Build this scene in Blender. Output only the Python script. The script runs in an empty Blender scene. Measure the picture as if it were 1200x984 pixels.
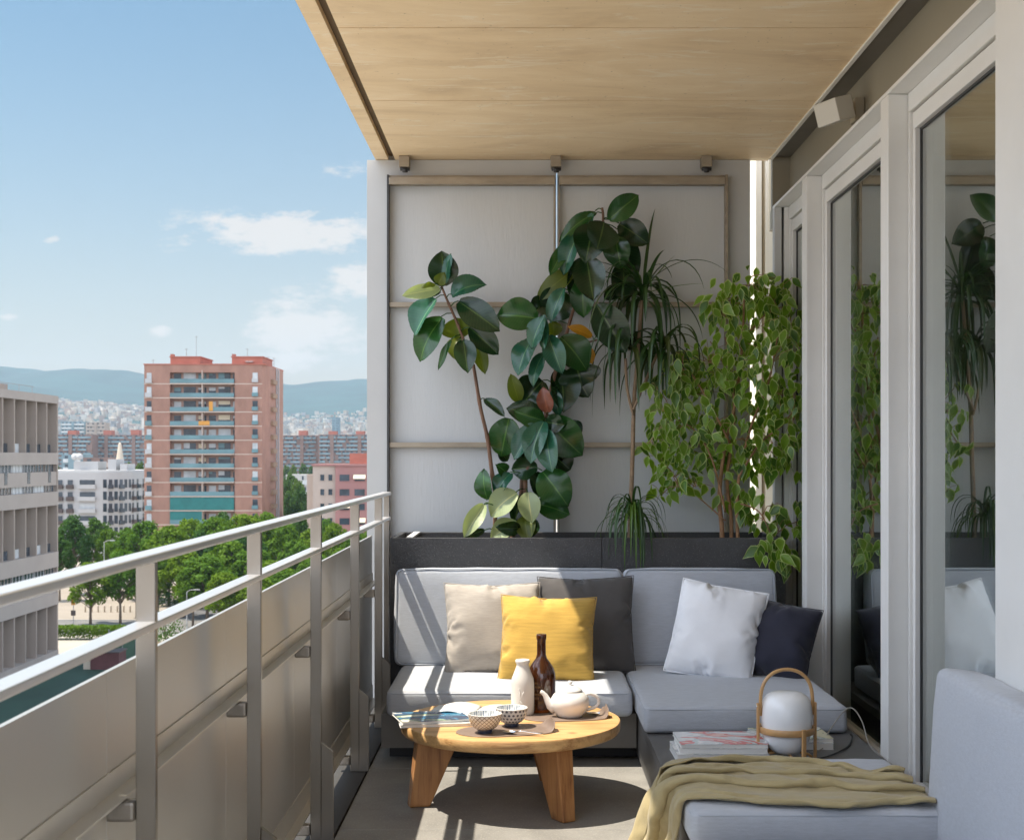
import bpy, bmesh, math, random
from mathutils import Vector, Matrix, noise
R = math.radians
random.seed(7)
scene = bpy.context.scene
COL = scene.collection

# ------------------------------------------------------------------ camera
F = 1600.0                      # focal length in photo pixels (photo 1200 px wide)
CAM_Z = 1.25
cam_d = bpy.data.cameras.new('camera')
cam = bpy.data.objects.new('camera', cam_d); COL.objects.link(cam)
cam.location = (0, 0, CAM_Z); cam.rotation_euler = (R(90), 0, 0)
cam_d.sensor_width = 36; cam_d.lens = F/1200*36
cam_d.shift_x = -15/1200; cam_d.shift_y = 43/1200
cam_d.clip_start = 0.05; cam_d.clip_end = 30000
cam_d.dof.use_dof = True; cam_d.dof.focus_distance = 5.3; cam_d.dof.aperture_fstop = 11
scene.camera = cam

# ------------------------------------------------------------------ sun and sky
SUN_DIR = Vector((0.45, 0.02, -1.0)).normalized()      # the way the light travels
SUN_EL = math.asin(-SUN_DIR.z)
sun_d = bpy.data.lights.new('sun', 'SUN'); sun_d.energy = 3.35; sun_d.angle = R(0.5)
sun_d.color = (1.0, 0.90, 0.755)
sun = bpy.data.objects.new('sun', sun_d); COL.objects.link(sun)
sun.rotation_euler = SUN_DIR.to_track_quat('-Z', 'Y').to_euler()
sun.location = (-20, 0, 60)

world = bpy.data.worlds.new('World'); scene.world = world; world.use_nodes = True
def build_world():
    nt = world.node_tree; N = nt.nodes; L = nt.links
    N.clear()
    out = N.new('ShaderNodeOutputWorld'); bg = N.new('ShaderNodeBackground')
    sky = N.new('ShaderNodeTexSky'); sky.sky_type = 'NISHITA'; sky.sun_disc = False
    sky.sun_elevation = SUN_EL; sky.sun_rotation = R(270); sky.altitude = 20
    sky.air_density = 1.0; sky.dust_density = 0.7; sky.ozone_density = 1.6
    tc = N.new('ShaderNodeTexCoord'); sep = N.new('ShaderNodeSeparateXYZ')
    L.new(tc.outputs['Generated'], sep.inputs[0])
    def math_(op, a, b=None, clamp=False):
        n = N.new('ShaderNodeMath'); n.operation = op; n.use_clamp = clamp
        for i, v in enumerate((a, b)):
            if v is None: continue
            if isinstance(v, (int, float)): n.inputs[i].default_value = v
            else: L.new(v, n.inputs[i])
        return n.outputs[0]
    y = math_('MAXIMUM', sep.outputs[1], 0.05)
    u = math_('DIVIDE', sep.outputs[0], y); w = math_('DIVIDE', sep.outputs[2], y)
    com = N.new('ShaderNodeCombineXYZ'); L.new(u, com.inputs[0]); L.new(math_('MULTIPLY', w, 2.2), com.inputs[1])
    def fbm(scale, det, off):
        m = N.new('ShaderNodeMapping'); m.inputs['Location'].default_value = (off, off*.7, 0); L.new(com.outputs[0], m.inputs[0])
        n = N.new('ShaderNodeTexNoise'); n.inputs['Scale'].default_value = scale; n.inputs['Detail'].default_value = det
        n.inputs['Roughness'].default_value = 0.62
        L.new(m.outputs[0], n.inputs['Vector']); return n.outputs['Fac']
    n1 = fbm(24, 12, 0.0); n2 = fbm(75, 10, 3.1)
    mix = math_('ADD', math_('MULTIPLY', n1, .65), math_('MULTIPLY', n2, .35))
    # each cloud: centre (photo px), radii, strength
    clouds = [(335, 272, 150, 30, .95), (405, 256, 40, 10, .6), (420, 330, 50, 22, .9), (352, 388, 75, 52, .95), (420, 400, 45, 26, .65),
              (60, 281, 16, 6, .7), (190, 388, 18, 9, .8), (8, 371, 16, 6, .75), (405, 202, 42, 12, .55), (255, 405, 20, 10, .4),
              (280, 268, 90, 7, .5), (-150, 330, 130, 40, .8), (-420, 280, 160, 45, .8), (760, 250, 140, 50, .8), (1100, 200, 160, 40, .7)]
    tot = None
    for (px, py, rx, ry, a) in clouds:
        du = math_('MULTIPLY', math_('SUBTRACT', u, (px-615)/F), F/rx)
        dw = math_('MULTIPLY', math_('SUBTRACT', w, (535-py)/F), F/ry)
        r2 = math_('ADD', math_('MULTIPLY', du, du), math_('MULTIPLY', dw, dw))
        g = math_('MULTIPLY', math_('POWER', 2.718, math_('MULTIPLY', r2, -1.0)), a)
        tot = g if tot is None else math_('MAXIMUM', tot, g)
    # threshold of gaussian + noise
    m = math_('ADD', math_('MULTIPLY', tot, 1.0), math_('MULTIPLY', math_('SUBTRACT', mix, .5), 2.6))
    m = math_('MULTIPLY', math_('SUBTRACT', m, .40), 3.0, True)
    m = math_('MULTIPLY', m, math_('MINIMUM', math_('MULTIPLY', tot, 2.0), 1.0), True)
    m = math_('MULTIPLY', m, .74)
    # thin milky air toward the horizon
    up = math_('MAXIMUM', sep.outputs[2], 0.0)
    hz = math_('MULTIPLY', math_('POWER', 2.718, math_('MULTIPLY', up, -6.8)), SKY_MILK)
    mx0 = N.new('ShaderNodeMixRGB'); L.new(hz, mx0.inputs[0]); tint = N.new('ShaderNodeMixRGB'); tint.blend_type = 'MULTIPLY'; tint.inputs[0].default_value = 1; L.new(sky.outputs[0], tint.inputs[1]); tint.inputs[2].default_value = (.48,.95,1.02,1); L.new(tint.outputs[0], mx0.inputs[1]); mx0.inputs[2].default_value = SKY_HORIZON
    mx = N.new('ShaderNodeMixRGB'); L.new(m, mx.inputs[0]); L.new(mx0.outputs[0], mx.inputs[1])
    mx.inputs[2].default_value = SKY_CLOUD
    # unseen bright cloud bank, added behind and beside the viewer as fill light
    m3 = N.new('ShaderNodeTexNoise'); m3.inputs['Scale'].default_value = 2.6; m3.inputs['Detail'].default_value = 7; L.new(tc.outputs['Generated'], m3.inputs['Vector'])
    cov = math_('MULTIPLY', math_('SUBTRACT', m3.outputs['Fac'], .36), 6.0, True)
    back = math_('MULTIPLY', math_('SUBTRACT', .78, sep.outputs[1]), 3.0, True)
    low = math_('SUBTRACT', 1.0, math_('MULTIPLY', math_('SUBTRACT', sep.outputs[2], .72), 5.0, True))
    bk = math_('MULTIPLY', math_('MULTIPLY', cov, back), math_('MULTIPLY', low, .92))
    mb = N.new('ShaderNodeMixRGB'); L.new(bk, mb.inputs[0]); L.new(mx.outputs[0], mb.inputs[1]); mb.inputs[2].default_value = SKY_FILL_BANK
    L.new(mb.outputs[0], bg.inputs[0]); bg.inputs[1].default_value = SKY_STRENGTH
    L.new(bg.outputs[0], out.inputs[0])
SKY_STRENGTH = 0.052
SKY_MILK = 1.0
SKY_HORIZON = (7.2, 5.0, 3.4, 1)
SKY_CLOUD = (7.6, 6.8, 6.1, 1)
SKY_FILL_BANK = (19.0, 20.8, 24.6, 1)
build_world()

vs = scene.view_settings
vs.view_transform = 'Standard'; vs.look = 'None'; vs.gamma = 1; vs.use_curve_mapping = False
vs.exposure = 1.36
scene.render.engine = 'CYCLES'
cy = scene.cycles
cy.use_denoising = True
cy.max_bounces = 10; cy.diffuse_bounces = 8; cy.glossy_bounces = 5; cy.transmission_bounces = 8; cy.transparent_max_bounces = 12
cy.volume_bounces = 0
cy.sample_clamp_indirect = 6.0
cy.caustics_reflective = False; cy.caustics_refractive = False

# ------------------------------------------------------------------ helpers
def P(px, py, D):
    """photo pixel and distance -> point"""
    return Vector(((px-615)*D/F, D, CAM_Z+(535-py)*D/F))

def tag(o, label=None, cat=None, group=None, kind=None):
    if label: o['label'] = label
    if cat: o['category'] = cat
    if group: o['group'] = group
    if kind: o['kind'] = kind
    return o

def thing(name, loc, label, cat, group=None):
    o = bpy.data.objects.new(name, None); COL.objects.link(o)
    o.location = loc; o.empty_display_size = .1
    return tag(o, label, cat, group)

def set_parent(o, p):
    o.parent = p
    if p.type == 'EMPTY':
        o.matrix_parent_inverse = Matrix.Translation(-Vector(p.location))

def copy_tree(o, parent=None):
    c = o.copy(); COL.objects.link(c)
    if parent: c.parent = parent
    for ch in list(o.children): copy_tree(ch, c)
    return c

class MB:
    def __init__(s): s.v = []; s.f = []; s.m = []; s.uv = {}
    def add(s, vs, fs, mi=0, xf=None, uvs=None):
        b = len(s.v)
        for p in vs:
            p = Vector(p)
            s.v.append(tuple(xf @ p) if xf else tuple(p))
        for k, f in enumerate(fs):
            if uvs: s.uv[len(s.f)] = uvs[k]
            s.f.append([i+b for i in f]); s.m.append(mi)
        return s
    def box(s, x0, x1, y0, y1, z0, z1, mi=0, xf=None):
        v = [(x0,y0,z0),(x1,y0,z0),(x1,y1,z0),(x0,y1,z0),(x0,y0,z1),(x1,y0,z1),(x1,y1,z1),(x0,y1,z1)]
        return s.add(v, [(0,3,2,1),(4,5,6,7),(0,1,5,4),(1,2,6,5),(2,3,7,6),(3,0,4,7)], mi, xf)
    def hull8(s, v, mi=0, xf=None):
        return s.add(v, [(0,3,2,1),(4,5,6,7),(0,1,5,4),(1,2,6,5),(2,3,7,6),(3,0,4,7)], mi, xf)
    def prism(s, poly, z0, z1, mi=0, xf=None):
        n = len(poly)
        v = [(x,y,z0) for x,y in poly]+[(x,y,z1) for x,y in poly]
        f = [tuple(reversed(range(n))), tuple(range(n,2*n))]
        f += [(i,(i+1)%n,n+(i+1)%n,n+i) for i in range(n)]
        return s.add(v, f, mi, xf)
    def tube(s, pts, r, n=10, mi=0, xf=None, closed=False, cap=True):
        pts = [Vector(p) for p in pts]; k = len(pts)
        rs = r if isinstance(r, (list, tuple)) else [r]*k
        v = []; f = []
        prev = None
        for i, p in enumerate(pts):
            if closed: t = pts[(i+1) % k]-pts[i-1]
            else: t = pts[min(i+1,k-1)]-pts[max(i-1,0)]
            t.normalize()
            if prev is None:
                a = Vector((0,0,1)) if abs(t.z) < .9 else Vector((1,0,0))
                nrm = t.cross(a).normalized()
            else:
                nrm = (prev - t*prev.dot(t))
                if nrm.length < 1e-6: nrm = t.orthogonal()
                nrm.normalize()
            prev = nrm; bi = t.cross(nrm)
            for j in range(n):
                a = 2*math.pi*j/n
                v.append(p + (nrm*math.cos(a)+bi*math.sin(a))*rs[i])
        last = k if closed else k-1
        for i in range(last):
            for j in range(n):
                i2 = (i+1) % k
                f.append((i*n+j, i*n+(j+1)%n, i2*n+(j+1)%n, i2*n+j))
        if cap and not closed:
            f.append(tuple(reversed(range(n)))); f.append(tuple(range((k-1)*n, k*n)))
        return s.add(v, f, mi, xf)
    def lathe(s, prof, c, n=40, mi=0, xf=None):
        """prof: list of (r,z); open profile turned about z at c, with uv"""
        v = []; f = []; uvs = []
        k = len(prof)
        for i, (r, z) in enumerate(prof):
            for j in range(n):
                a = 2*math.pi*j/n
                v.append((c[0]+r*math.cos(a), c[1]+r*math.sin(a), c[2]+z))
        for i in range(k-1):
            for j in range(n):
                f.append((i*n+j, i*n+(j+1)%n, (i+1)*n+(j+1)%n, (i+1)*n+j))
                u0, u1 = j/n, (j+1)/n
                uvs.append([(u0,i/(k-1)),(u1,i/(k-1)),(u1,(i+1)/(k-1)),(u0,(i+1)/(k-1))])
        return s.add(v, f, mi, xf, uvs)
    def grid(s, fn, nu, nv, mi=0, xf=None, closed_u=False):
        v = []; f = []; uvs = []
        for i in range(nu+1):
            for j in range(nv+1):
                v.append(fn(i/nu, j/nv))
        for i in range(nu):
            for j in range(nv):
                a = i*(nv+1)+j
                f.append((a, a+nv+1, a+nv+2, a+1))
                uvs.append([(i/nu,j/nv),((i+1)/nu,j/nv),((i+1)/nu,(j+1)/nv),(i/nu,(j+1)/nv)])
        return s.add(v, f, mi, xf, uvs)
    def build(s, name, mats, parent=None, smooth=False, bevel=0, bseg=2, merge=0, auto=None):
        me = bpy.data.meshes.new(name)
        me.from_pydata(s.v, [], s.f)
        if not isinstance(mats, (list, tuple)): mats = [mats]
        for m in mats: me.materials.append(m)
        if len(mats) > 1:
            me.polygons.foreach_set('material_index', s.m)
        if s.uv:
            ul = me.uv_layers.new(name='UVMap')
            for p in me.polygons:
                q = s.uv.get(p.index)
                if q:
                    for li, t in zip(p.loop_indices, q): ul.data[li].uv = t
        if smooth: me.polygons.foreach_set('use_smooth', [True]*len(me.polygons))
        me.update()
        if bevel or merge or smooth:
            bm = bmesh.new(); bm.from_mesh(me)
            if merge: bmesh.ops.remove_doubles(bm, verts=bm.verts, dist=merge)
            if bevel:
                es = [e for e in bm.edges if len(e.link_faces) == 2 and e.calc_face_angle(0) > .5]
                bmesh.ops.bevel(bm, geom=es, offset=bevel, segments=bseg, profile=.6, affect='EDGES', clamp_overlap=True)
            if merge or bevel: bmesh.ops.recalc_face_normals(bm, faces=bm.faces)
            bm.to_mesh(me); bm.free()
        if auto is not None:
            me.polygons.foreach_set('use_smooth', [True]*len(me.polygons))
            me.set_sharp_from_angle(angle=R(auto))
        o = bpy.data.objects.new(name, me); COL.objects.link(o)
        if parent: set_parent(o, parent)
        return o

# ------------------------------------------------------------------ materials
def M(name, col, rough=.6, metal=0., var=0., vscale=4., stretch=(1,1,1), bump=0., bscale=60., bstretch=None, spec=.5, sheen=0., coat=0.,
      speck=None, detail=5, rvar=0., trans=0., ior=1.45, sub=None, island=0.):
    m = bpy.data.materials.new(name); m.use_nodes = True
    nt = m.node_tree; N = nt.nodes; L = nt.links
    b = N['Principled BSDF']
    c = tuple(col)+(1,)
    b.inputs['Base Color'].default_value = c
    b.inputs['Roughness'].default_value = rough; b.inputs['Metallic'].default_value = metal
    b.inputs['Specular IOR Level'].default_value = spec
    if sheen: b.inputs['Sheen Weight'].default_value = sheen; b.inputs['Sheen Roughness'].default_value = .5
    if coat: b.inputs['Coat Weight'].default_value = coat; b.inputs['Coat Roughness'].default_value = .1
    if trans: b.inputs['Transmission Weight'].default_value = trans; b.inputs['IOR'].default_value = ior
    if sub: b.inputs['Subsurface Weight'].default_value = sub; b.inputs['Subsurface Radius'].default_value = (.02,.02,.02)
    tc = N.new('ShaderNodeTexCoord')
    def tex(sc, st, det):
        mp = N.new('ShaderNodeMapping'); mp.inputs['Scale'].default_value = st; L.new(tc.outputs['Object'], mp.inputs[0])
        n = N.new('ShaderNodeTexNoise'); n.inputs['Scale'].default_value = sc; n.inputs['Detail'].default_value = det
        n.inputs['Roughness'].default_value = .6
        L.new(mp.outputs[0], n.inputs['Vector']); return n.outputs['Fac']
    colsock = None
    if var or island:
        ramp = N.new('ShaderNodeMapRange'); ramp.inputs['From Min'].default_value = .3; ramp.inputs['From Max'].default_value = .7
        ramp.inputs['To Min'].default_value = 1-var; ramp.inputs['To Max'].default_value = 1+var
        L.new(tex(vscale, stretch, detail), ramp.inputs['Value'])
        val = ramp.outputs[0]
        if island:
            g = N.new('ShaderNodeNewGeometry')
            r2 = N.new('ShaderNodeMapRange'); r2.inputs['To Min'].default_value = 1-island; r2.inputs['To Max'].default_value = 1+island
            L.new(g.outputs['Random Per Island'], r2.inputs['Value'])
            mu = N.new('ShaderNodeMath'); mu.operation = 'MULTIPLY'; L.new(val, mu.inputs[0]); L.new(r2.outputs[0], mu.inputs[1]); val = mu.outputs[0]
        mx = N.new('ShaderNodeVectorMath'); mx.operation = 'SCALE'; mx.inputs[0].default_value = col
        L.new(val, mx.inputs['Scale']); colsock = mx.outputs[0]
    if speck:
        sc, thr, scol, amt = speck
        n = tex(sc, (1,1,1), 2)
        r = N.new('ShaderNodeMapRange'); r.inputs['From Min'].default_value = thr; r.inputs['From Max'].default_value = thr+.06
        r.inputs['To Max'].default_value = amt
        L.new(n, r.inputs['Value'])
        q = N.new('ShaderNodeMixRGB'); L.new(r.outputs[0], q.inputs[0])
        if colsock: L.new(colsock, q.inputs[1])
        else: q.inputs[1].default_value = c
        q.inputs[2].default_value = tuple(scol)+(1,); colsock = q.outputs[0]
    if colsock: L.new(colsock, b.inputs['Base Color'])
    if rvar:
        r = N.new('ShaderNodeMapRange'); r.inputs['From Min'].default_value = .3; r.inputs['From Max'].default_value = .7
        r.inputs['To Min'].default_value = max(0.02, rough-rvar); r.inputs['To Max'].default_value = rough+rvar
        L.new(tex(vscale*1.7, stretch, 4), r.inputs['Value']); L.new(r.outputs[0], b.inputs['Roughness'])
    if bump:
        bn = N.new('ShaderNodeBump'); bn.inputs['Strength'].default_value = 1.0; bn.inputs['Distance'].default_value = bump*1.2/bscale
        L.new(tex(bscale, bstretch or stretch, 2), bn.inputs['Height']); L.new(bn.outputs[0], b.inputs['Normal'])
    m.diffuse_color = c
    return m

def glass_mat(name, lo=.05, hi=.70, tint=(.80,.85,.84)):
    """double glazing: clear, mirroring more the flatter one looks along it"""
    m = bpy.data.materials.new(name); m.use_nodes = True
    nt = m.node_tree; N = nt.nodes; L = nt.links; N.clear()
    out = N.new('ShaderNodeOutputMaterial'); mix = N.new('ShaderNodeMixShader')
    lw = N.new('ShaderNodeLayerWeight'); lw.inputs[0].default_value = .5
    sq = N.new('ShaderNodeMath'); sq.operation = 'POWER'; sq.inputs[1].default_value = 2; L.new(lw.outputs['Facing'], sq.inputs[0])
    ma = N.new('ShaderNodeMath'); ma.operation = 'MULTIPLY_ADD'; L.new(sq.outputs[0], ma.inputs[0]); ma.inputs[1].default_value = hi; ma.inputs[2].default_value = lo
    t = N.new('ShaderNodeBsdfTransparent'); t.inputs[0].default_value = tint+(1,)
    g = N.new('ShaderNodeBsdfGlossy'); g.inputs['Roughness'].default_value = 0.0; g.inputs[0].default_value = (.93,.97,.96,1)
    L.new(ma.outputs[0], mix.inputs[0]); L.new(t.outputs[0], mix.inputs[1]); L.new(g.outputs[0], mix.inputs[2])
    L.new(mix.outputs[0], out.inputs[0]); return m

def leaf_mat(name, col, rough=.35, trans=.25, var=.18, vein=0.0, spec=.5):
    m = M(name, col, rough=rough, var=var, vscale=14, spec=spec)
    nt = m.node_tree; N = nt.nodes; L = nt.links
    b = N['Principled BSDF']; out = [n for n in N if n.type == 'OUTPUT_MATERIAL'][0]
    tr = N.new('ShaderNodeBsdfTranslucent'); tr.inputs[0].default_value = (min(1,col[0]*2.2+.02), min(1,col[1]*2.2+.03), col[2]*1.0, 1)
    mix = N.new('ShaderNodeMixShader'); mix.inputs[0].default_value = trans
    L.new(b.outputs[0], mix.inputs[1]); L.new(tr.outputs[0], mix.inputs[2]); L.new(mix.outputs[0], out.inputs[0])
    if vein:
        # midrib and side veins read from the uv of each leaf
        uv = N.new('ShaderNodeUVMap'); sp = N.new('ShaderNodeSeparateXYZ'); L.new(uv.outputs[0], sp.inputs[0])
        def ma(op, a, bb=None):
            n = N.new('ShaderNodeMath'); n.operation = op
            for i, x in enumerate((a, bb)):
                if x is None: continue
                if isinstance(x, (int, float)): n.inputs[i].default_value = x
                else: L.new(x, n.inputs[i])
            return n.outputs[0]
        d = ma('ABSOLUTE', ma('SUBTRACT', sp.outputs[1], .5))
        rib = ma('LESS_THAN', d, .022)
        side = ma('GREATER_THAN', ma('SINE', ma('MULTIPLY', ma('SUBTRACT', sp.outputs[0], ma('MULTIPLY', d, .35)), 95)), .93)
        fac = ma('MAXIMUM', ma('MULTIPLY', rib, vein), ma('MULTIPLY', side, vein*.22))
        src = b.inputs['Base Color'].links[0].from_socket if b.inputs['Base Color'].links else None
        q = N.new('ShaderNodeMixRGB'); L.new(fac, q.inputs[0])
        if src: L.new(src, q.inputs[1])
        else: q.inputs[1].default_value = tuple(col)+(1,)
        q.inputs[2].default_value = (min(1,col[0]*2.5+.05), min(1,col[1]*1.9+.07), col[2]*1.5+.02, 1)
        L.new(q.outputs[0], b.inputs['Base Color'])
    return m

MT = {}
MT['steel'] = M('brushed_steel', (.31,.285,.25), .30, 1., var=.05, vscale=2, stretch=(6,6,.5))
MT['rail_steel'] = M('rail_steel', (.84,.83,.83), .36, .85)
MT['bar_metal'] = M('bar_metal', (.66,.63,.57), .38, .45, var=.06, vscale=3)
MT['panel_metal'] = M('panel_metal', (.62,.605,.575), .38, .70, var=.02, vscale=1.3)
MT['bracket_metal'] = M('bracket_metal', (.30,.27,.23), .45, .8, var=.2, vscale=20)
MT['frame_metal'] = M('frame_metal', (.34,.29,.225), .5, .5, var=.18, vscale=6, stretch=(1,1,3))
MT['alu_white'] = M('alu_white', (.74,.74,.72), .42, 0., var=.05, vscale=2, bump=.015, bscale=30)
MT['alu_dark'] = M('alu_dark', (.035,.035,.037), .5, 0.)
MT['wall_panel'] = M('wall_panel', (.585,.60,.605), .6, 0., var=.022, vscale=2.5, stretch=(2.5,1,.35), bump=.03, bscale=40)
MT['wall'] = M('wall_render', (.54,.545,.54), .75, 0., var=.05, vscale=1.5, bump=.02, bscale=50)
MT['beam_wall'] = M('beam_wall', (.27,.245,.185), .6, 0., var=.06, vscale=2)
MT['floor'] = M('floor_tile', (.252,.247,.233), .55, 0., var=.16, vscale=6, bump=.10, bscale=160, speck=(130,.58,(.40,.385,.34),.6))
MT['grout'] = M('grout', (.07,.07,.07), .9)
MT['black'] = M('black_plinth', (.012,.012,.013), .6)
MT['board'] = M('base_board', (.155,.15,.14), .6, 0., var=.1, vscale=6, bump=.04, bscale=150)
MT['platform'] = M('platform_board', (.12,.118,.118), .5, 0., var=.1, vscale=5, bump=.04, bscale=150)
MT['basalt'] = M('basalt_slab', (.046,.046,.048), .5, 0., var=.25, vscale=7, bump=.18, bscale=90, speck=(170,.62,(.24,.24,.235),.38))
MT['soil'] = M('soil', (.05,.035,.022), .95, 0., var=.4, vscale=40, bump=.6, bscale=60)
MT['cushion'] = M('cushion_canvas', (.455,.485,.535), .85, 0., var=.07, vscale=60, stretch=(.4,1,3), bump=.22, bscale=240, bstretch=(.4,1,3), sheen=.25, spec=.2)
MT['piping'] = M('piping_canvas', (.40,.435,.49), .85, 0., sheen=.2)
MT['p_beige'] = M('beige_linen', (.40,.365,.325), .9, 0., var=.09, vscale=30, stretch=(1,1,6), bump=.12, bscale=300, bstretch=(.3,1,3), sheen=.2, spec=.15)
MT['p_yellow'] = M('yellow_linen', (.535,.34,.078), .9, 0., var=.13, vscale=24, stretch=(.3,1,5), bump=.2, bscale=220, bstretch=(.2,1,3), sheen=.2, spec=.15)
MT['p_char'] = M('charcoal_cotton', (.085,.08,.078), .85, 0., var=.06, vscale=20, bump=.06, bscale=300, sheen=.2, spec=.15)
MT['p_white'] = M('white_cotton', (.84,.86,.89), .85, 0., var=.03, vscale=12, bump=.08, bscale=260, sheen=.2, spec=.15)
MT['p_navy'] = M('navy_cotton', (.033,.035,.055), .8, 0., var=.1, vscale=14, bump=.06, bscale=260, sheen=.25, spec=.2)
MT['throw'] = M('ochre_throw', (.395,.325,.175), .9, 0., var=.09, vscale=26, stretch=(.4,2,1), bump=.22, bscale=260, bstretch=(.4,2,2), sheen=.25, spec=.12)
MT['ceramic'] = M('white_ceramic', (.78,.765,.73), .28, 0., var=.02, vscale=5, coat=.25)
MT['ceramic_matte'] = M('matte_ceramic', (.66,.63,.585), .55, 0., var=.03, vscale=6)
MT['mat'] = M('leather_mat', (.21,.155,.125), .5, 0., var=.1, vscale=20, bump=.05, bscale=200)
MT['silver'] = M('silver', (.8,.8,.8), .15, 1.)
MT['lampwood'] = M('lamp_beech', (.56,.33,.14), .38, 0., var=.12, vscale=10, stretch=(3,3,.5), coat=.15)
MT['opal'] = M('opal_glass', (.90,.92,.93), .22, 0., coat=.15)
MT['paper'] = M('paper', (.74,.74,.72), .6, 0., var=.03, vscale=9)
MT['cable'] = M('black_cable', (.02,.02,.02), .5)
MT['cable_grey'] = M('grey_cable', (.30,.29,.26), .5)
MT['glass'] = glass_mat('door_glass', .06, 1.05)
MT['brown_glass'] = M('brown_glass', (.16,.045,.010), .04, 0., trans=.75, ior=1.5, coat=.4)

def wood_mat(name, col, dark, scale=6., axis='X'):
    m = bpy.data.materials.new(name); m.use_nodes = True
    nt = m.node_tree; N = nt.nodes; L = nt.links; b = N['Principled BSDF']
    tc = N.new('ShaderNodeTexCoord'); mp = N.new('ShaderNodeMapping')
    st = {'X': (.35,5,5), 'Z': (5,5,.35)}[axis]
    mp.inputs['Scale'].default_value = st; L.new(tc.outputs['Object'], mp.inputs[0])
    n = N.new('ShaderNodeTexNoise'); n.inputs['Scale'].default_value = scale; n.inputs['Detail'].default_value = 8; n.inputs['Distortion'].default_value = .8
    L.new(mp.outputs[0], n.inputs['Vector'])
    n2 = N.new('ShaderNodeTexNoise'); n2.inputs['Scale'].default_value = scale*7; n2.inputs['Detail'].default_value = 3
    L.new(mp.outputs[0], n2.inputs['Vector'])
    ad = N.new('ShaderNodeMath'); ad.operation = 'MULTIPLY_ADD'; L.new(n2.outputs['Fac'], ad.inputs[0]); ad.inputs[1].default_value = .45; L.new(n.outputs['Fac'], ad.inputs[2])
    r = N.new('ShaderNodeValToRGB'); L.new(ad.outputs[0], r.inputs[0])
    r.color_ramp.elements[0].position = .48; r.color_ramp.elements[0].color = tuple(dark)+(1,)
    r.color_ramp.elements[1].position = .84; r.color_ramp.elements[1].color = tuple(col)+(1,)
    e = r.color_ramp.elements.new(.66); e.color = tuple((a*.6+c*.4)*1.02 for a, c in zip(col, dark))+(1,)
    # a few knots
    vo = N.new('ShaderNodeTexVoronoi'); vo.inputs['Scale'].default_value = 3.2; L.new(tc.outputs['Object'], vo.inputs['Vector'])
    k = N.new('ShaderNodeMapRange'); k.inputs['From Min'].default_value = .02; k.inputs['From Max'].default_value = .075; k.inputs['To Min'].default_value = .65; k.inputs['To Max'].default_value = 0
    L.new(vo.outputs['Distance'], k.inputs['Value'])
    q = N.new('ShaderNodeMixRGB'); L.new(k.outputs[0], q.inputs[0]); L.new(r.outputs[0], q.inputs[1]); q.inputs[2].default_value = (dark[0]*.45,dark[1]*.4,dark[2]*.4,1)
    L.new(q.outputs[0], b.inputs['Base Color']); b.inputs['Roughness'].default_value = .45
    bn = N.new('ShaderNodeBump'); bn.inputs['Strength'].default_value = 1.0; bn.inputs['Distance'].default_value = .0012
    L.new(ad.outputs[0], bn.inputs['Height']); L.new(bn.outputs[0], b.inputs['Normal'])
    return m
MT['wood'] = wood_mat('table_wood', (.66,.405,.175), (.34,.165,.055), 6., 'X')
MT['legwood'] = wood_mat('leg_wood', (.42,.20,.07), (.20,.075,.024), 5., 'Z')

def ceiling_mat():
    m = bpy.data.materials.new('board_marked_concrete'); m.use_nodes = True
    nt = m.node_tree; N = nt.nodes; L = nt.links; b = N['Principled BSDF']
    tc = N.new('ShaderNodeTexCoord')
    def tex(st, sc, det, dist=0., rough=.6):
        mp = N.new('ShaderNodeMapping'); mp.inputs['Scale'].default_value = st; L.new(tc.outputs['Object'], mp.inputs[0])
        n = N.new('ShaderNodeTexNoise'); n.inputs['Scale'].default_value = sc; n.inputs['Detail'].default_value = det; n.inputs['Distortion'].default_value = dist
        n.inputs['Roughness'].default_value = rough
        L.new(mp.outputs[0], n.inputs['Vector']); return n.outputs['Fac']
    a = tex((.75,1.9,1), 1.9, 9, .7, .66); g = tex((.25,7,1), 4., 8, .3); sp = tex((.55,2.2,1), 5, 7, .9, .7); pit = tex((1,1,1), 55, 2)
    ad = N.new('ShaderNodeMath'); ad.operation = 'MULTIPLY_ADD'; L.new(g, ad.inputs[0]); ad.inputs[1].default_value = .13; L.new(a, ad.inputs[2])
    r = N.new('ShaderNodeValToRGB'); L.new(ad.outputs[0], r.inputs[0])
    r.color_ramp.elements[0].position = .36; r.color_ramp.elements[0].color = (.72,.54,.335,1)
    r.color_ramp.elements[1].position = .74; r.color_ramp.elements[1].color = (.92,.745,.51,1)
    e = r.color_ramp.elements.new(.55); e.color = (.84,.655,.42,1)
    k = N.new('ShaderNodeMapRange'); k.inputs['From Min'].default_value = .57; k.inputs['From Max'].default_value = .62; k.inputs['To Max'].default_value = .6; L.new(sp, k.inputs['Value'])
    q = N.new('ShaderNodeMixRGB'); L.new(k.outputs[0], q.inputs[0]); L.new(r.outputs[0], q.inputs[1]); q.inputs[2].default_value = (.92,.81,.64,1)
    k2 = N.new('ShaderNodeMapRange'); k2.inputs['From Min'].default_value = .70; k2.inputs['From Max'].default_value = .74; k2.inputs['To Max'].default_value = .5; L.new(pit, k2.inputs['Value'])
    q2 = N.new('ShaderNodeMixRGB'); L.new(k2.outputs[0], q2.inputs[0]); L.new(q.outputs[0], q2.inputs[1]); q2.inputs[2].default_value = (.30,.20,.11,1)
    L.new(q2.outputs[0], b.inputs['Base Color']); b.inputs['Roughness'].default_value = .62
    bn = N.new('ShaderNodeBump'); bn.inputs['Strength'].default_value = 1.0; bn.inputs['Distance'].default_value = .003
    L.new(ad.outputs[0], bn.inputs['Height']); L.new(bn.outputs[0], b.inputs['Normal'])
    return m
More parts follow.
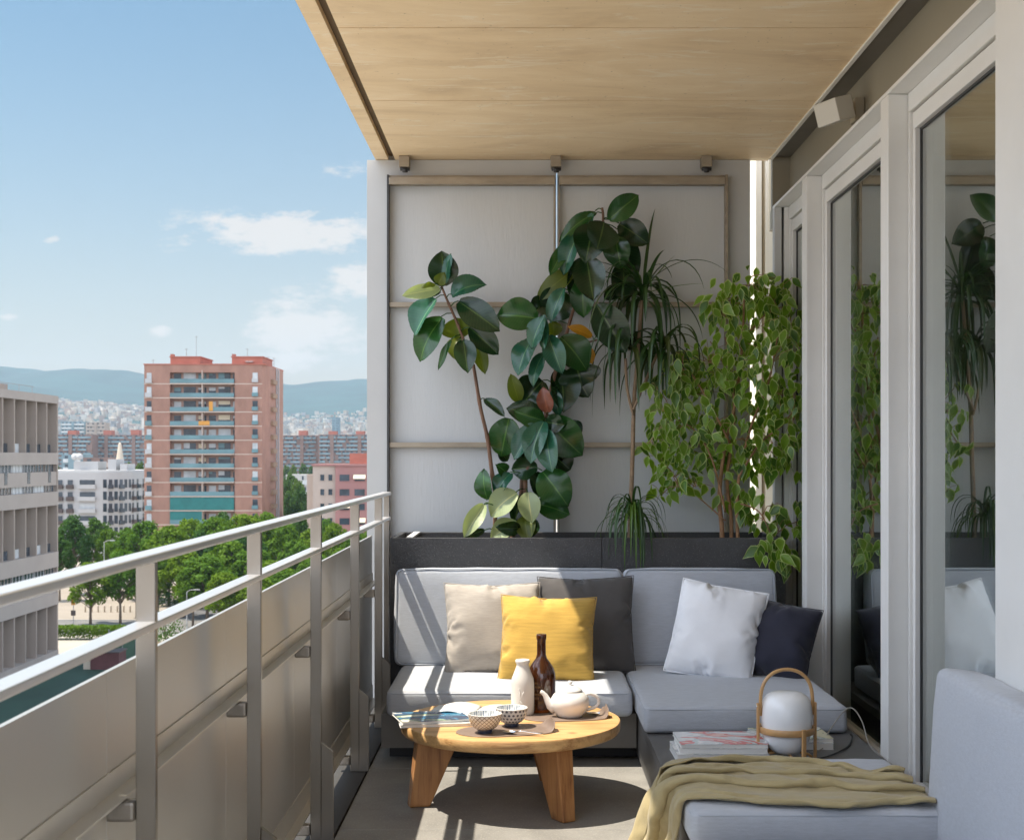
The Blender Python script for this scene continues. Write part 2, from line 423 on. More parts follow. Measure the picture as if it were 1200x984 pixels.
MT['ceiling'] = ceiling_mat()

# ------------------------------------------------------------------ fabric shapes: x, y, z of draped and stuffed cloth in half millimetres
CLOTH = {}
CLOTH['pillow1'] = [
-407,0,-397,-403,0,-369,-399,0,-342,-394,0,-314,-388,0,-287,-374,-1,-264,-378,0,-236,-373,0,-209,-362,1,-184,-364,0,-156,-347,0,-135,-352,2,-108,-348,2,-81,-343,2,-54,-323,-5,-36,-346,-3,-21,-325,-4,-4,-303,-4,13,-322,2,32,-334,2,57,
-345,2,82,-344,0,109,-361,1,131,-367,1,158,-371,1,185,-369,1,212,-378,1,239,-379,1,266,-372,2,293,-385,1,317,-393,1,344,-398,1,371,-403,0,399,-379,0,-394,-390,-23,-379,-390,-26,-351,-388,-28,-324,-385,-29,-296,-382,-30,-268,-376,-30,-241,
-362,-27,-217,-365,-29,-189,-363,-30,-161,-355,-29,-135,-347,-28,-108,-330,-22,-87,-346,-27,-64,-342,-29,-36,-339,-31,-9,-313,-28,-19,-322,-28,8,-331,-28,34,-328,-28,62,-346,-29,83,-353,-29,109,-351,-26,137,-362,-28,162,-368,-29,190,-372,-29,217,-375,-29,245,
-368,-27,272,-376,-27,299,-382,-27,326,-386,-26,354,-385,-24,382,-375,0,396,-352,-1,-390,-362,-26,-380,-371,-45,-361,-372,-49,-333,-372,-53,-305,-370,-55,-277,-367,-57,-249,-356,-55,-223,-358,-57,-195,-354,-58,-167,-346,-57,-140,-335,-54,-114,-323,-51,-89,-340,-56,-68,
-341,-58,-40,-338,-60,-12,-310,-57,-11,-304,-50,15,-324,-56,34,-333,-57,60,-343,-59,86,-346,-57,114,-343,-54,142,-353,-56,168,-359,-56,196,-363,-56,223,-366,-55,251,-368,-55,279,-369,-53,308,-369,-51,336,-366,-45,363,-357,-25,382,-348,0,392,-325,-1,-385,
-334,-27,-377,-344,-51,-365,-350,-65,-341,-352,-71,-313,-353,-76,-285,-353,-81,-257,-351,-83,-229,-347,-84,-201,-342,-84,-173,-331,-81,-147,-316,-75,-124,-326,-80,-98,-334,-85,-71,-334,-87,-43,-335,-90,-15,-314,-83,2,-292,-77,20,-312,-84,38,-325,-86,64,-332,-86,91,
-336,-85,119,-334,-82,147,-343,-83,174,-346,-82,202,-348,-80,230,-349,-78,259,-349,-75,287,-348,-71,315,-345,-64,343,-338,-49,366,-329,-26,380,-320,0,388,-297,-1,-379,-307,-26,-367,-316,-53,-366,-323,-73,-346,-327,-84,-320,-329,-92,-293,-331,-98,-265,-332,-103,-237,
-330,-107,-208,-327,-109,-180,-310,-99,-158,-315,-104,-131,-319,-108,-103,-322,-112,-75,-322,-114,-46,-319,-115,-18,-311,-112,9,-285,-106,20,-300,-110,43,-315,-114,68,-319,-112,96,-320,-110,124,-326,-110,152,-327,-107,180,-328,-104,209,-328,-100,237,-327,-96,266,-326,-91,294,
-323,-84,321,-317,-70,346,-310,-52,367,-301,-27,379,-293,0,382,-271,0,-372,-281,-28,-374,-288,-55,-366,-295,-77,-349,-300,-92,-325,-304,-103,-298,-306,-112,-271,-308,-120,-243,-309,-126,-215,-310,-131,-187,-296,-125,-163,-301,-129,-135,-304,-134,-106,-305,-136,-78,-305,-139,-49,
-294,-130,-24,-301,-140,2,-290,-134,28,-280,-129,54,-300,-139,73,-304,-137,101,-306,-135,130,-308,-132,158,-307,-128,187,-306,-123,215,-305,-117,243,-303,-111,271,-300,-103,299,-295,-91,325,-289,-75,348,-282,-55,367,-274,-28,374,-268,1,371,-247,-3,-357,-253,-29,-372,
-259,-56,-365,-267,-81,-351,-272,-98,-328,-276,-110,-302,-279,-121,-275,-282,-131,-248,-284,-140,-221,-286,-148,-193,-285,-152,-164,-278,-148,-136,-285,-156,-110,-285,-158,-81,-285,-160,-52,-273,-151,-27,-277,-158,1,-280,-162,30,-267,-156,55,-284,-164,78,-285,-160,106,-285,-155,135,
-284,-150,163,-283,-144,192,-282,-137,220,-279,-130,248,-276,-121,275,-272,-110,302,-267,-96,327,-261,-78,349,-254,-57,367,-246,-29,369,-241,0,379,-224,0,-371,-225,-30,-370,-233,-53,-354,-239,-82,-351,-244,-101,-330,-248,-116,-305,-251,-128,-279,-254,-139,-252,-257,-149,-225,
-259,-159,-197,-261,-169,-170,-262,-173,-141,-261,-174,-112,-260,-173,-83,-261,-178,-54,-258,-177,-25,-250,-171,2,-260,-184,26,-262,-186,55,-263,-184,84,-259,-173,110,-260,-171,139,-259,-164,168,-257,-157,196,-255,-149,224,-252,-140,251,-249,-129,278,-244,-116,304,-239,-100,328,
-233,-81,349,-226,-57,365,-219,-31,376,-214,-1,378,-196,1,-372,-200,-25,-359,-206,-54,-360,-210,-81,-349,-215,-103,-330,-219,-120,-307,-223,-134,-281,-226,-145,-254,-228,-156,-227,-230,-166,-200,-232,-175,-172,-234,-183,-144,-235,-187,-115,-235,-189,-85,-234,-191,-56,-235,-196,-28,
-228,-191,0,-235,-200,27,-236,-200,56,-236,-197,86,-235,-190,114,-233,-182,142,-231,-175,171,-229,-166,199,-227,-158,227,-224,-148,254,-220,-136,281,-216,-122,306,-210,-104,328,-204,-83,348,-198,-58,363,-192,-31,371,-186,-1,374,-169,2,-365,-174,-28,-369,-178,-56,-362,
-182,-82,-349,-186,-104,-330,-191,-123,-308,-194,-138,-283,-197,-151,-256,-200,-162,-229,-202,-172,-201,-203,-181,-173,-205,-188,-145,-206,-195,-116,-207,-199,-87,-207,-203,-58,-208,-208,-29,-208,-213,0,-208,-214,29,-208,-209,58,-207,-203,87,-206,-197,116,-205,-190,144,-203,-182,173,
-201,-174,201,-199,-166,229,-196,-155,256,-192,-143,283,-188,-127,307,-182,-107,328,-176,-85,347,-170,-59,360,-164,-31,368,-161,-1,365,-143,2,-373,-146,-28,-370,-150,-56,-361,-154,-82,-347,-158,-105,-329,-162,-125,-308,-165,-142,-284,-168,-156,-258,-171,-167,-231,-173,-178,-203,
-174,-186,-175,-176,-193,-146,-177,-200,-117,-177,-206,-88,-178,-210,-59,-178,-214,-30,-179,-217,0,-179,-217,29,-178,-213,58,-178,-208,88,-177,-203,117,-176,-196,145,-174,-189,174,-173,-182,203,-171,-173,231,-168,-162,258,-164,-149,284,-159,-131,308,-154,-111,328,-148,-87,344,
-142,-60,356,-137,-32,362,-133,-1,364,-115,2,-372,-119,-27,-366,-122,-56,-359,-126,-82,-346,-129,-106,-328,-133,-127,-308,-137,-145,-285,-140,-160,-259,-142,-172,-232,-144,-182,-204,-145,-191,-176,-146,-198,-147,-147,-204,-118,-148,-210,-89,-148,-214,-60,-149,-218,-30,-149,-219,-1,
-149,-219,29,-148,-216,59,-148,-212,88,-147,-207,117,-146,-202,146,-145,-196,175,-144,-188,204,-142,-180,233,-140,-169,260,-136,-154,285,-131,-136,308,-125,-114,327,-120,-89,342,-116,-59,345,-112,-30,349,-106,-1,357,-88,2,-370,-91,-28,-367,-94,-56,-357,-97,-83,-344,
-101,-107,-327,-105,-129,-308,-108,-148,-285,-111,-164,-260,-113,-177,-233,-115,-187,-205,-116,-195,-177,-117,-202,-148,-118,-208,-119,-118,-213,-89,-119,-217,-60,-119,-220,-30,-119,-221,-1,-119,-221,29,-119,-219,59,-118,-216,88,-118,-212,118,-117,-207,147,-116,-201,176,-115,-195,206,
-114,-187,234,-111,-177,262,-107,-160,286,-102,-139,307,-97,-116,325,-92,-89,336,-88,-61,345,-84,-32,350,-80,-1,349,-62,3,-363,-63,-29,-364,-66,-57,-354,-69,-83,-342,-72,-108,-326,-76,-131,-307,-79,-151,-285,-82,-169,-261,-84,-182,-234,-86,-192,-206,-87,-200,-178,
-88,-206,-149,-88,-211,-119,-89,-216,-90,-89,-219,-60,-89,-222,-30,-89,-223,-1,-89,-223,29,-89,-221,59,-89,-219,89,-88,-215,118,-88,-211,148,-88,-207,177,-87,-201,206,-85,-194,235,-83,-183,263,-78,-164,285,-74,-141,304,-69,-115,318,-68,-86,321,-61,-61,336,
-58,-32,341,-60,-3,331,-34,3,-363,-36,-28,-359,-38,-57,-351,-41,-84,-339,-44,-109,-324,-47,-133,-306,-50,-154,-285,-53,-172,-261,-55,-186,-235,-57,-197,-207,-58,-204,-179,-58,-210,-149,-59,-215,-120,-59,-218,-90,-59,-221,-60,-59,-223,-30,-59,-224,-1,-59,-224,29,
-59,-223,59,-59,-221,89,-59,-219,119,-59,-215,148,-58,-212,178,-58,-207,207,-57,-201,237,-56,-177,254,-50,-164,280,-45,-143,300,-43,-114,306,-40,-89,323,-36,-59,325,-37,-30,322,-53,-10,305,-7,3,-357,-9,-28,-354,-10,-57,-347,-13,-85,-336,-15,-111,-322,
-19,-135,-305,-21,-157,-285,-24,-176,-261,-26,-191,-236,-28,-202,-208,-28,-209,-179,-29,-213,-149,-29,-217,-120,-29,-220,-90,-29,-222,-60,-29,-224,-30,-29,-225,-1,-29,-225,29,-29,-224,59,-29,-223,89,-29,-221,119,-29,-218,149,-29,-215,178,-29,-212,208,-28,-201,236,
-28,-181,258,-29,-151,265,-31,-127,281,-15,-114,303,-13,-86,314,-19,-59,303,-17,-29,303,-29,-6,318,13,2,-338,18,-27,-346,17,-57,-342,15,-85,-333,13,-111,-318,7,-128,-294,4,-150,-274,5,-176,-259,2,-196,-236,1,-207,-209,1,-212,-179,1,-216,-150,
1,-219,-120,1,-221,-90,0,-223,-60,0,-224,-30,0,-225,-1,0,-225,29,0,-224,59,0,-223,89,0,-222,119,0,-220,149,0,-217,179,0,-213,208,1,-198,234,1,-179,257,-2,-155,274,-2,-127,284,-2,-97,285,14,-84,307,3,-60,321,-3,-32,327,
-6,-1,332,40,3,-340,42,-26,-331,43,-56,-330,43,-86,-329,39,-106,-308,35,-134,-296,32,-157,-277,32,-169,-250,32,-195,-235,30,-210,-209,30,-216,-180,30,-218,-150,30,-220,-120,30,-222,-90,30,-223,-60,30,-224,-30,30,-224,-1,30,-224,29,30,-224,59,
30,-222,89,30,-221,119,30,-219,149,30,-216,179,30,-213,208,29,-191,229,28,-171,250,27,-155,276,27,-126,282,26,-96,279,27,-68,288,29,-53,313,24,-25,323,15,3,314,68,4,-340,69,-27,-336,71,-56,-330,71,-85,-322,67,-112,-310,63,-139,-297,
60,-162,-279,56,-183,-258,60,-193,-230,59,-214,-209,60,-216,-179,60,-218,-150,60,-220,-120,60,-221,-90,60,-222,-60,60,-223,-30,60,-223,-1,60,-223,29,60,-222,59,60,-220,89,60,-218,119,60,-216,148,59,-212,178,59,-207,208,57,-198,236,55,-179,259,
56,-156,277,55,-126,277,49,-102,294,49,-74,304,55,-45,306,50,-19,319,31,-2,336,78,6,-314,89,-23,-316,91,-52,-310,91,-81,-302,83,-105,-287,89,-134,-285,84,-155,-264,84,-185,-261,87,-203,-238,89,-210,-209,89,-212,-179,89,-215,-149,90,-217,-120,
90,-219,-90,90,-220,-60,90,-221,-30,90,-221,0,90,-221,29,90,-220,59,90,-218,89,89,-215,118,89,-211,148,88,-207,177,87,-201,207,86,-194,235,83,-182,263,84,-154,273,77,-134,293,73,-109,309,75,-80,314,64,-57,330,57,-31,343,55,-1,350,
104,-1,-321,108,-19,-296,110,-48,-290,112,-77,-283,112,-106,-291,115,-130,-274,110,-159,-276,113,-186,-264,116,-199,-237,117,-204,-208,118,-208,-178,119,-211,-149,119,-214,-119,119,-215,-90,120,-217,-60,120,-218,-30,120,-219,0,120,-219,29,120,-217,59,119,-215,89,
119,-211,118,118,-207,147,117,-201,177,116,-195,206,114,-187,234,112,-176,262,108,-162,288,103,-138,305,97,-114,322,92,-88,335,87,-61,345,85,-31,346,82,-2,355,131,4,-319,121,-26,-320,121,-55,-314,127,-83,-307,140,-107,-294,134,-136,-294,137,-164,-285,
142,-185,-265,144,-192,-236,146,-197,-207,147,-202,-178,148,-205,-148,148,-209,-119,149,-211,-89,149,-213,-60,149,-214,-30,150,-215,0,150,-216,29,149,-215,59,149,-211,88,148,-206,117,147,-201,147,146,-195,176,145,-188,204,143,-180,233,140,-169,260,136,-155,286,
131,-135,308,125,-112,325,120,-87,340,114,-60,351,110,-31,358,109,-1,353,154,-7,-308,148,-30,-327,148,-59,-321,146,-88,-327,151,-116,-319,158,-143,-309,166,-164,-290,170,-176,-263,172,-183,-234,174,-189,-206,176,-194,-177,177,-199,-147,178,-202,-118,178,-206,-89,
179,-208,-59,179,-210,-30,179,-211,0,179,-212,29,179,-212,59,178,-207,88,177,-202,117,176,-196,146,175,-189,174,173,-181,203,171,-173,231,168,-162,259,165,-149,285,160,-131,308,154,-110,327,148,-86,343,142,-59,356,138,-30,359,133,-1,367,163,-6,-334,
174,-35,-335,165,-61,-344,170,-90,-341,178,-115,-328,186,-138,-311,193,-155,-288,197,-166,-261,200,-174,-233,202,-181,-204,204,-186,-175,205,-191,-146,207,-196,-117,208,-199,-88,208,-201,-59,208,-202,-29,208,-204,0,208,-204,29,206,-199,58,208,-203,87,207,-197,116,
205,-189,144,204,-182,173,202,-174,201,199,-165,229,196,-155,257,193,-142,283,188,-126,307,182,-107,328,176,-84,346,170,-59,360,163,-32,370,160,-2,372,178,-4,-357,183,-33,-361,190,-61,-356,198,-87,-345,207,-111,-330,214,-131,-310,221,-146,-286,225,-156,-258,
228,-164,-230,230,-171,-202,232,-178,-174,234,-184,-145,236,-190,-116,236,-192,-87,237,-193,-58,236,-193,-29,235,-192,1,233,-189,30,235,-191,59,229,-182,86,235,-187,114,234,-181,143,232,-174,171,230,-166,199,228,-157,227,225,-147,254,221,-135,281,216,-121,306,
210,-103,328,204,-82,348,197,-57,363,191,-31,373,186,-2,365,203,-3,-369,210,-32,-368,218,-59,-361,226,-84,-348,235,-106,-331,242,-124,-309,248,-136,-283,252,-146,-256,255,-154,-228,258,-161,-200,259,-167,-171,263,-177,-144,264,-180,-115,264,-181,-86,264,-181,-57,
263,-180,-28,262,-178,1,259,-173,30,260,-176,59,255,-169,86,250,-162,114,261,-170,140,260,-164,168,258,-157,196,255,-149,224,253,-140,252,249,-129,279,244,-115,304,239,-99,327,232,-79,348,225,-56,365,218,-30,376,212,-1,375,230,-2,-377,237,-31,-375,
246,-57,-365,254,-81,-350,263,-100,-330,270,-115,-306,275,-126,-280,278,-134,-252,282,-142,-225,285,-149,-197,287,-157,-169,281,-154,-141,287,-162,-114,289,-165,-85,290,-166,-56,288,-163,-28,284,-158,1,286,-159,29,285,-159,58,277,-149,85,270,-140,111,282,-150,135,
284,-148,164,284,-144,192,283,-138,221,280,-131,249,277,-121,276,272,-109,302,267,-94,326,261,-76,348,254,-54,366,246,-29,379,239,0,382,256,-2,-384,264,-30,-380,274,-55,-368,282,-77,-351,290,-93,-329,297,-106,-303,301,-114,-276,304,-121,-248,307,-127,-220,
309,-133,-192,309,-138,-164,306,-140,-135,293,-133,-110,303,-139,-84,311,-145,-56,307,-141,-28,308,-140,1,306,-138,29,303,-135,58,286,-122,76,295,-126,103,303,-130,130,307,-130,159,307,-127,187,308,-124,216,306,-119,244,304,-112,272,300,-102,299,295,-89,324,
289,-72,347,282,-52,366,274,-28,380,266,0,386,283,-1,-390,292,-29,-384,302,-52,-370,310,-71,-350,318,-85,-326,322,-93,-299,325,-99,-271,327,-104,-243,328,-108,-214,328,-112,-186,327,-115,-158,324,-117,-129,314,-114,-103,304,-110,-76,324,-118,-57,327,-118,-29,
326,-116,0,324,-114,28,322,-112,57,302,-98,72,311,-101,99,319,-105,126,326,-107,154,321,-101,182,327,-103,209,329,-102,238,328,-97,266,326,-91,294,323,-83,321,317,-68,345,310,-50,366,302,-27,381,294,1,390,310,-1,-395,320,-28,-387,330,-49,-370,
338,-64,-348,343,-72,-321,345,-77,-293,347,-80,-265,347,-83,-236,346,-86,-208,345,-89,-180,343,-91,-152,341,-93,-124,328,-87,-99,315,-82,-74,336,-91,-58,340,-91,-30,341,-90,-1,340,-89,27,339,-88,55,326,-80,79,311,-71,102,326,-76,125,339,-81,149,
342,-81,178,333,-75,204,343,-77,230,347,-76,258,347,-73,286,347,-69,314,345,-63,342,338,-47,365,330,-25,382,321,1,392,338,-1,-400,348,-26,-389,357,-44,-369,362,-50,-342,364,-53,-314,363,-55,-286,363,-58,-258,362,-59,-229,361,-61,-201,358,-63,-173,
353,-64,-146,346,-64,-118,320,-60,-107,335,-62,-82,349,-64,-58,350,-63,-30,353,-63,-2,352,-61,26,350,-60,54,345,-57,81,333,-52,106,321,-47,131,345,-53,146,351,-53,173,352,-53,201,341,-48,226,356,-50,250,361,-49,278,365,-48,306,366,-46,334,
366,-42,362,358,-24,382,349,1,394,365,-1,-404,376,-23,-389,378,-26,-361,378,-28,-333,376,-29,-305,370,-28,-278,374,-32,-250,373,-33,-222,371,-35,-195,366,-35,-167,360,-35,-140,350,-35,-114,324,-30,-104,339,-32,-81,354,-34,-57,348,-33,-30,357,-33,-4,
359,-32,24,359,-31,52,357,-30,79,342,-24,102,328,-19,125,350,-24,142,356,-25,169,361,-25,196,346,-21,219,358,-21,244,368,-22,270,376,-23,297,381,-23,324,384,-23,352,386,-22,380,376,1,396,393,-1,-407,392,-1,-379,390,-1,-352,387,-2,-324,
385,-2,-297,381,-2,-269,377,-2,-242,367,-3,-216,372,-3,-189,367,-4,-162,361,-5,-135,354,-6,-109,338,-9,-87,321,-13,-66,347,-5,-59,353,-4,-32,357,-2,-5,355,-1,22,360,0,49,359,1,77,335,3,89,344,5,115,353,7,141,347,5,167,
361,5,192,363,4,219,349,7,243,366,8,265,378,6,290,387,5,316,393,4,343,399,2,370,404,1,397,
]
CLOTH['pillow2'] = [
-397,3,-405,-394,3,-378,-391,3,-350,-387,3,-323,-381,3,-295,-374,3,-269,-363,3,-243,-349,1,-220,-328,2,-202,-344,2,-179,-359,2,-157,-363,3,-129,-363,3,-102,-354,1,-76,-367,2,-51,-367,3,-24,-364,3,4,-356,3,30,-356,3,58,-333,3,72,
-326,3,99,-318,4,125,-340,-1,141,-359,-3,161,-353,-3,188,-365,-2,213,-373,-1,239,-380,-1,266,-385,-1,293,-389,-1,321,-393,-1,348,-396,-1,376,-399,0,403,-369,3,-403,-379,-20,-388,-380,-23,-360,-379,-25,-332,-376,-26,-304,-372,-26,-276,-366,-27,-249,
-345,-26,-231,-338,-26,-204,-332,-26,-176,-353,-28,-158,-357,-27,-131,-352,-26,-103,-363,-29,-78,-364,-30,-50,-356,-27,-24,-361,-28,3,-358,-28,31,-354,-27,59,-339,-25,82,-318,-26,100,-324,-26,127,-330,-27,154,-355,-34,165,-362,-33,192,-367,-32,219,-367,-30,247,
-376,-30,274,-378,-28,302,-380,-27,330,-382,-25,358,-381,-23,386,-371,0,401,-342,3,-399,-351,-22,-388,-360,-41,-368,-363,-46,-341,-363,-50,-313,-363,-52,-285,-360,-54,-257,-352,-55,-230,-333,-54,-209,-345,-51,-184,-344,-56,-156,-336,-48,-131,-350,-55,-108,-355,-57,-80,
-355,-58,-52,-349,-56,-24,-353,-57,3,-351,-57,31,-349,-57,59,-341,-55,86,-326,-53,110,-309,-52,132,-329,-57,151,-348,-62,171,-354,-61,199,-359,-59,227,-363,-58,255,-364,-55,283,-365,-52,311,-364,-48,339,-362,-43,366,-353,-25,386,-344,0,397,-314,4,-394,
-323,-23,-386,-332,-45,-370,-340,-61,-348,-344,-69,-321,-346,-75,-293,-349,-79,-266,-349,-83,-237,-344,-81,-210,-339,-80,-182,-320,-72,-163,-328,-76,-136,-336,-81,-109,-341,-84,-81,-342,-85,-53,-343,-85,-25,-339,-83,3,-340,-84,31,-339,-85,60,-333,-83,87,-327,-82,115,
-305,-81,133,-322,-85,156,-339,-89,179,-343,-87,207,-346,-84,235,-347,-81,263,-347,-76,291,-345,-71,319,-341,-64,346,-334,-48,369,-325,-27,386,-316,1,393,-287,4,-388,-295,-23,-382,-304,-48,-371,-312,-67,-351,-318,-81,-326,-323,-90,-299,-326,-97,-272,-328,-102,-244,
-328,-105,-215,-327,-106,-187,-318,-101,-161,-306,-96,-135,-316,-104,-110,-324,-109,-83,-325,-109,-54,-326,-110,-26,-325,-110,3,-325,-110,31,-322,-109,60,-310,-101,84,-319,-110,110,-315,-109,138,-308,-109,166,-327,-115,186,-328,-111,214,-328,-106,243,-327,-100,270,-324,-93,298,
-320,-84,325,-314,-70,349,-306,-51,369,-297,-28,385,-289,1,387,-260,5,-381,-271,-20,-369,-276,-48,-366,-284,-73,-353,-291,-87,-329,-296,-100,-303,-300,-109,-276,-304,-117,-249,-306,-123,-221,-307,-128,-193,-306,-128,-164,-301,-125,-136,-293,-122,-108,-305,-132,-84,-306,-132,-55,
-307,-133,-26,-306,-133,2,-306,-134,31,-304,-133,60,-292,-125,84,-301,-134,110,-306,-137,138,-309,-139,167,-303,-130,193,-308,-131,222,-305,-123,249,-302,-114,276,-298,-104,303,-292,-91,328,-285,-74,350,-278,-53,368,-269,-28,381,-263,1,377,-236,8,-369,-243,-22,-372,
-249,-47,-359,-256,-74,-352,-262,-93,-331,-268,-107,-306,-273,-118,-280,-277,-128,-252,-280,-136,-225,-283,-143,-197,-284,-148,-168,-285,-150,-139,-284,-150,-110,-279,-145,-83,-285,-153,-56,-285,-153,-27,-284,-153,2,-280,-149,30,-285,-156,58,-281,-153,87,-276,-150,115,-285,-158,141,
-286,-157,170,-285,-153,199,-282,-143,226,-278,-134,253,-275,-123,280,-270,-112,306,-264,-97,330,-257,-78,351,-250,-55,367,-242,-29,377,-236,1,381,-209,6,-377,-215,-23,-374,-221,-50,-364,-228,-75,-350,-234,-96,-330,-240,-113,-307,-245,-126,-282,-249,-136,-255,-252,-145,-227,
-255,-153,-199,-258,-160,-171,-259,-164,-142,-259,-167,-113,-256,-164,-84,-261,-171,-57,-260,-171,-28,-260,-170,2,-256,-166,30,-261,-174,58,-262,-175,87,-262,-176,116,-262,-176,145,-260,-171,173,-257,-162,201,-254,-152,228,-251,-142,256,-247,-131,282,-242,-118,308,-236,-102,331,
-229,-80,350,-222,-55,363,-215,-27,368,-209,1,376,-182,6,-373,-188,-24,-370,-193,-51,-362,-199,-76,-348,-206,-98,-330,-211,-117,-308,-217,-132,-283,-221,-144,-257,-224,-154,-229,-227,-162,-201,-230,-169,-173,-231,-175,-144,-233,-181,-116,-234,-184,-86,-233,-182,-57,-234,-185,-28,
-232,-182,1,-234,-187,30,-235,-189,59,-235,-188,88,-235,-188,117,-233,-184,146,-231,-177,175,-229,-169,203,-226,-160,231,-223,-150,258,-219,-138,285,-214,-124,310,-208,-106,332,-201,-83,348,-194,-56,358,-188,-28,365,-185,1,361,-156,5,-363,-160,-24,-368,-165,-52,-359,
-171,-77,-346,-177,-101,-329,-183,-121,-308,-188,-137,-284,-192,-151,-258,-196,-161,-231,-199,-169,-203,-201,-177,-174,-203,-183,-145,-204,-188,-117,-206,-193,-87,-206,-194,-58,-206,-195,-29,-207,-198,1,-207,-199,30,-207,-198,59,-206,-197,89,-206,-194,118,-204,-190,147,-202,-183,176,
-200,-176,204,-198,-167,232,-194,-157,260,-190,-145,286,-185,-129,310,-180,-110,332,-173,-84,344,-169,-55,346,-163,-27,353,-158,1,365,-129,6,-367,-133,-23,-360,-138,-52,-355,-143,-79,-343,-149,-103,-327,-154,-124,-307,-160,-143,-285,-164,-157,-259,-168,-168,-232,-170,-177,-204,
-172,-184,-175,-174,-190,-146,-175,-195,-117,-177,-199,-88,-177,-202,-59,-178,-204,-29,-178,-205,1,-178,-206,30,-178,-205,60,-177,-203,89,-176,-200,119,-175,-196,148,-174,-190,177,-172,-183,205,-169,-175,234,-166,-164,261,-162,-150,287,-157,-133,310,-151,-112,330,-146,-84,336,
-141,-58,350,-136,-30,358,-138,-2,346,-103,7,-357,-106,-24,-358,-110,-52,-350,-115,-79,-339,-120,-105,-324,-126,-127,-306,-131,-147,-284,-136,-163,-260,-139,-175,-233,-142,-184,-205,-144,-191,-176,-145,-196,-147,-146,-201,-118,-147,-205,-88,-148,-208,-59,-148,-210,-29,-149,-211,1,
-149,-211,30,-148,-210,60,-148,-209,90,-147,-206,119,-146,-202,148,-145,-197,178,-143,-190,207,-141,-182,235,-138,-171,262,-133,-155,287,-128,-137,310,-123,-115,329,-118,-88,341,-113,-61,351,-114,-32,342,-119,-6,326,-76,7,-354,-78,-24,-351,-82,-53,-344,-87,-80,-334,
-92,-106,-321,-97,-130,-304,-102,-152,-284,-107,-169,-260,-111,-182,-234,-113,-191,-206,-115,-198,-177,-116,-203,-148,-117,-207,-118,-118,-210,-89,-119,-212,-59,-119,-214,-29,-119,-215,0,-119,-215,30,-119,-215,60,-119,-213,90,-118,-211,119,-117,-208,149,-116,-203,178,-115,-198,208,
-113,-189,236,-109,-177,263,-105,-160,287,-100,-139,308,-95,-116,325,-90,-90,340,-88,-61,339,-92,-35,325,-96,-9,341,-49,7,-346,-51,-24,-345,-55,-53,-338,-59,-81,-329,-64,-108,-317,-69,-133,-302,-74,-156,-283,-79,-175,-261,-82,-189,-235,-85,-198,-207,-86,-205,-177,
-87,-209,-148,-88,-213,-118,-89,-215,-89,-89,-217,-59,-89,-218,-29,-89,-219,1,-89,-219,30,-89,-218,60,-89,-217,90,-89,-216,120,-88,-214,150,-87,-210,179,-86,-205,209,-84,-196,237,-81,-183,263,-76,-164,286,-71,-142,305,-67,-116,320,-62,-91,335,-64,-63,324,
-67,-36,337,-69,-7,347,-27,8,-330,-26,-23,-333,-28,-53,-329,-32,-81,-322,-36,-109,-312,-44,-127,-290,-48,-150,-271,-50,-177,-258,-54,-195,-235,-56,-205,-207,-57,-211,-178,-58,-215,-148,-59,-218,-119,-59,-219,-89,-59,-221,-59,-60,-221,-29,-60,-222,1,-60,-222,30,
-60,-222,60,-60,-221,90,-59,-220,120,-59,-219,150,-59,-217,180,-57,-206,207,-55,-200,237,-52,-183,261,-49,-158,277,-49,-131,290,-57,-103,297,-56,-77,311,-36,-59,325,-39,-33,338,-42,-5,352,-8,8,-310,-3,-22,-318,-3,-52,-318,-6,-81,-311,-8,-110,-304,
-18,-137,-296,-22,-160,-278,-21,-174,-252,-25,-198,-234,-27,-210,-207,-29,-218,-178,-29,-220,-149,-29,-222,-119,-30,-222,-89,-30,-223,-59,-30,-224,-29,-30,-224,1,-30,-224,31,-30,-224,60,-30,-223,90,-30,-223,120,-30,-223,150,-30,-221,180,-29,-216,209,-26,-199,233,
-25,-176,253,-31,-147,257,-31,-121,271,-29,-102,294,-28,-75,306,-30,-45,301,-35,-19,314,-20,-3,336,3,3,-285,16,-21,-298,14,-51,-295,-1,-74,-284,-3,-103,-277,7,-131,-282,6,-160,-276,5,-183,-258,3,-191,-229,2,-207,-203,0,-223,-178,0,-224,-149,
0,-224,-119,0,-224,-89,0,-225,-59,0,-225,-29,0,-225,1,0,-225,31,0,-225,60,0,-224,90,0,-224,120,0,-223,150,0,-221,180,0,-218,210,1,-192,225,2,-169,244,-5,-153,268,-7,-129,285,0,-100,290,0,-73,302,-10,-51,320,-11,-22,328,
-1,4,317,24,-5,-301,36,-21,-278,31,-50,-273,28,-77,-285,24,-107,-285,28,-127,-264,34,-156,-267,34,-184,-256,29,-204,-235,29,-217,-208,30,-223,-178,30,-224,-149,30,-224,-119,30,-224,-89,30,-225,-59,30,-225,-29,30,-225,1,30,-225,31,30,-224,60,
30,-224,90,30,-222,120,30,-220,150,29,-217,180,29,-211,209,27,-201,237,23,-181,259,20,-160,280,17,-137,298,15,-110,312,14,-83,325,12,-55,336,12,-26,343,17,4,339,50,1,-309,42,-28,-304,44,-57,-297,56,-82,-284,51,-110,-293,49,-137,-281,
61,-153,-259,60,-178,-244,58,-207,-236,59,-217,-208,59,-220,-178,60,-222,-148,60,-222,-119,60,-223,-89,60,-224,-59,60,-224,-29,60,-224,1,60,-224,31,60,-223,60,60,-222,90,59,-219,120,59,-216,150,58,-212,179,57,-206,208,56,-196,237,52,-179,261,
49,-159,283,46,-137,302,43,-112,319,41,-85,332,39,-57,343,38,-29,353,37,1,357,76,-8,-304,66,-33,-317,61,-62,-319,68,-90,-309,79,-114,-296,72,-143,-297,76,-167,-279,81,-190,-261,85,-196,-232,88,-213,-207,88,-215,-178,89,-217,-148,89,-219,-118,
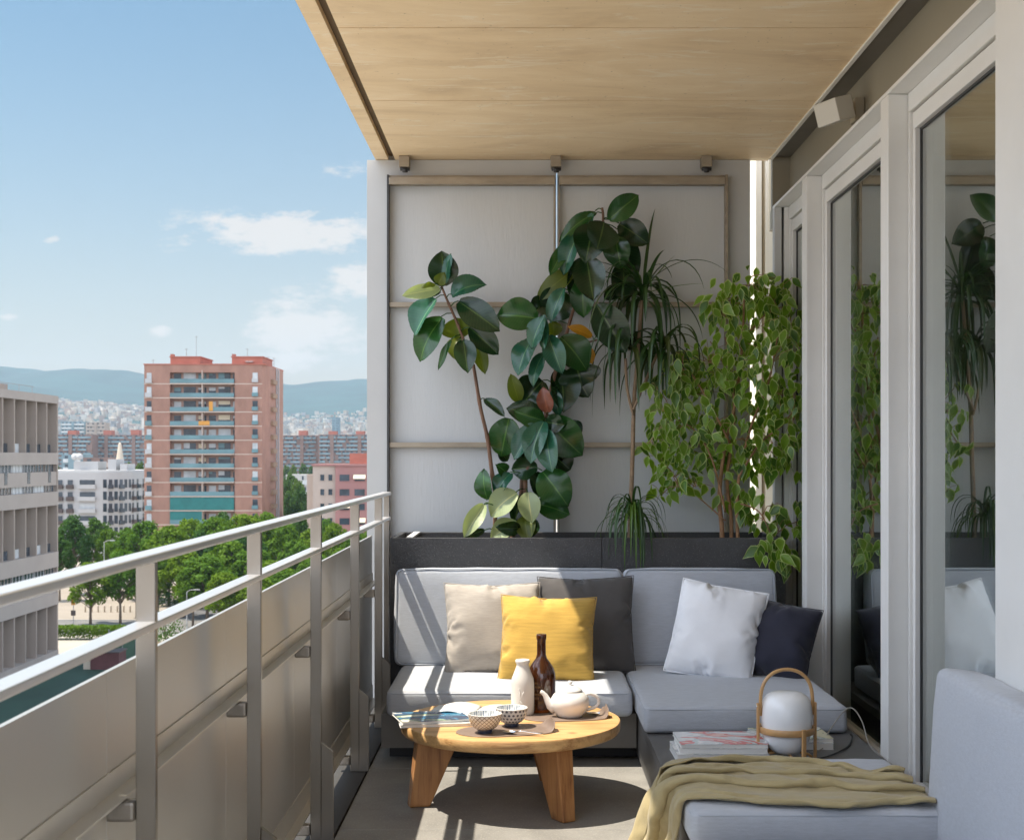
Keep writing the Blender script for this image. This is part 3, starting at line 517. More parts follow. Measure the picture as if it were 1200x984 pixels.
89,-220,-89,90,-221,-59,90,-222,-29,90,-222,1,90,-222,31,90,-221,60,89,-219,90,89,-216,120,88,-211,149,87,-206,179,86,-200,208,84,-191,236,81,-176,262,78,-158,285,74,-137,306,71,-113,324,69,-87,337,67,-58,347,66,-30,354,65,1,355,
81,-9,-331,90,-38,-330,82,-66,-337,87,-94,-329,92,-122,-321,98,-148,-307,104,-168,-286,110,-185,-262,114,-197,-235,116,-204,-207,117,-208,-177,118,-211,-148,118,-214,-118,119,-215,-88,119,-217,-59,119,-218,-29,119,-219,1,119,-219,31,119,-218,60,119,-216,90,
118,-212,119,117,-207,149,116,-201,178,115,-194,207,113,-184,235,110,-172,262,107,-156,286,103,-137,309,99,-110,322,97,-88,342,95,-59,350,94,-30,354,92,0,358,99,-7,-352,102,-38,-355,108,-66,-348,114,-94,-338,120,-120,-325,127,-144,-309,133,-162,-286,
138,-178,-262,142,-189,-234,144,-196,-206,146,-201,-176,147,-204,-147,148,-208,-118,148,-210,-88,149,-212,-58,149,-214,-29,149,-215,1,149,-216,31,149,-215,60,148,-212,90,148,-208,119,147,-202,148,145,-195,177,144,-188,205,142,-179,234,139,-167,261,136,-153,287,
132,-136,311,127,-114,330,125,-86,340,118,-58,333,114,-28,335,117,-1,347,124,-7,-363,130,-36,-357,135,-65,-354,141,-92,-343,148,-117,-328,155,-138,-309,161,-156,-286,166,-170,-260,170,-180,-233,172,-187,-204,174,-193,-175,176,-197,-146,177,-201,-117,177,-203,-87,
178,-206,-58,178,-208,-29,179,-210,1,179,-211,30,179,-211,60,178,-209,89,177,-204,119,176,-198,147,174,-190,176,172,-182,204,170,-173,232,168,-162,260,164,-149,286,160,-133,311,155,-113,332,152,-84,332,144,-58,344,138,-29,349,142,-1,336,151,-6,-369,
156,-37,-368,162,-65,-360,169,-90,-347,177,-113,-330,183,-133,-309,189,-149,-285,194,-162,-259,197,-171,-232,200,-178,-203,202,-184,-174,204,-189,-145,205,-193,-116,206,-196,-87,207,-198,-57,207,-200,-28,208,-203,1,208,-205,30,208,-205,60,208,-205,89,206,-200,118,
205,-193,147,203,-185,175,201,-176,203,199,-166,230,196,-155,258,193,-143,284,188,-128,310,184,-111,333,177,-85,346,170,-57,353,165,-29,357,161,2,356,179,-6,-367,183,-36,-373,190,-63,-364,198,-88,-349,205,-109,-331,212,-128,-309,217,-142,-284,222,-154,-258,
225,-162,-230,228,-170,-202,231,-176,-173,232,-181,-144,234,-184,-115,234,-185,-86,235,-187,-57,235,-189,-28,236,-192,2,236,-195,31,234,-190,60,236,-197,88,236,-195,117,234,-187,145,232,-179,173,230,-169,201,227,-159,228,224,-148,256,221,-137,282,217,-123,308,
212,-106,331,205,-83,348,198,-56,359,192,-28,365,186,2,366,204,-5,-378,211,-35,-378,218,-62,-367,226,-85,-351,233,-105,-332,240,-122,-309,245,-135,-283,250,-145,-256,253,-153,-228,256,-161,-200,258,-166,-171,260,-171,-143,261,-172,-114,260,-171,-85,261,-174,-56,
262,-176,-27,262,-177,2,260,-177,32,262,-182,60,252,-172,85,257,-175,114,261,-176,142,261,-171,171,258,-161,199,255,-151,226,252,-141,253,249,-130,280,245,-117,306,240,-101,329,233,-80,349,226,-55,362,219,-28,371,213,2,373,231,-5,-385,238,-34,-381,
246,-60,-369,254,-82,-352,261,-100,-331,268,-115,-307,273,-127,-281,277,-136,-254,280,-143,-225,282,-146,-197,286,-155,-169,286,-156,-140,283,-152,-112,286,-157,-83,286,-157,-54,286,-158,-26,285,-159,3,285,-160,32,284,-161,61,278,-158,89,265,-146,113,276,-151,139,
286,-156,166,285,-149,194,283,-141,222,280,-132,250,277,-122,277,273,-110,303,268,-96,327,261,-77,348,254,-54,365,246,-28,376,241,1,371,258,-5,-391,266,-33,-384,274,-58,-371,282,-78,-352,290,-95,-330,296,-108,-305,300,-118,-278,304,-124,-250,306,-128,-222,
308,-133,-193,299,-129,-166,306,-135,-139,307,-135,-110,308,-137,-82,308,-137,-53,308,-138,-24,307,-138,4,306,-139,33,304,-139,62,300,-138,90,290,-130,116,279,-121,141,298,-130,161,308,-132,188,307,-126,216,306,-119,244,304,-112,272,300,-103,299,296,-90,325,
289,-73,348,282,-52,366,274,-27,378,266,1,380,285,-5,-395,294,-32,-386,302,-55,-372,310,-74,-352,317,-88,-328,322,-97,-301,325,-103,-273,326,-106,-245,323,-106,-216,326,-110,-188,321,-110,-160,314,-107,-133,328,-114,-109,327,-114,-80,327,-114,-52,326,-114,-23,
325,-114,5,324,-115,34,322,-115,62,316,-113,90,297,-102,108,300,-101,136,304,-101,164,325,-109,181,328,-106,209,328,-102,238,328,-97,266,326,-91,294,323,-83,321,317,-69,346,310,-50,366,302,-26,380,294,1,386,313,-5,-399,322,-31,-389,330,-52,-372,
338,-68,-350,342,-75,-322,344,-80,-294,344,-83,-266,338,-80,-239,343,-84,-211,340,-85,-183,324,-80,-160,333,-84,-134,342,-88,-107,342,-88,-78,342,-88,-50,341,-88,-22,340,-88,6,339,-89,35,326,-86,60,324,-84,88,318,-83,116,299,-72,133,318,-77,154,
337,-83,174,344,-83,202,346,-80,230,348,-77,258,348,-74,286,347,-69,315,345,-63,342,338,-47,365,330,-26,382,321,1,390,340,-4,-402,350,-30,-390,358,-48,-370,361,-52,-342,360,-54,-314,358,-56,-286,346,-54,-260,355,-57,-234,353,-57,-205,349,-57,-178,
332,-52,-156,343,-56,-130,354,-60,-105,354,-61,-77,353,-60,-49,353,-61,-21,351,-61,7,348,-61,35,334,-57,59,323,-55,85,333,-57,111,323,-53,137,312,-50,163,339,-54,171,354,-56,195,359,-55,222,363,-54,250,366,-53,278,367,-51,306,367,-47,334,
366,-43,362,358,-25,382,348,1,393,368,-4,-405,377,-27,-389,378,-29,-361,375,-29,-333,372,-30,-306,362,-28,-280,352,-26,-254,362,-29,-228,360,-29,-200,358,-30,-173,348,-29,-147,337,-29,-121,358,-31,-103,362,-32,-75,362,-32,-47,361,-32,-20,357,-32,8,
355,-32,35,348,-31,62,330,-26,83,342,-29,108,329,-25,132,315,-21,156,337,-25,173,361,-28,188,367,-28,215,373,-28,242,378,-28,270,382,-27,297,384,-26,325,386,-25,353,386,-22,381,376,1,396,395,-4,-407,391,-3,-379,387,-3,-352,382,-2,-325,
375,-1,-298,357,1,-277,364,1,-250,363,1,-223,365,0,-195,360,0,-168,351,1,-142,340,1,-117,363,-1,-101,362,-1,-73,367,-1,-46,366,-1,-19,361,-1,8,356,-1,35,341,-1,59,348,-1,85,340,2,111,313,-3,117,331,-2,138,348,-1,159,
363,1,182,370,1,209,374,1,236,372,1,264,383,1,289,391,1,316,396,1,343,400,1,370,404,1,398,
]
CLOTH['pillow3'] = [
-400,-1,-399,-396,-1,-372,-392,0,-345,-385,0,-317,-375,1,-292,-380,1,-264,-376,2,-237,-370,3,-210,-363,3,-183,-353,4,-158,-333,5,-139,-310,4,-124,-318,2,-98,-316,8,-71,-304,3,-47,-329,-1,-37,-349,-2,-18,-356,-2,8,-360,-2,35,-358,-2,63,
-367,-2,89,-365,-1,116,-355,-4,142,-369,-2,166,-372,-1,194,-372,0,221,-366,3,248,-378,0,273,-369,-2,299,-381,-1,324,-388,-1,350,-393,-1,378,-397,-1,405,-372,-1,-396,-383,-25,-382,-383,-27,-354,-382,-28,-326,-379,-28,-298,-375,-27,-271,-370,-27,-243,
-367,-28,-216,-361,-28,-188,-351,-27,-162,-339,-26,-137,-319,-24,-117,-301,-22,-97,-320,-22,-77,-319,-23,-49,-319,-25,-22,-345,-32,-18,-351,-32,10,-357,-33,37,-360,-33,64,-354,-30,91,-365,-32,117,-367,-32,145,-369,-32,172,-366,-30,200,-356,-25,226,-368,-27,251,
-376,-30,277,-379,-30,305,-381,-29,333,-381,-28,361,-380,-25,389,-370,-1,403,-345,-1,-393,-355,-28,-384,-363,-45,-363,-365,-49,-335,-364,-51,-307,-363,-52,-279,-360,-53,-251,-357,-54,-223,-353,-55,-195,-346,-55,-168,-337,-55,-141,-318,-53,-120,-300,-52,-98,-322,-51,-80,
-317,-53,-52,-312,-54,-25,-338,-61,-16,-343,-61,12,-348,-61,39,-345,-58,67,-346,-59,95,-356,-61,121,-359,-60,149,-357,-59,177,-347,-53,203,-355,-54,230,-361,-55,257,-365,-55,285,-365,-53,313,-364,-50,341,-360,-45,369,-351,-26,388,-342,-1,399,-317,-1,-388,
-327,-30,-385,-335,-51,-367,-342,-64,-342,-344,-70,-315,-345,-73,-286,-345,-76,-258,-344,-79,-230,-342,-81,-202,-338,-83,-174,-330,-83,-147,-306,-77,-132,-312,-79,-104,-317,-81,-77,-297,-75,-58,-314,-82,-36,-330,-90,-14,-332,-89,14,-335,-88,42,-332,-85,70,-341,-88,97,
-345,-88,125,-347,-87,153,-339,-82,180,-343,-81,208,-346,-81,236,-347,-79,264,-347,-77,293,-344,-72,320,-340,-65,348,-332,-49,370,-324,-27,386,-315,0,395,-292,-1,-378,-299,-30,-382,-307,-54,-368,-314,-72,-346,-320,-84,-321,-323,-91,-293,-324,-96,-265,-325,-101,-237,
-325,-105,-209,-324,-108,-180,-322,-111,-152,-300,-106,-135,-305,-108,-107,-309,-109,-79,-287,-103,-61,-301,-109,-37,-313,-115,-12,-319,-115,16,-322,-115,45,-320,-112,73,-327,-114,101,-328,-112,129,-326,-108,157,-330,-109,186,-329,-106,214,-328,-103,242,-326,-99,271,-323,-92,298,
-319,-84,325,-312,-70,349,-304,-51,370,-296,-28,384,-287,0,391,-265,-2,-385,-271,-31,-380,-279,-56,-368,-286,-76,-348,-293,-92,-325,-297,-104,-299,-300,-112,-271,-303,-118,-243,-304,-124,-215,-305,-130,-187,-305,-135,-159,-300,-135,-130,-285,-130,-107,-298,-137,-82,-289,-132,-55,
-278,-126,-30,-293,-137,-8,-303,-140,19,-303,-137,48,-307,-139,76,-308,-136,105,-306,-131,133,-307,-130,162,-307,-128,190,-306,-123,219,-304,-118,247,-301,-112,275,-297,-103,302,-291,-91,328,-284,-74,350,-276,-53,369,-268,-29,381,-260,0,386,-237,-2,-384,-244,-29,-373,
-251,-57,-366,-258,-79,-349,-264,-97,-327,-270,-112,-302,-274,-123,-276,-277,-132,-248,-280,-140,-221,-282,-147,-193,-284,-154,-165,-285,-160,-136,-273,-157,-110,-282,-162,-83,-280,-160,-54,-275,-156,-26,-268,-150,2,-283,-163,22,-284,-161,51,-285,-159,80,-285,-155,109,-284,-151,137,
-284,-147,166,-282,-143,194,-280,-137,223,-277,-130,251,-274,-122,278,-269,-111,305,-263,-96,329,-256,-78,351,-248,-55,367,-240,-29,377,-233,0,379,-210,-3,-381,-217,-32,-375,-223,-58,-365,-230,-81,-348,-236,-101,-328,-242,-118,-304,-246,-131,-279,-250,-142,-252,-253,-151,-224,
-256,-160,-197,-258,-169,-169,-261,-177,-141,-263,-184,-113,-262,-184,-84,-259,-182,-55,-254,-177,-27,-249,-173,1,-262,-183,25,-261,-179,54,-261,-175,83,-260,-171,112,-259,-166,140,-257,-161,169,-256,-155,197,-253,-148,226,-250,-140,254,-246,-130,281,-241,-117,307,-235,-101,330,
-228,-81,350,-220,-57,364,-213,-29,370,-209,1,366,-183,-3,-377,-189,-33,-374,-195,-59,-362,-201,-84,-347,-208,-105,-328,-213,-123,-306,-218,-138,-281,-222,-150,-255,-226,-161,-227,-228,-170,-200,-231,-179,-172,-233,-187,-144,-235,-194,-115,-236,-198,-86,-236,-200,-57,-229,-192,-30,
-234,-199,-1,-236,-199,28,-235,-194,56,-234,-188,85,-233,-184,114,-232,-178,143,-230,-172,171,-228,-165,200,-226,-158,228,-223,-149,256,-218,-138,283,-213,-124,308,-206,-105,330,-199,-83,347,-192,-58,360,-187,-29,361,-182,0,368,-156,-4,-372,-161,-34,-371,-167,-61,-360,
-173,-86,-346,-179,-108,-328,-185,-128,-306,-190,-144,-282,-194,-158,-257,-197,-168,-229,-200,-178,-201,-202,-186,-173,-204,-194,-145,-206,-201,-116,-207,-206,-87,-208,-210,-58,-208,-214,-29,-209,-214,0,-208,-209,29,-207,-203,58,-206,-198,87,-205,-193,116,-204,-187,145,-202,-181,173,
-200,-174,202,-198,-167,230,-195,-158,258,-191,-146,285,-185,-129,308,-178,-108,328,-171,-84,344,-165,-57,353,-159,-30,363,-155,1,364,-131,-4,-360,-134,-34,-366,-139,-62,-357,-145,-88,-344,-151,-111,-327,-157,-132,-306,-162,-150,-283,-166,-164,-258,-169,-176,-231,-172,-185,-203,
-174,-193,-175,-175,-200,-146,-177,-206,-117,-178,-211,-88,-178,-215,-59,-179,-218,-29,-179,-218,0,-179,-215,30,-178,-210,59,-177,-206,88,-176,-201,117,-175,-195,146,-174,-190,175,-172,-183,204,-170,-176,232,-167,-166,260,-162,-153,286,-156,-133,308,-150,-111,326,-143,-86,340,
-137,-59,350,-132,-30,357,-128,1,358,-103,-4,-363,-106,-35,-361,-111,-63,-353,-117,-90,-341,-123,-114,-326,-128,-136,-306,-133,-155,-284,-137,-171,-259,-141,-183,-232,-143,-192,-204,-145,-200,-176,-146,-206,-147,-147,-211,-118,-148,-216,-88,-149,-219,-59,-149,-221,-29,-149,-221,0,
-149,-219,30,-149,-215,59,-148,-211,89,-147,-207,118,-146,-203,147,-145,-198,176,-144,-192,205,-142,-185,234,-139,-174,262,-134,-159,286,-128,-137,306,-121,-113,322,-115,-87,335,-110,-59,345,-107,-30,346,-108,0,338,-76,-5,-359,-80,-34,-352,-84,-63,-347,-89,-91,-337,
-94,-117,-324,-100,-140,-305,-105,-160,-284,-109,-177,-260,-112,-190,-234,-115,-199,-206,-116,-206,-177,-117,-212,-148,-118,-216,-118,-119,-220,-89,-119,-223,-59,-119,-224,-29,-119,-224,0,-119,-222,30,-119,-220,60,-119,-216,89,-118,-213,119,-118,-209,148,-117,-205,178,-116,-200,207,
-114,-193,236,-111,-182,263,-106,-164,286,-100,-138,300,-94,-113,314,-89,-86,326,-96,-58,320,-86,-31,327,-90,-1,318,-49,-5,-353,-53,-35,-347,-57,-63,-339,-65,-87,-323,-67,-116,-318,-71,-141,-302,-76,-164,-284,-80,-183,-261,-84,-197,-235,-86,-206,-207,-87,-213,-178,
-88,-218,-148,-89,-221,-119,-89,-224,-89,-89,-226,-59,-90,-227,-29,-90,-226,0,-90,-225,30,-89,-223,60,-89,-221,90,-89,-218,119,-88,-215,149,-88,-211,178,-87,-207,208,-85,-197,236,-82,-181,261,-80,-155,275,-89,-127,276,-83,-101,290,-67,-83,308,-68,-55,318,
-70,-29,304,-63,-2,318,-42,1,-327,-37,-30,-325,-34,-59,-324,-37,-89,-324,-39,-116,-311,-43,-141,-296,-47,-167,-281,-52,-188,-261,-55,-203,-235,-57,-213,-207,-59,-219,-178,-59,-223,-149,-59,-226,-119,-60,-227,-89,-60,-228,-59,-60,-228,-29,-60,-228,0,-60,-227,30,
-60,-226,60,-60,-224,90,-59,-222,120,-59,-219,149,-59,-216,179,-58,-212,209,-56,-198,235,-54,-176,255,-57,-147,260,-62,-131,286,-55,-102,283,-52,-73,286,-43,-52,306,-43,-22,310,-47,6,298,-23,-5,-309,-40,-28,-298,-40,-57,-297,-20,-79,-303,-20,-107,-292,
-21,-134,-279,-30,-156,-261,-24,-184,-253,-26,-208,-235,-29,-221,-208,-29,-225,-179,-30,-227,-149,-30,-229,-119,-30,-229,-89,-30,-230,-59,-30,-230,-29,-30,-229,0,-30,-228,30,-30,-227,60,-30,-226,90,-30,-224,120,-30,-221,150,-29,-219,179,-29,-217,209,-28,-193,227,
-26,-171,247,-33,-158,273,-35,-135,292,-32,-106,299,-27,-77,300,-18,-49,293,-16,-21,302,-28,3,318,-8,-5,-286,-14,-27,-306,-14,-57,-307,-3,-70,-282,-4,-97,-270,-2,-125,-259,-1,-155,-259,-2,-174,-237,-1,-201,-223,0,-227,-209,0,-229,-179,0,-229,-149,
0,-229,-119,0,-230,-89,0,-230,-59,0,-230,-29,0,-230,0,0,-229,30,0,-228,60,0,-226,90,0,-224,120,0,-221,150,0,-218,179,0,-213,209,-2,-202,237,-4,-184,260,-6,-163,281,-7,-139,299,-3,-110,299,0,-81,305,-13,-57,319,-17,-29,329,
-10,0,338,10,3,-305,13,-26,-314,12,-56,-318,5,-83,-306,11,-108,-291,22,-129,-273,28,-154,-258,22,-182,-252,25,-206,-235,28,-220,-208,29,-224,-179,29,-227,-149,30,-228,-119,30,-229,-89,30,-229,-59,30,-229,-29,30,-229,0,30,-228,30,30,-227,60,
30,-225,90,30,-222,120,30,-219,149,29,-214,179,29,-208,208,27,-198,236,25,-183,262,22,-165,286,21,-143,306,16,-117,319,11,-89,330,9,-60,337,10,-30,335,13,-1,323,33,-2,-318,38,-29,-304,38,-58,-306,31,-85,-318,34,-113,-308,39,-139,-294,
44,-164,-279,50,-186,-260,54,-203,-236,57,-213,-208,58,-219,-178,59,-222,-149,59,-225,-119,59,-226,-89,60,-227,-59,60,-228,-30,60,-228,0,60,-227,30,60,-225,60,60,-223,90,59,-219,119,59,-215,149,58,-210,178,58,-202,207,56,-192,235,54,-179,262,
51,-162,286,48,-136,300,44,-111,316,39,-88,335,36,-61,346,37,-32,339,35,0,339,61,1,-319,53,-28,-327,54,-58,-329,56,-87,-330,62,-113,-316,67,-138,-300,73,-161,-282,78,-181,-260,82,-196,-235,85,-205,-207,87,-212,-178,88,-216,-148,88,-219,-119,
89,-222,-89,89,-224,-59,89,-225,-30,90,-226,0,90,-225,30,90,-223,60,89,-220,89,89,-216,119,88,-211,148,88,-205,177,87,-197,206,85,-187,234,83,-174,261,80,-158,286,76,-137,306,71,-113,323,67,-87,338,63,-59,349,60,-31,356,57,0,355,
72,3,-344,75,-28,-344,79,-57,-341,84,-86,-335,90,-111,-320,96,-135,-303,101,-156,-283,107,-174,-260,111,-188,-234,114,-198,-206,115,-204,-177,116,-209,-148,117,-213,-118,118,-217,-89,119,-220,-59,119,-222,-30,119,-223,0,119,-222,30,119,-221,60,119,-217,89,
118,-213,118,118,-207,148,117,-200,176,116,-192,205,114,-182,233,111,-169,260,108,-153,285,104,-134,306,100,-111,325,95,-86,340,91,-58,349,87,-30,360,84,1,361,99,3,-349,102,-28,-352,106,-56,-348,112,-84,-338,118,-109,-323,124,-131,-305,130,-151,-284,
135,-168,-259,139,-180,-233,142,-189,-205,144,-196,-176,145,-202,-147,146,-207,-118,147,-211,-89,148,-215,-59,149,-218,-30,149,-219,0,149,-219,30,149,-218,59,149,-214,89,148,-209,118,147,-203,147,146,-195,175,144,-187,204,142,-177,232,140,-164,259,137,-149,284,
133,-130,306,128,-109,326,124,-84,343,119,-58,355,115,-29,358,111,1,365,124,3,-361,128,-27,-360,134,-55,-353,140,-82,-342,146,-106,-326,152,-128,-306,158,-146,-284,163,-161,-259,167,-173,-232,170,-181,-203,172,-188,-175,174,-194,-146,175,-200,-117,177,-205,-88,
178,-210,-59,178,-213,-30,179,-215,0,179,-216,29,179,-215,59,178,-211,88,177,-205,117,176,-199,146,175,-190,174,173,-181,202,171,-171,230,169,-159,257,165,-144,282,161,-127,306,157,-106,327,152,-83,344,147,-57,357,142,-29,365,138,1,361,150,3,-369,
156,-27,-365,162,-55,-357,168,-80,-345,175,-104,-328,181,-123,-307,187,-140,-283,191,-153,-257,195,-164,-230,198,-172,-202,200,-179,-173,202,-186,-145,204,-192,-116,205,-198,-87,207,-205,-59,208,-208,-30,208,-209,0,208,-209,29,208,-211,59,208,-206,87,207,-201,116,
206,-194,145,204,-186,173,202,-176,201,200,-165,228,197,-153,255,194,-139,281,190,-123,305,185,-104,327,180,-81,345,175,-55,358,170,-28,368,164,1,371,177,3,-375,183,-27,-371,189,-54,-362,196,-78,-347,203,-101,-329,209,-119,-307,215,-134,-282,219,-145,-256,
223,-154,-228,226,-162,-200,228,-170,-171,230,-176,-143,232,-182,-114,234,-189,-86,230,-187,-57,235,-195,-29,236,-199,0,236,-199,29,230,-191,57,235,-194,85,235,-191,114,235,-188,144,233,-181,172,231,-171,199,228,-159,226,226,-147,253,222,-134,279,218,-119,304,
214,-101,327,208,-80,346,203,-52,355,197,-26,367,191,2,375,204,3,-380,210,-26,-375,217,-53,-364,224,-77,-349,231,-97,-329,238,-114,-306,243,-127,-281,247,-136,-253,250,-144,-226,253,-151,-197,255,-158,-169,257,-164,-141,258,-169,-112,259,-174,-83,254,-169,-55,
260,-179,-28,263,-186,0,261,-183,29,257,-177,57,251,-169,85,260,-176,112,261,-176,141,262,-175,170,260,-164,197,257,-153,224,254,-141,250,251,-128,276,247,-114,301,242,-98,325,237,-78,346,230,-53,359,225,-25,365,219,2,377,232,4,-382,238,-26,-378,
245,-52,-367,253,-75,-351,260,-93,-330,266,-108,-305,271,-118,-278,274,-126,-251,277,-133,-223,279,-139,-194,281,-144,-166,282,-149,-137,283,-153,-109,283,-156,-80,282,-158,-51,275,-154,-23,287,-167,0,283,-163,28,280,-159,56,272,-148,82,280,-154,109,281,-154,138,
275,-149,166,287,-153,192,284,-143,219,282,-133,247,279,-122,273,275,-109,299,270,-94,323,265,-76,345,258,-53,362,251,-27,373,246,2,379,258,5,-374,266,-24,-377,273,-51,-369,281,-72,-351,288,-89,-329,294,-100,-303,297,-108,-275,300,-114,-247,303,-119,-219,
304,-124,-190,305,-127,-162,306,-131,-133,306,-135,-105,306,-138,-76,305,-139,-48,297,-134,-21,304,-143,6,283,-133,23,294,-133,50,296,-132,78,299,-131,107,298,-130,136,290,-124,162,306,-133,184,308,-128,213,307,-120,240,306,-112,268,303,-102,295,299,-89,320,
293,-72,343,286,-51,362,279,-27,376,273,2,371,284,3,-385,294,-22,-373,301,-50,-371,309,-69,-351,316,-82,-327,320,-89,-299,323,-94,-271,325,-99,-243,327,-103,-214,328,-106,-186,328,-109,-158,327,-111,-129,326,-113,-101,324,-114,-72,317,-112,-45,322,-117,-17,
319,-118,12,294,-106,19,299,-104,47,301,-103,76,303,-102,104,293,-101,131,313,-109,149,322,-109,176,327,-107,204,329,-102,232,329,-97,261,328,-90,288,326,-82,316,321,-68,340,315,-50,361,307,-27,377,299,2,381,310,1,-393,320,-25,-384,330,-49,-372,
337,-64,-349,341,-69,-322,344,-74,-294,346,-77,-265,347,-80,-237,347,-82,-209,347,-84,-181,347,-86,-153,346,-89,-124,343,-89,-96,340,-89,-68,331,-86,-42,334,-90,-14,332,-91,14,311,-86,33,289,-76,46,296,-73,74,289,-76,101,311,-83,117,327,-85,141,
334,-84,168,341,-82,196,346,-81,224,349,-78,252,350,-74,280,351,-69,308,348,-61,336,343,-46,359,335,-26,377,327,2,385,337,1,-399,347,-25,-388,357,-45,-371,360,-48,-343,363,-52,-315,364,-54,-287,364,-56,-259,365,-58,-231,363,-59,-203,362,-60,-175,
360,-61,-147,356,-61,-119,344,-59,-94,350,-61,-67,347,-61,-39,345,-62,-11,340,-63,17,326,-61,41,306,-57,61,282,-47,71,303,-52,89,319,-54,112,336,-58,134,343,-56,162,347,-54,189,357,-55,215,364,-54,243,367,-52,271,370,-50,299,371,-46,327,
370,-41,355,363,-24,376,354,2,387,364,1,-404,375,-23,-391,376,-25,-363,378,-27,-335,379,-29,-308,378,-30,-280,377,-31,-252,375,-32,-224,366,-30,-198,370,-32,-170,370,-33,-142,363,-33,-115,350,-30,-91,357,-32,-64,355,-33,-37,351,-33,-9,345,-33,18,
336,-33,45,319,-30,66,293,-20,67,304,-22,93,309,-28,120,335,-28,129,346,-28,155,355,-27,182,361,-26,209,373,-28,234,379,-27,262,384,-26,289,388,-26,317,390,-24,345,391,-20,373,382,2,389,392,1,-409,390,1,-382,388,0,-354,385,0,-326,
381,0,-299,376,-1,-272,367,-3,-246,377,-2,-220,376,-2,-193,374,-2,-165,360,-4,-142,364,-2,-114,362,-2,-87,352,-2,-61,358,-2,-34,354,-3,-7,344,-2,18,342,-3,46,332,-3,71,309,0,86,286,2,100,310,2,112,334,2,126,346,2,151,
353,2,177,365,2,202,368,2,229,380,2,254,389,2,280,395,2,307,401,2,335,406,2,362,410,2,389,
]
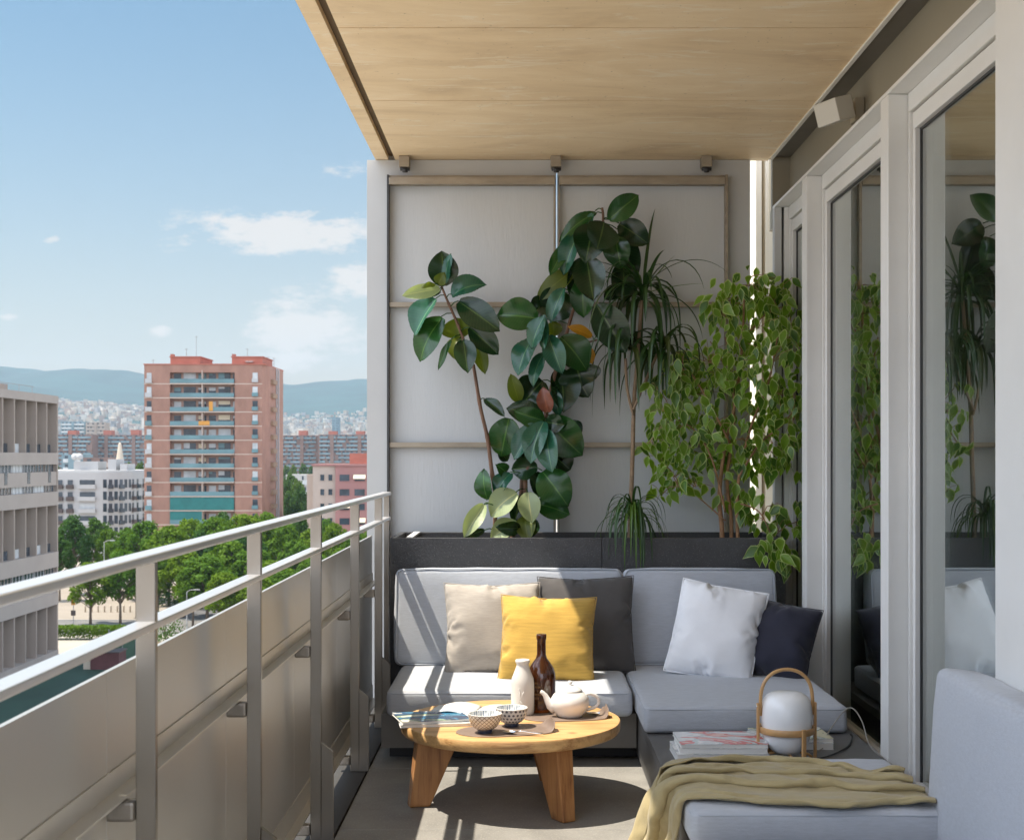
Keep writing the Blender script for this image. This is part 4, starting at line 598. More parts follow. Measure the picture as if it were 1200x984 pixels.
CLOTH['blanket'] = [
2200,7431,660,2203,7436,679,2202,7413,686,2200,7384,683,2197,7372,676,2196,7395,663,2198,7451,650,2204,7528,645,2211,7602,655,2215,7650,673,2215,7661,688,2211,7642,696,2204,7613,699,2199,7598,692,2195,7611,677,2191,7655,655,2190,7725,643,2192,7802,652,2196,7864,675,2199,7890,700,
2200,7876,713,2197,7840,711,2194,7816,695,2192,7833,671,2193,7901,660,2196,7989,670,2203,8057,693,2208,8086,711,2210,8081,717,2209,8061,720,2206,8042,722,2202,8036,716,2200,8049,700,2137,7419,678,2140,7426,702,2139,7404,712,2137,7375,708,2134,7364,696,2133,7388,677,2135,7447,659,
2141,7526,653,2148,7600,668,2154,7647,694,2155,7656,717,2153,7635,728,2148,7607,728,2144,7595,717,2141,7613,695,2140,7662,669,2141,7735,653,2145,7812,661,2151,7871,688,2155,7893,718,2156,7877,737,2152,7843,736,2147,7822,715,2144,7845,682,2143,7916,664,2146,8004,674,2152,8071,703,
2157,8099,731,2158,8093,744,2156,8074,748,2151,8056,746,2145,8052,734,2142,8067,711,2095,7402,689,2085,7422,710,2073,7393,703,2076,7395,684,2077,7379,668,2093,7414,651,2099,7461,670,2086,7528,641,2102,7600,659,2095,7629,699,2089,7647,708,2084,7640,732,2082,7606,737,2088,7601,713,
2095,7612,680,2090,7679,667,2102,7753,660,2104,7821,682,2124,7879,703,2125,7911,723,2106,7884,743,2115,7876,716,2102,7847,732,2105,7856,692,2127,7935,664,2106,8019,669,2135,8064,679,2110,8090,701,2099,8109,721,2114,8097,718,2097,8078,719,2104,8060,698,2087,8042,716,2034,7407,668,
2033,7430,679,2026,7397,692,2013,7409,669,2022,7391,648,2037,7424,634,2049,7475,673,2042,7544,679,2047,7618,646,2029,7653,694,2026,7647,712,2021,7630,730,2020,7603,729,2033,7604,697,2047,7626,680,2055,7700,686,2067,7779,690,2084,7857,679,2088,7918,680,2081,7933,712,2066,7917,733,
2075,7913,712,2057,7882,721,2072,7876,671,2077,7950,650,2075,8018,665,2090,8093,645,2070,8092,663,2069,8119,671,2062,8118,694,2045,8096,694,2049,8091,664,2032,8053,686,1982,7426,663,1970,7430,673,1969,7414,691,1966,7393,677,1963,7411,645,1979,7445,636,1996,7480,690,1993,7551,675,
1991,7615,638,1978,7664,684,1964,7647,701,1961,7635,728,1967,7614,707,1982,7636,689,1996,7649,676,2014,7724,662,2024,7808,660,2028,7884,671,2038,7948,672,2027,7957,706,2013,7944,728,2027,7936,701,2004,7906,699,2023,7908,650,2028,7975,675,2037,8051,665,2033,8122,634,2007,8120,647,
2009,8152,673,2016,8123,675,1999,8110,667,2001,8099,694,1976,8084,672,1926,7408,659,1928,7412,667,1912,7419,694,1926,7387,686,1934,7384,643,1931,7446,644,1946,7478,695,1946,7556,694,1936,7621,638,1929,7677,681,1909,7660,689,1906,7657,716,1909,7628,705,1929,7619,675,1946,7683,665,
1965,7755,650,1974,7839,660,1973,7919,657,1982,7980,671,1973,7990,687,1963,7983,718,1964,7963,701,1971,7941,711,1969,7944,643,1974,8017,675,1973,8073,654,1970,8152,638,1945,8154,658,1947,8160,675,1962,8147,697,1949,8143,685,1935,8129,710,1923,8133,659,1891,7383,677,1879,7405,650,
1862,7400,683,1879,7369,684,1900,7376,645,1884,7446,651,1900,7479,698,1899,7566,702,1886,7622,642,1874,7672,680,1863,7687,701,1851,7677,709,1857,7647,703,1875,7641,664,1901,7707,647,1913,7785,660,1922,7872,677,1913,7940,676,1918,8002,659,1907,8016,691,1902,8001,710,1902,7981,710,
1905,7952,692,1915,7995,635,1923,8053,691,1913,8104,666,1908,8175,644,1934,8203,692,1907,8197,714,1915,8176,731,1902,8176,710,1877,8156,699,1908,8206,656,1850,7382,648,1827,7379,670,1827,7364,686,1842,7346,666,1857,7366,632,1851,7425,670,1857,7484,684,1853,7571,705,1838,7630,646,
1823,7691,673,1824,7727,706,1807,7694,714,1812,7675,685,1834,7662,669,1856,7741,641,1860,7815,674,1866,7905,682,1851,7971,665,1855,8036,670,1837,8029,708,1838,8016,688,1843,7999,689,1845,7980,681,1859,8035,637,1876,8094,678,1855,8140,667,1854,8165,693,1875,8231,700,1880,8236,714,
1872,8224,732,1852,8207,732,1873,8218,713,1853,8247,666,1797,7382,655,1784,7359,685,1798,7329,689,1793,7329,654,1805,7365,632,1807,7410,681,1809,7492,684,1805,7579,703,1791,7630,642,1776,7712,665,1770,7743,713,1756,7714,731,1759,7695,696,1778,7687,669,1805,7757,666,1807,7844,693,
1804,7931,678,1793,8003,649,1794,8067,679,1767,8042,707,1777,8046,682,1784,8018,713,1791,8015,679,1805,8072,641,1831,8134,662,1810,8171,684,1804,8201,698,1834,8250,661,1845,8275,677,1830,8265,702,1826,8248,697,1817,8238,698,1826,8274,634,1760,7365,681,1743,7320,697,1751,7304,678,
1754,7329,664,1757,7359,638,1761,7410,684,1760,7500,683,1755,7587,696,1740,7646,641,1730,7716,694,1713,7752,723,1710,7742,754,1715,7710,732,1728,7712,672,1748,7781,673,1750,7874,678,1740,7946,661,1736,8029,651,1730,8096,695,1717,8075,727,1714,8058,709,1721,8037,723,1736,8053,671,
1760,8093,668,1781,8172,659,1767,8205,701,1756,8237,697,1791,8302,662,1818,8328,694,1809,8310,716,1810,8295,709,1775,8265,680,1787,8319,640,1710,7362,659,1717,7340,676,1709,7317,657,1720,7311,640,1714,7375,636,1712,7423,694,1712,7506,668,1704,7595,688,1688,7657,642,1679,7731,691,
1665,7772,723,1656,7751,753,1665,7706,739,1681,7717,647,1690,7806,680,1692,7902,660,1680,7976,663,1682,8034,672,1670,8109,682,1661,8095,721,1663,8077,706,1661,8039,724,1681,8062,648,1712,8119,679,1731,8187,648,1720,8231,710,1734,8265,653,1756,8324,695,1773,8365,694,1768,8343,719,
1765,8320,719,1744,8310,683,1740,8355,643,1672,7349,653,1667,7333,688,1664,7315,671,1659,7319,645,1661,7378,641,1658,7428,689,1657,7512,664,1649,7603,674,1636,7682,643,1635,7756,676,1608,7769,725,1611,7748,753,1623,7711,713,1629,7731,657,1633,7829,684,1632,7921,652,1623,8009,677,
1624,8045,675,1614,8113,678,1609,8104,717,1614,8080,704,1618,8043,689,1639,8083,636,1673,8147,656,1679,8193,641,1671,8222,711,1686,8288,649,1699,8340,702,1718,8387,688,1719,8366,712,1712,8332,735,1699,8334,683,1692,8384,655,1613,7357,657,1615,7349,691,1609,7333,670,1600,7320,645,
1603,7386,642,1600,7434,683,1599,7517,661,1595,7610,653,1580,7701,644,1587,7761,703,1565,7742,721,1559,7725,749,1581,7683,721,1582,7749,645,1578,7850,677,1577,7944,667,1576,8030,641,1572,8086,680,1555,8120,697,1567,8101,713,1574,8071,713,1579,8059,665,1606,8118,636,1624,8165,657,
1628,8205,644,1623,8238,707,1632,8296,650,1648,8350,702,1668,8401,678,1666,8371,699,1659,8354,736,1640,8341,677,1641,8407,663,1559,7386,662,1553,7364,697,1556,7345,683,1537,7327,660,1545,7392,640,1541,7440,672,1541,7525,672,1534,7615,650,1533,7697,672,1532,7768,722,1530,7720,705,
1524,7713,732,1530,7685,704,1532,7768,640,1525,7865,680,1525,7964,678,1521,8049,645,1517,8088,672,1523,8102,681,1531,8086,695,1536,8074,672,1540,8084,653,1560,8141,641,1577,8179,661,1579,8215,651,1572,8250,698,1579,8291,654,1593,8364,702,1613,8411,694,1617,8391,712,1602,8364,727,
1580,8350,687,1588,8425,659,1492,7405,669,1491,7385,689,1493,7365,670,1493,7354,698,1482,7368,637,1489,7449,644,1482,7531,670,1481,7625,665,1482,7714,653,1489,7770,701,1491,7734,737,1473,7712,730,1482,7699,685,1484,7790,643,1487,7886,653,1473,7979,687,1475,8064,662,1471,8102,675,
1484,8105,695,1485,8077,695,1491,8074,665,1501,8118,658,1511,8145,642,1527,8195,666,1528,8228,664,1521,8265,685,1525,8302,668,1541,8370,688,1567,8432,692,1564,8410,725,1549,8381,708,1524,8349,686,1546,8420,653,1435,7424,665,1432,7400,689,1431,7380,670,1434,7371,697,1424,7368,642,
1430,7454,642,1428,7533,654,1427,7628,648,1428,7722,644,1438,7780,702,1435,7740,729,1439,7728,703,1431,7707,676,1435,7803,642,1437,7895,654,1428,7990,672,1427,8078,677,1443,8124,643,1438,8123,686,1433,8095,686,1440,8098,657,1455,8137,663,1458,8151,652,1475,8196,679,1480,8249,681,
1474,8290,674,1480,8329,695,1498,8381,668,1513,8453,685,1511,8439,726,1496,8409,712,1493,8398,690,1493,8433,642,1375,7444,664,1370,7419,690,1371,7397,670,1370,7386,694,1365,7374,643,1371,7458,650,1375,7544,673,1369,7630,644,1371,7726,643,1382,7787,704,1380,7747,720,1385,7740,692,
1378,7720,675,1385,7811,642,1387,7902,657,1387,8001,658,1379,8089,681,1397,8139,636,1384,8144,679,1392,8117,677,1390,8114,649,1408,8156,651,1419,8175,677,1422,8213,677,1424,8256,687,1417,8292,663,1420,8333,705,1433,8383,680,1456,8460,669,1450,8442,706,1451,8409,716,1436,8410,697,
1436,8440,642,1318,7465,669,1312,7436,686,1315,7419,667,1309,7402,689,1305,7382,648,1314,7467,641,1316,7551,678,1311,7632,644,1313,7728,649,1324,7797,699,1322,7761,717,1327,7751,688,1323,7731,676,1332,7815,643,1338,7908,658,1339,8006,656,1335,8091,672,1345,8145,637,1342,8139,665,
1339,8121,656,1350,8138,647,1350,8173,657,1366,8190,682,1368,8222,678,1369,8260,694,1362,8287,650,1361,8332,709,1374,8384,665,1394,8467,677,1400,8447,721,1389,8420,708,1396,8381,720,1388,8421,638,1262,7470,687,1258,7451,681,1253,7431,666,1261,7412,657,1247,7392,652,1263,7474,639,
1259,7558,680,1254,7637,652,1256,7735,647,1266,7810,696,1262,7776,718,1268,7764,689,1266,7741,679,1276,7818,644,1286,7912,656,1298,8005,680,1294,8086,664,1298,8149,638,1323,8159,677,1317,8145,690,1304,8127,681,1298,8157,657,1324,8190,662,1318,8212,689,1316,8262,701,1309,8274,642,
1304,8332,698,1322,8392,642,1337,8467,662,1337,8453,717,1333,8434,697,1346,8400,739,1347,8418,660,1209,7480,690,1208,7472,657,1207,7454,674,1204,7431,658,1197,7408,672,1208,7478,638,1205,7560,674,1203,7648,649,1201,7744,652,1208,7820,697,1211,7804,728,1210,7782,695,1208,7751,683,
1221,7820,649,1234,7916,657,1252,8003,695,1259,8069,643,1281,8117,675,1271,8165,662,1277,8177,678,1271,8164,693,1269,8134,696,1279,8173,641,1268,8223,687,1265,8263,713,1258,8262,642,1251,8331,682,1263,8397,645,1279,8476,654,1276,8465,699,1281,8443,726,1290,8396,739,1301,8412,677,
1161,7495,694,1157,7491,657,1157,7471,672,1152,7450,658,1154,7429,689,1156,7479,630,1154,7566,670,1151,7658,649,1151,7746,677,1157,7833,702,1158,7818,744,1157,7804,715,1166,7763,694,1174,7819,660,1190,7906,681,1201,8002,693,1210,8066,647,1231,8127,660,1221,8174,679,1221,8160,711,
1234,8133,712,1222,8120,678,1218,8172,638,1215,8221,681,1215,8263,723,1208,8252,648,1211,8333,650,1207,8403,651,1224,8484,643,1219,8474,695,1221,8438,718,1233,8395,742,1253,8408,690,1116,7515,700,1109,7509,665,1110,7492,682,1105,7468,662,1104,7440,688,1115,7492,634,1114,7582,646,
1111,7673,669,1106,7766,660,1107,7830,712,1103,7824,754,1110,7795,732,1114,7756,721,1126,7810,640,1138,7906,669,1153,8001,672,1170,8088,668,1182,8142,650,1177,8157,709,1184,8120,713,1185,8105,695,1168,8119,679,1165,8180,653,1166,8206,688,1166,8258,731,1159,8252,662,1162,8323,663,
1158,8409,668,1168,8489,645,1171,8470,678,1176,8428,691,1178,8401,732,1198,8401,692,1067,7535,702,1060,7526,667,1057,7504,689,1058,7486,662,1055,7453,685,1071,7506,638,1077,7595,645,1064,7683,672,1057,7780,666,1064,7853,699,1051,7837,753,1062,7817,729,1069,7781,735,1074,7809,644,
1092,7904,645,1108,7998,646,1122,8086,639,1130,8150,675,1132,8131,717,1125,8119,691,1131,8102,705,1123,8099,662,1109,8155,651,1124,8181,710,1116,8241,737,1109,8254,675,1109,8318,659,1113,8403,656,1113,8492,645,1121,8474,697,1120,8440,685,1123,8405,718,1142,8389,692,1023,7570,707,
1009,7547,676,1003,7521,694,1007,7504,666,1009,7468,673,1029,7525,649,1036,7609,655,1030,7700,656,1022,7784,689,1019,7868,691,1012,7862,747,1012,7840,729,1020,7809,748,1019,7813,654,1049,7899,644,1058,7993,645,1069,8081,657,1076,8134,677,1075,8120,726,1066,8103,701,1073,8084,718,
1071,8087,678,1060,8147,679,1069,8181,706,1070,8215,731,1059,8255,695,1059,8310,647,1064,8393,642,1062,8485,651,1072,8470,680,1070,8439,706,1078,8393,696,1088,8376,706,981,7614,700,958,7573,665,956,7559,693,957,7522,684,961,7488,657,992,7551,651,992,7628,663,992,7717,664,
976,7794,683,986,7874,689,974,7893,742,966,7862,728,967,7828,746,971,7822,677,996,7903,644,1012,7981,682,1008,8065,651,1011,8147,670,1013,8119,735,1010,8096,709,1019,8079,721,1023,8064,686,1016,8112,673,1012,8173,699,1026,8188,747,1016,8242,715,1024,8299,678,1022,8383,667,
1023,8462,668,1029,8462,708,1028,8421,685,1025,8398,720,1062,8356,719,935,7653,686,910,7611,665,903,7581,683,904,7545,678,917,7520,642,944,7571,640,954,7654,641,947,7733,676,938,7811,657,944,7888,699,940,7924,717,925,7892,718,913,7849,735,925,7807,686,945,7882,672,
962,7969,656,955,8057,671,955,8113,674,954,8124,746,954,8085,721,966,8058,730,969,8057,693,972,8097,682,967,8135,691,976,8167,738,986,8223,707,977,8282,677,983,8364,665,978,8457,655,989,8449,682,981,8408,704,989,8363,693,1009,8326,724,890,7692,670,853,7634,665,
871,7611,648,861,7576,654,859,7533,640,891,7588,641,908,7668,635,895,7740,670,899,7817,638,892,7891,690,901,7940,687,878,7917,710,868,7873,708,864,7811,685,910,7867,636,903,7958,656,913,8032,638,891,8096,670,892,8115,744,902,8077,731,912,8045,726,915,8052,692,
923,8075,693,922,8127,686,920,8155,722,939,8212,696,939,8273,660,940,8352,662,939,8443,649,941,8444,692,944,8391,681,935,8351,690,959,8300,708,855,7726,636,825,7661,620,832,7627,611,843,7601,602,830,7564,594,870,7592,585,861,7672,617,873,7753,623,857,7822,629,
847,7896,665,861,7955,658,831,7938,694,829,7898,678,807,7828,673,859,7858,604,863,7953,614,869,8031,636,873,8098,661,857,8141,706,853,8087,718,861,8052,714,867,8049,687,869,8079,700,900,8110,676,880,8153,680,880,8213,694,898,8267,646,904,8344,658,908,8434,637,
894,8441,678,897,8383,687,895,8340,678,908,8282,694,832,7758,590,812,7687,567,836,7656,557,816,7630,554,830,7605,542,865,7600,532,861,7684,554,856,7767,565,862,7826,574,814,7882,617,834,7951,621,797,7955,655,786,7916,655,783,7855,627,813,7871,594,825,7959,592,
835,8034,589,870,8093,630,823,8144,665,816,8098,686,817,8058,685,829,8077,672,849,8057,659,868,8093,648,882,8145,627,857,8198,642,846,8265,640,864,8341,636,858,8415,634,848,8437,656,859,8376,657,843,8334,669,857,8280,679,823,7783,538,801,7714,512,832,7687,504,
812,7661,500,841,7641,491,859,7620,472,853,7697,495,861,7775,513,860,7849,545,793,7891,573,797,7965,582,769,7964,610,752,7933,619,762,7879,585,811,7868,544,821,7962,552,806,8033,571,861,8076,600,815,8111,619,802,8109,641,788,8084,648,797,8063,635,820,8076,620,
834,8073,617,840,8126,622,834,8175,600,840,8249,592,866,8309,582,858,8395,587,818,8429,606,819,8367,627,836,8325,616,810,8281,658,819,7804,482,807,7744,458,833,7720,457,814,7694,444,842,7674,436,843,7650,416,860,7719,440,844,7793,461,856,7868,486,785,7898,519,
790,7931,536,746,7955,565,722,7951,578,739,7903,546,792,7871,495,824,7955,507,815,8034,522,855,8096,553,814,8133,583,770,8120,602,788,8096,600,772,8084,589,798,8074,583,804,8059,573,835,8108,579,840,8165,580,816,8229,557,823,8307,549,861,8384,530,796,8400,561,
830,8344,581,792,8319,596,798,8257,612,817,7826,425,818,7789,419,845,7755,404,822,7731,389,840,7708,380,827,7685,364,867,7738,377,864,7815,407,836,7883,428,785,7930,469,752,7969,505,762,7980,525,727,7977,527,716,7933,506,755,7882,456,817,7954,456,841,8029,483,
834,8089,519,799,8133,540,770,8151,562,790,8119,554,772,8098,551,801,8101,539,770,8076,531,815,8091,520,841,8157,534,832,8206,532,836,8275,509,851,8356,476,778,8358,526,794,8331,534,762,8304,558,783,8241,561,819,7850,371,800,7786,363,840,7782,350,824,7759,352,
838,7745,328,811,7718,317,857,7755,320,849,7826,346,851,7899,376,788,7929,400,738,7985,448,776,8018,487,736,8004,480,704,7972,466,723,7913,422,776,7972,425,820,8035,447,853,8098,475,821,8163,496,773,8172,514,789,8147,510,766,8125,507,785,8115,503,769,8104,484,
798,8107,480,844,8153,489,815,8205,494,802,8275,490,824,8331,428,778,8360,495,737,8320,518,757,8289,507,770,8235,507,820,7872,316,785,7830,338,812,7809,322,794,7786,316,817,7783,294,800,7754,279,840,7769,271,860,7841,295,833,7905,324,812,7972,361,734,7999,395,
784,8042,434,738,8041,440,704,8011,421,725,7958,387,782,7961,369,814,8038,392,855,8096,417,824,8163,446,786,8194,468,779,8175,470,769,8158,466,788,8143,465,774,8133,442,808,8130,438,837,8184,460,832,8231,469,767,8267,450,766,8336,417,744,8383,453,709,8332,468,
731,8289,458,761,8235,453,826,7869,266,767,7863,302,770,7826,286,780,7813,283,779,7799,271,795,7785,252,814,7784,248,844,7857,258,851,7921,280,813,7973,304,739,8013,341,781,8067,383,739,8072,396,721,8034,371,710,7989,339,751,7982,331,822,8041,339,841,8115,360,
862,8168,401,831,8213,432,815,8194,433,796,8172,428,811,8159,417,817,8151,428,826,8122,396,848,8192,417,829,8243,422,766,8273,414,721,8341,402,713,8402,408,698,8343,413,706,8293,409,750,8237,398,831,7845,221,754,7855,263,738,7841,250,759,7822,235,741,7806,248,
773,7812,224,797,7794,211,808,7868,225,856,7930,231,815,7984,257,747,8026,294,776,8091,333,732,8109,352,725,8071,328,694,8015,292,750,7994,275,806,8065,295,864,8108,312,849,8182,343,831,8238,385,811,8225,391,817,8195,393,795,8182,379,826,8164,379,823,8138,357,
850,8210,371,834,8264,379,785,8272,367,735,8341,354,689,8412,359,682,8353,361,700,8306,354,739,8245,344,820,7856,170,753,7879,223,707,7861,219,734,7839,197,714,7816,215,746,7816,188,781,7815,176,773,7878,200,836,7929,189,798,7974,214,755,8040,249,768,8115,287,
724,8142,319,726,8102,289,700,8044,258,744,8013,222,810,8071,246,861,8129,260,839,8193,307,831,8256,344,810,8243,344,802,8210,349,793,8193,353,806,8179,340,809,8161,317,852,8223,324,837,8279,330,795,8294,322,724,8334,311,678,8408,305,658,8354,311,698,8323,302,
731,8257,291,801,7887,131,728,7873,173,714,7873,191,712,7864,166,688,7835,181,718,7820,158,754,7828,140,740,7893,183,804,7935,152,793,7987,168,771,8060,206,763,8140,243,710,8164,276,700,8126,257,681,8077,225,743,8025,199,815,8077,195,848,8150,214,826,8219,257,
830,8280,298,783,8257,302,800,8230,302,773,8223,308,785,8204,291,794,8184,278,839,8229,273,840,8285,282,799,8328,283,715,8323,261,663,8402,255,652,8365,261,670,8317,257,718,8270,240,768,7904,94,706,7917,148,684,7901,184,692,7879,138,677,7859,150,693,7838,125,
724,7845,105,726,7903,150,766,7954,129,789,8015,130,736,8066,181,744,8154,205,703,8168,226,678,8150,237,697,8113,192,723,8041,157,791,8101,157,833,8164,172,826,8231,222,813,8301,249,803,8282,253,794,8248,254,768,8246,262,758,8231,253,780,8213,224,826,8235,235,
851,8291,228,804,8326,235,724,8352,221,650,8390,204,621,8354,219,661,8326,205,706,8301,199,723,7906,65,678,7941,131,647,7921,166,641,7874,151,639,7850,131,660,7845,113,681,7861,78,697,7912,124,733,7971,103,758,8034,94,723,8095,140,714,8168,171,689,8162,186,
658,8143,191,659,8094,188,706,8062,123,775,8113,109,798,8179,150,814,8239,169,791,8310,199,758,8281,223,777,8252,205,748,8263,218,759,8239,209,757,8205,212,800,8244,187,856,8292,175,807,8351,194,736,8372,181,648,8372,160,599,8357,172,629,8317,165,686,8306,149,
672,7900,44,641,7959,100,617,7934,137,611,7883,115,590,7855,127,611,7845,86,633,7883,70,653,7927,102,690,7993,86,711,8046,75,691,8099,130,682,8184,133,638,8171,175,641,8133,148,620,8081,157,679,8069,98,736,8140,87,796,8180,99,816,8252,123,768,8307,149,
718,8292,185,737,8275,183,741,8257,164,712,8235,176,745,8212,155,785,8247,139,839,8294,125,800,8355,146,750,8365,139,664,8395,120,604,8357,117,651,8352,132,678,8314,111,618,7895,49,591,7945,97,572,7939,109,563,7895,106,554,7872,85,561,7856,56,588,7901,63,
609,7957,72,653,8012,53,684,8064,41,654,8120,93,643,8182,98,594,8176,142,596,8141,125,585,8083,113,647,8103,71,711,8151,56,760,8195,96,800,8255,72,752,8301,113,730,8298,127,696,8274,142,703,8252,125,724,8239,116,728,8223,99,764,8253,92,797,8313,92,
822,8383,111,763,8408,120,689,8368,81,613,8359,65,631,8319,91,682,8320,76,598,7909,64,566,7961,59,519,7953,110,514,7919,94,518,7905,67,516,7892,46,545,7931,74,565,7981,50,603,8040,43,637,8101,40,636,8127,71,592,8150,86,570,8160,89,541,8132,112,
557,8109,77,616,8145,57,680,8191,57,744,8196,69,763,8237,46,728,8299,62,697,8293,103,695,8273,79,669,8260,88,691,8234,80,706,8260,64,725,8278,62,781,8324,45,793,8391,71,776,8438,80,694,8412,51,656,8340,42,624,8296,41,665,8281,46,
]
def cloth_points(key):
    a = CLOTH[key]
    return [Vector((a[i], a[i+1], a[i+2]))*.0005 for i in range(0, len(a), 3)]

# ------------------------------------------------------------------ balcony structure
WALL_D = 6.9
def structure():
    b = MB(); b.box(-.80, 4.6, -1.6, 6.94, -.26, -.004)
    tag(b.build('balcony_slab', MT['grout']), kind='structure')
    b = MB()
    ys = [-1.6, -.85, .05, .95, 1.85, 2.75, 3.65, 4.55, 5.45, 6.35, 6.89]
    for a, c in zip(ys[:-1], ys[1:]):
        b.box(-.62, 1.33, a+.002, c-.002, -.004, .008)
    tag(b.build('floor', MT['floor'], bevel=.0012, bseg=1), kind='structure')
    # ceiling slab with drip groove and a dark shadow gap beside the facade
    b = MB()
    b.box(-.755, -.69, -1.6, 6.93, 2.75, 3.02)
    b.box(-.69, -.655, -1.6, 6.93, 2.775, 3.02, 1)
    ys = [-1.6, -.1, .87, 1.85, 2.83, 3.80, 4.78, 5.76, 6.93]
    for a, c in zip(ys[:-1], ys[1:]):
        g = .004 if a in (4.78,) or c in (4.78,) else .0028; b.box(-.655, 1.232, a+g, c-g, 2.75, 2.79)
    b.box(-.655, 1.40, -1.6, 6.93, 2.79, 3.02); b.box(1.40, 4.6, -1.6, 7.1, 2.79, 3.02)
    dk = M('groove_concrete', (.13,.09,.05), .8)
    tag(b.build('ceiling', [MT['ceiling'], dk]), kind='structure')
    b = MB(); b.box(1.232, 1.248, -1.6, 6.88, 2.742, 2.789)
    tag(b.build('ceiling_trim', MT['alu_white']), kind='structure')
    b = MB(); b.box(1.248, 1.337, -1.6, 6.88, 2.757, 2.789)
    tag(b.build('ceiling_gap_strip', M('gap_metal', (.17,.16,.145), .45, .4, var=.15, vscale=3)), kind='structure')
    # room behind the glass
    rm = M('room_wall', (.42,.41,.385), .8); rf = M('room_floor', (.10,.08,.06), .5)
    b = MB(); b.box(4.5, 4.6, -1.6, 7.1, -.004, 2.79); b.box(1.46, 4.5, 6.99, 7.1, -.004, 2.79); b.box(1.46, 4.5, -1.6, -1.5, -.004, 2.79)
    tag(b.build('room_wall', rm), kind='structure')
    b = MB(); b.box(1.34, 4.5, -1.5, 6.99, -.003, .006)
    tag(b.build('room_floor', rf), kind='structure')
structure()

# ------------------------------------------------------------------ facade: header, posts, sliding doors
def facade():
    t = thing('facade_wall', (1.3, 3, 0), 'white window wall with square posts and header along the balcony', 'wall')
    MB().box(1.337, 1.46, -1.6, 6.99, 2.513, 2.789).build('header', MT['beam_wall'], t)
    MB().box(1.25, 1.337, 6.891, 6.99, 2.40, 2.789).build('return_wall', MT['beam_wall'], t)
    MB().box(1.25, 1.337, -1.6, 6.89, 2.498, 2.512).build('ledge', MT['alu_white'], t, bevel=.002)
    # posts: (far face distance, near face distance, x0, x1)
    for (d, w) in ((6.06, .10), (4.70, .10)):
        MB().box(1.25, 1.25+w, d, d+.10, .008, 2.497).build('post', MT['alu_white'], t, bevel=.004)
    MB().box(1.25, 1.45, 3.33, 3.63, .008, 2.497).build('post', MT['alu_white'], t, bevel=.004)
    MB().box(1.25, 1.285, 6.83, 6.89, .008, 2.497).build('post', MT['wall'], t, bevel=.002)
    MB().box(1.289, 1.293, 6.84, 6.89, .008, 2.497).build('shadow_gap', MT['alu_dark'], t)
    MB().box(1.297, 1.335, 6.82, 6.89, .008, 2.497).build('post', MT['alu_white'], t, bevel=.002)
    # solid wall nearer than the last door
    MB().box(1.36, 1.46, -1.6, 2.3, .008, 2.51).build('wall_panel', MT['alu_white'], t)
    MB().box(1.37, 1.46, 6.90, 6.99, .008, 2.51).build('wall_panel', MT['wall'], t)
    MB().box(1.30, 1.46, -1.6, 6.89, .006, .03).build('threshold', MT['alu_dark'], t)
facade()

def door(dn, df, label):
    """sliding glass door between two posts: dn near end, df far end"""
    t = thing('sliding_door', (1.35, (dn+df)/2, .03), label, 'glass door', 'sliding glass doors')
    b = MB()                                                   # fixed frame
    b.box(1.318, 1.40, dn, df, 2.432, 2.497)
    b.box(1.318, 1.40, df-.014, df, .03, 2.432); b.box(1.318, 1.40, dn, dn+.014, .03, 2.432)
    b.box(1.318, 1.40, dn+.014, df-.014, .03, .06)
    b.build('frame', MT['alu_white'], t, bevel=.002)
    b = MB()                                                   # sash
    z0, z1 = .064, 2.426; y0, y1 = dn+.017, df-.017; w = .030
    b.box(1.328, 1.375, y0, y1, z1-.058, z1); b.box(1.328, 1.375, y0, y1, z0, z0+.08)
    b.box(1.328, 1.375, y1-w, y1, z0+.08, z1-.058); b.box(1.328, 1.375, y0, y0+w, z0+.08, z1-.058)
    s = b.build('sash', MT['alu_white'], t, bevel=.003)
    b = MB()
    b.box(1.345, 1.36, y1-w-.008, y1-w, z0+.08, z1-.058); b.box(1.345, 1.36, y0+w, y0+w+.008, z0+.08, z1-.058)
    b.box(1.345, 1.36, y0+w, y1-w, z1-.066, z1-.0585)
    b.build('gasket', MT['alu_dark'], s)
    MB().box(1.349, 1.357, y0+w+.0005, y1-w-.0005, z0+.0805, z1-.0585).build('glass_pane', MT['glass'], t)
    return t
door(6.165, 6.815, 'narrow dark glass door half hidden behind the variegated weeping fig')
door(4.805, 6.055, 'tall glass sliding door mirroring the fig and the navy pillow')
door(3.635, 4.695, 'glass sliding door mirroring the palm, beside the chaise backrest')
door(2.3, 3.325, 'glass sliding door closest to the viewer, behind the chaise backrest')

def floodlight():
    c = P(1003, 130, 5.42)
    t = thing('floodlight', c, 'small square white lamp on a swivel bracket under the ceiling', 'light')
    MB().box(1.30, 1.336, 5.37, 5.46, 2.575, 2.665).build('wall_plate', M('cream_plastic', (.40,.36,.28), .5), t, bevel=.004)
    MB().tube([(1.302, 5.42, 2.63), (1.275, 5.40, 2.625), (1.245, 5.38, 2.61)], .008, 8).build('swivel', MT['alu_dark'], t, smooth=True)
    xf = Matrix.Translation((1.215, 5.36, 2.605)) @ Matrix.Rotation(R(24), 4, 'Z') @ Matrix.Rotation(R(-16), 4, 'Y')
    MB().box(-.04, .04, -.07, .07, -.045, .045, xf=xf).build('housing', M('warm_white_plastic', (.55,.53,.47), .45), t, bevel=.004)
floodlight()

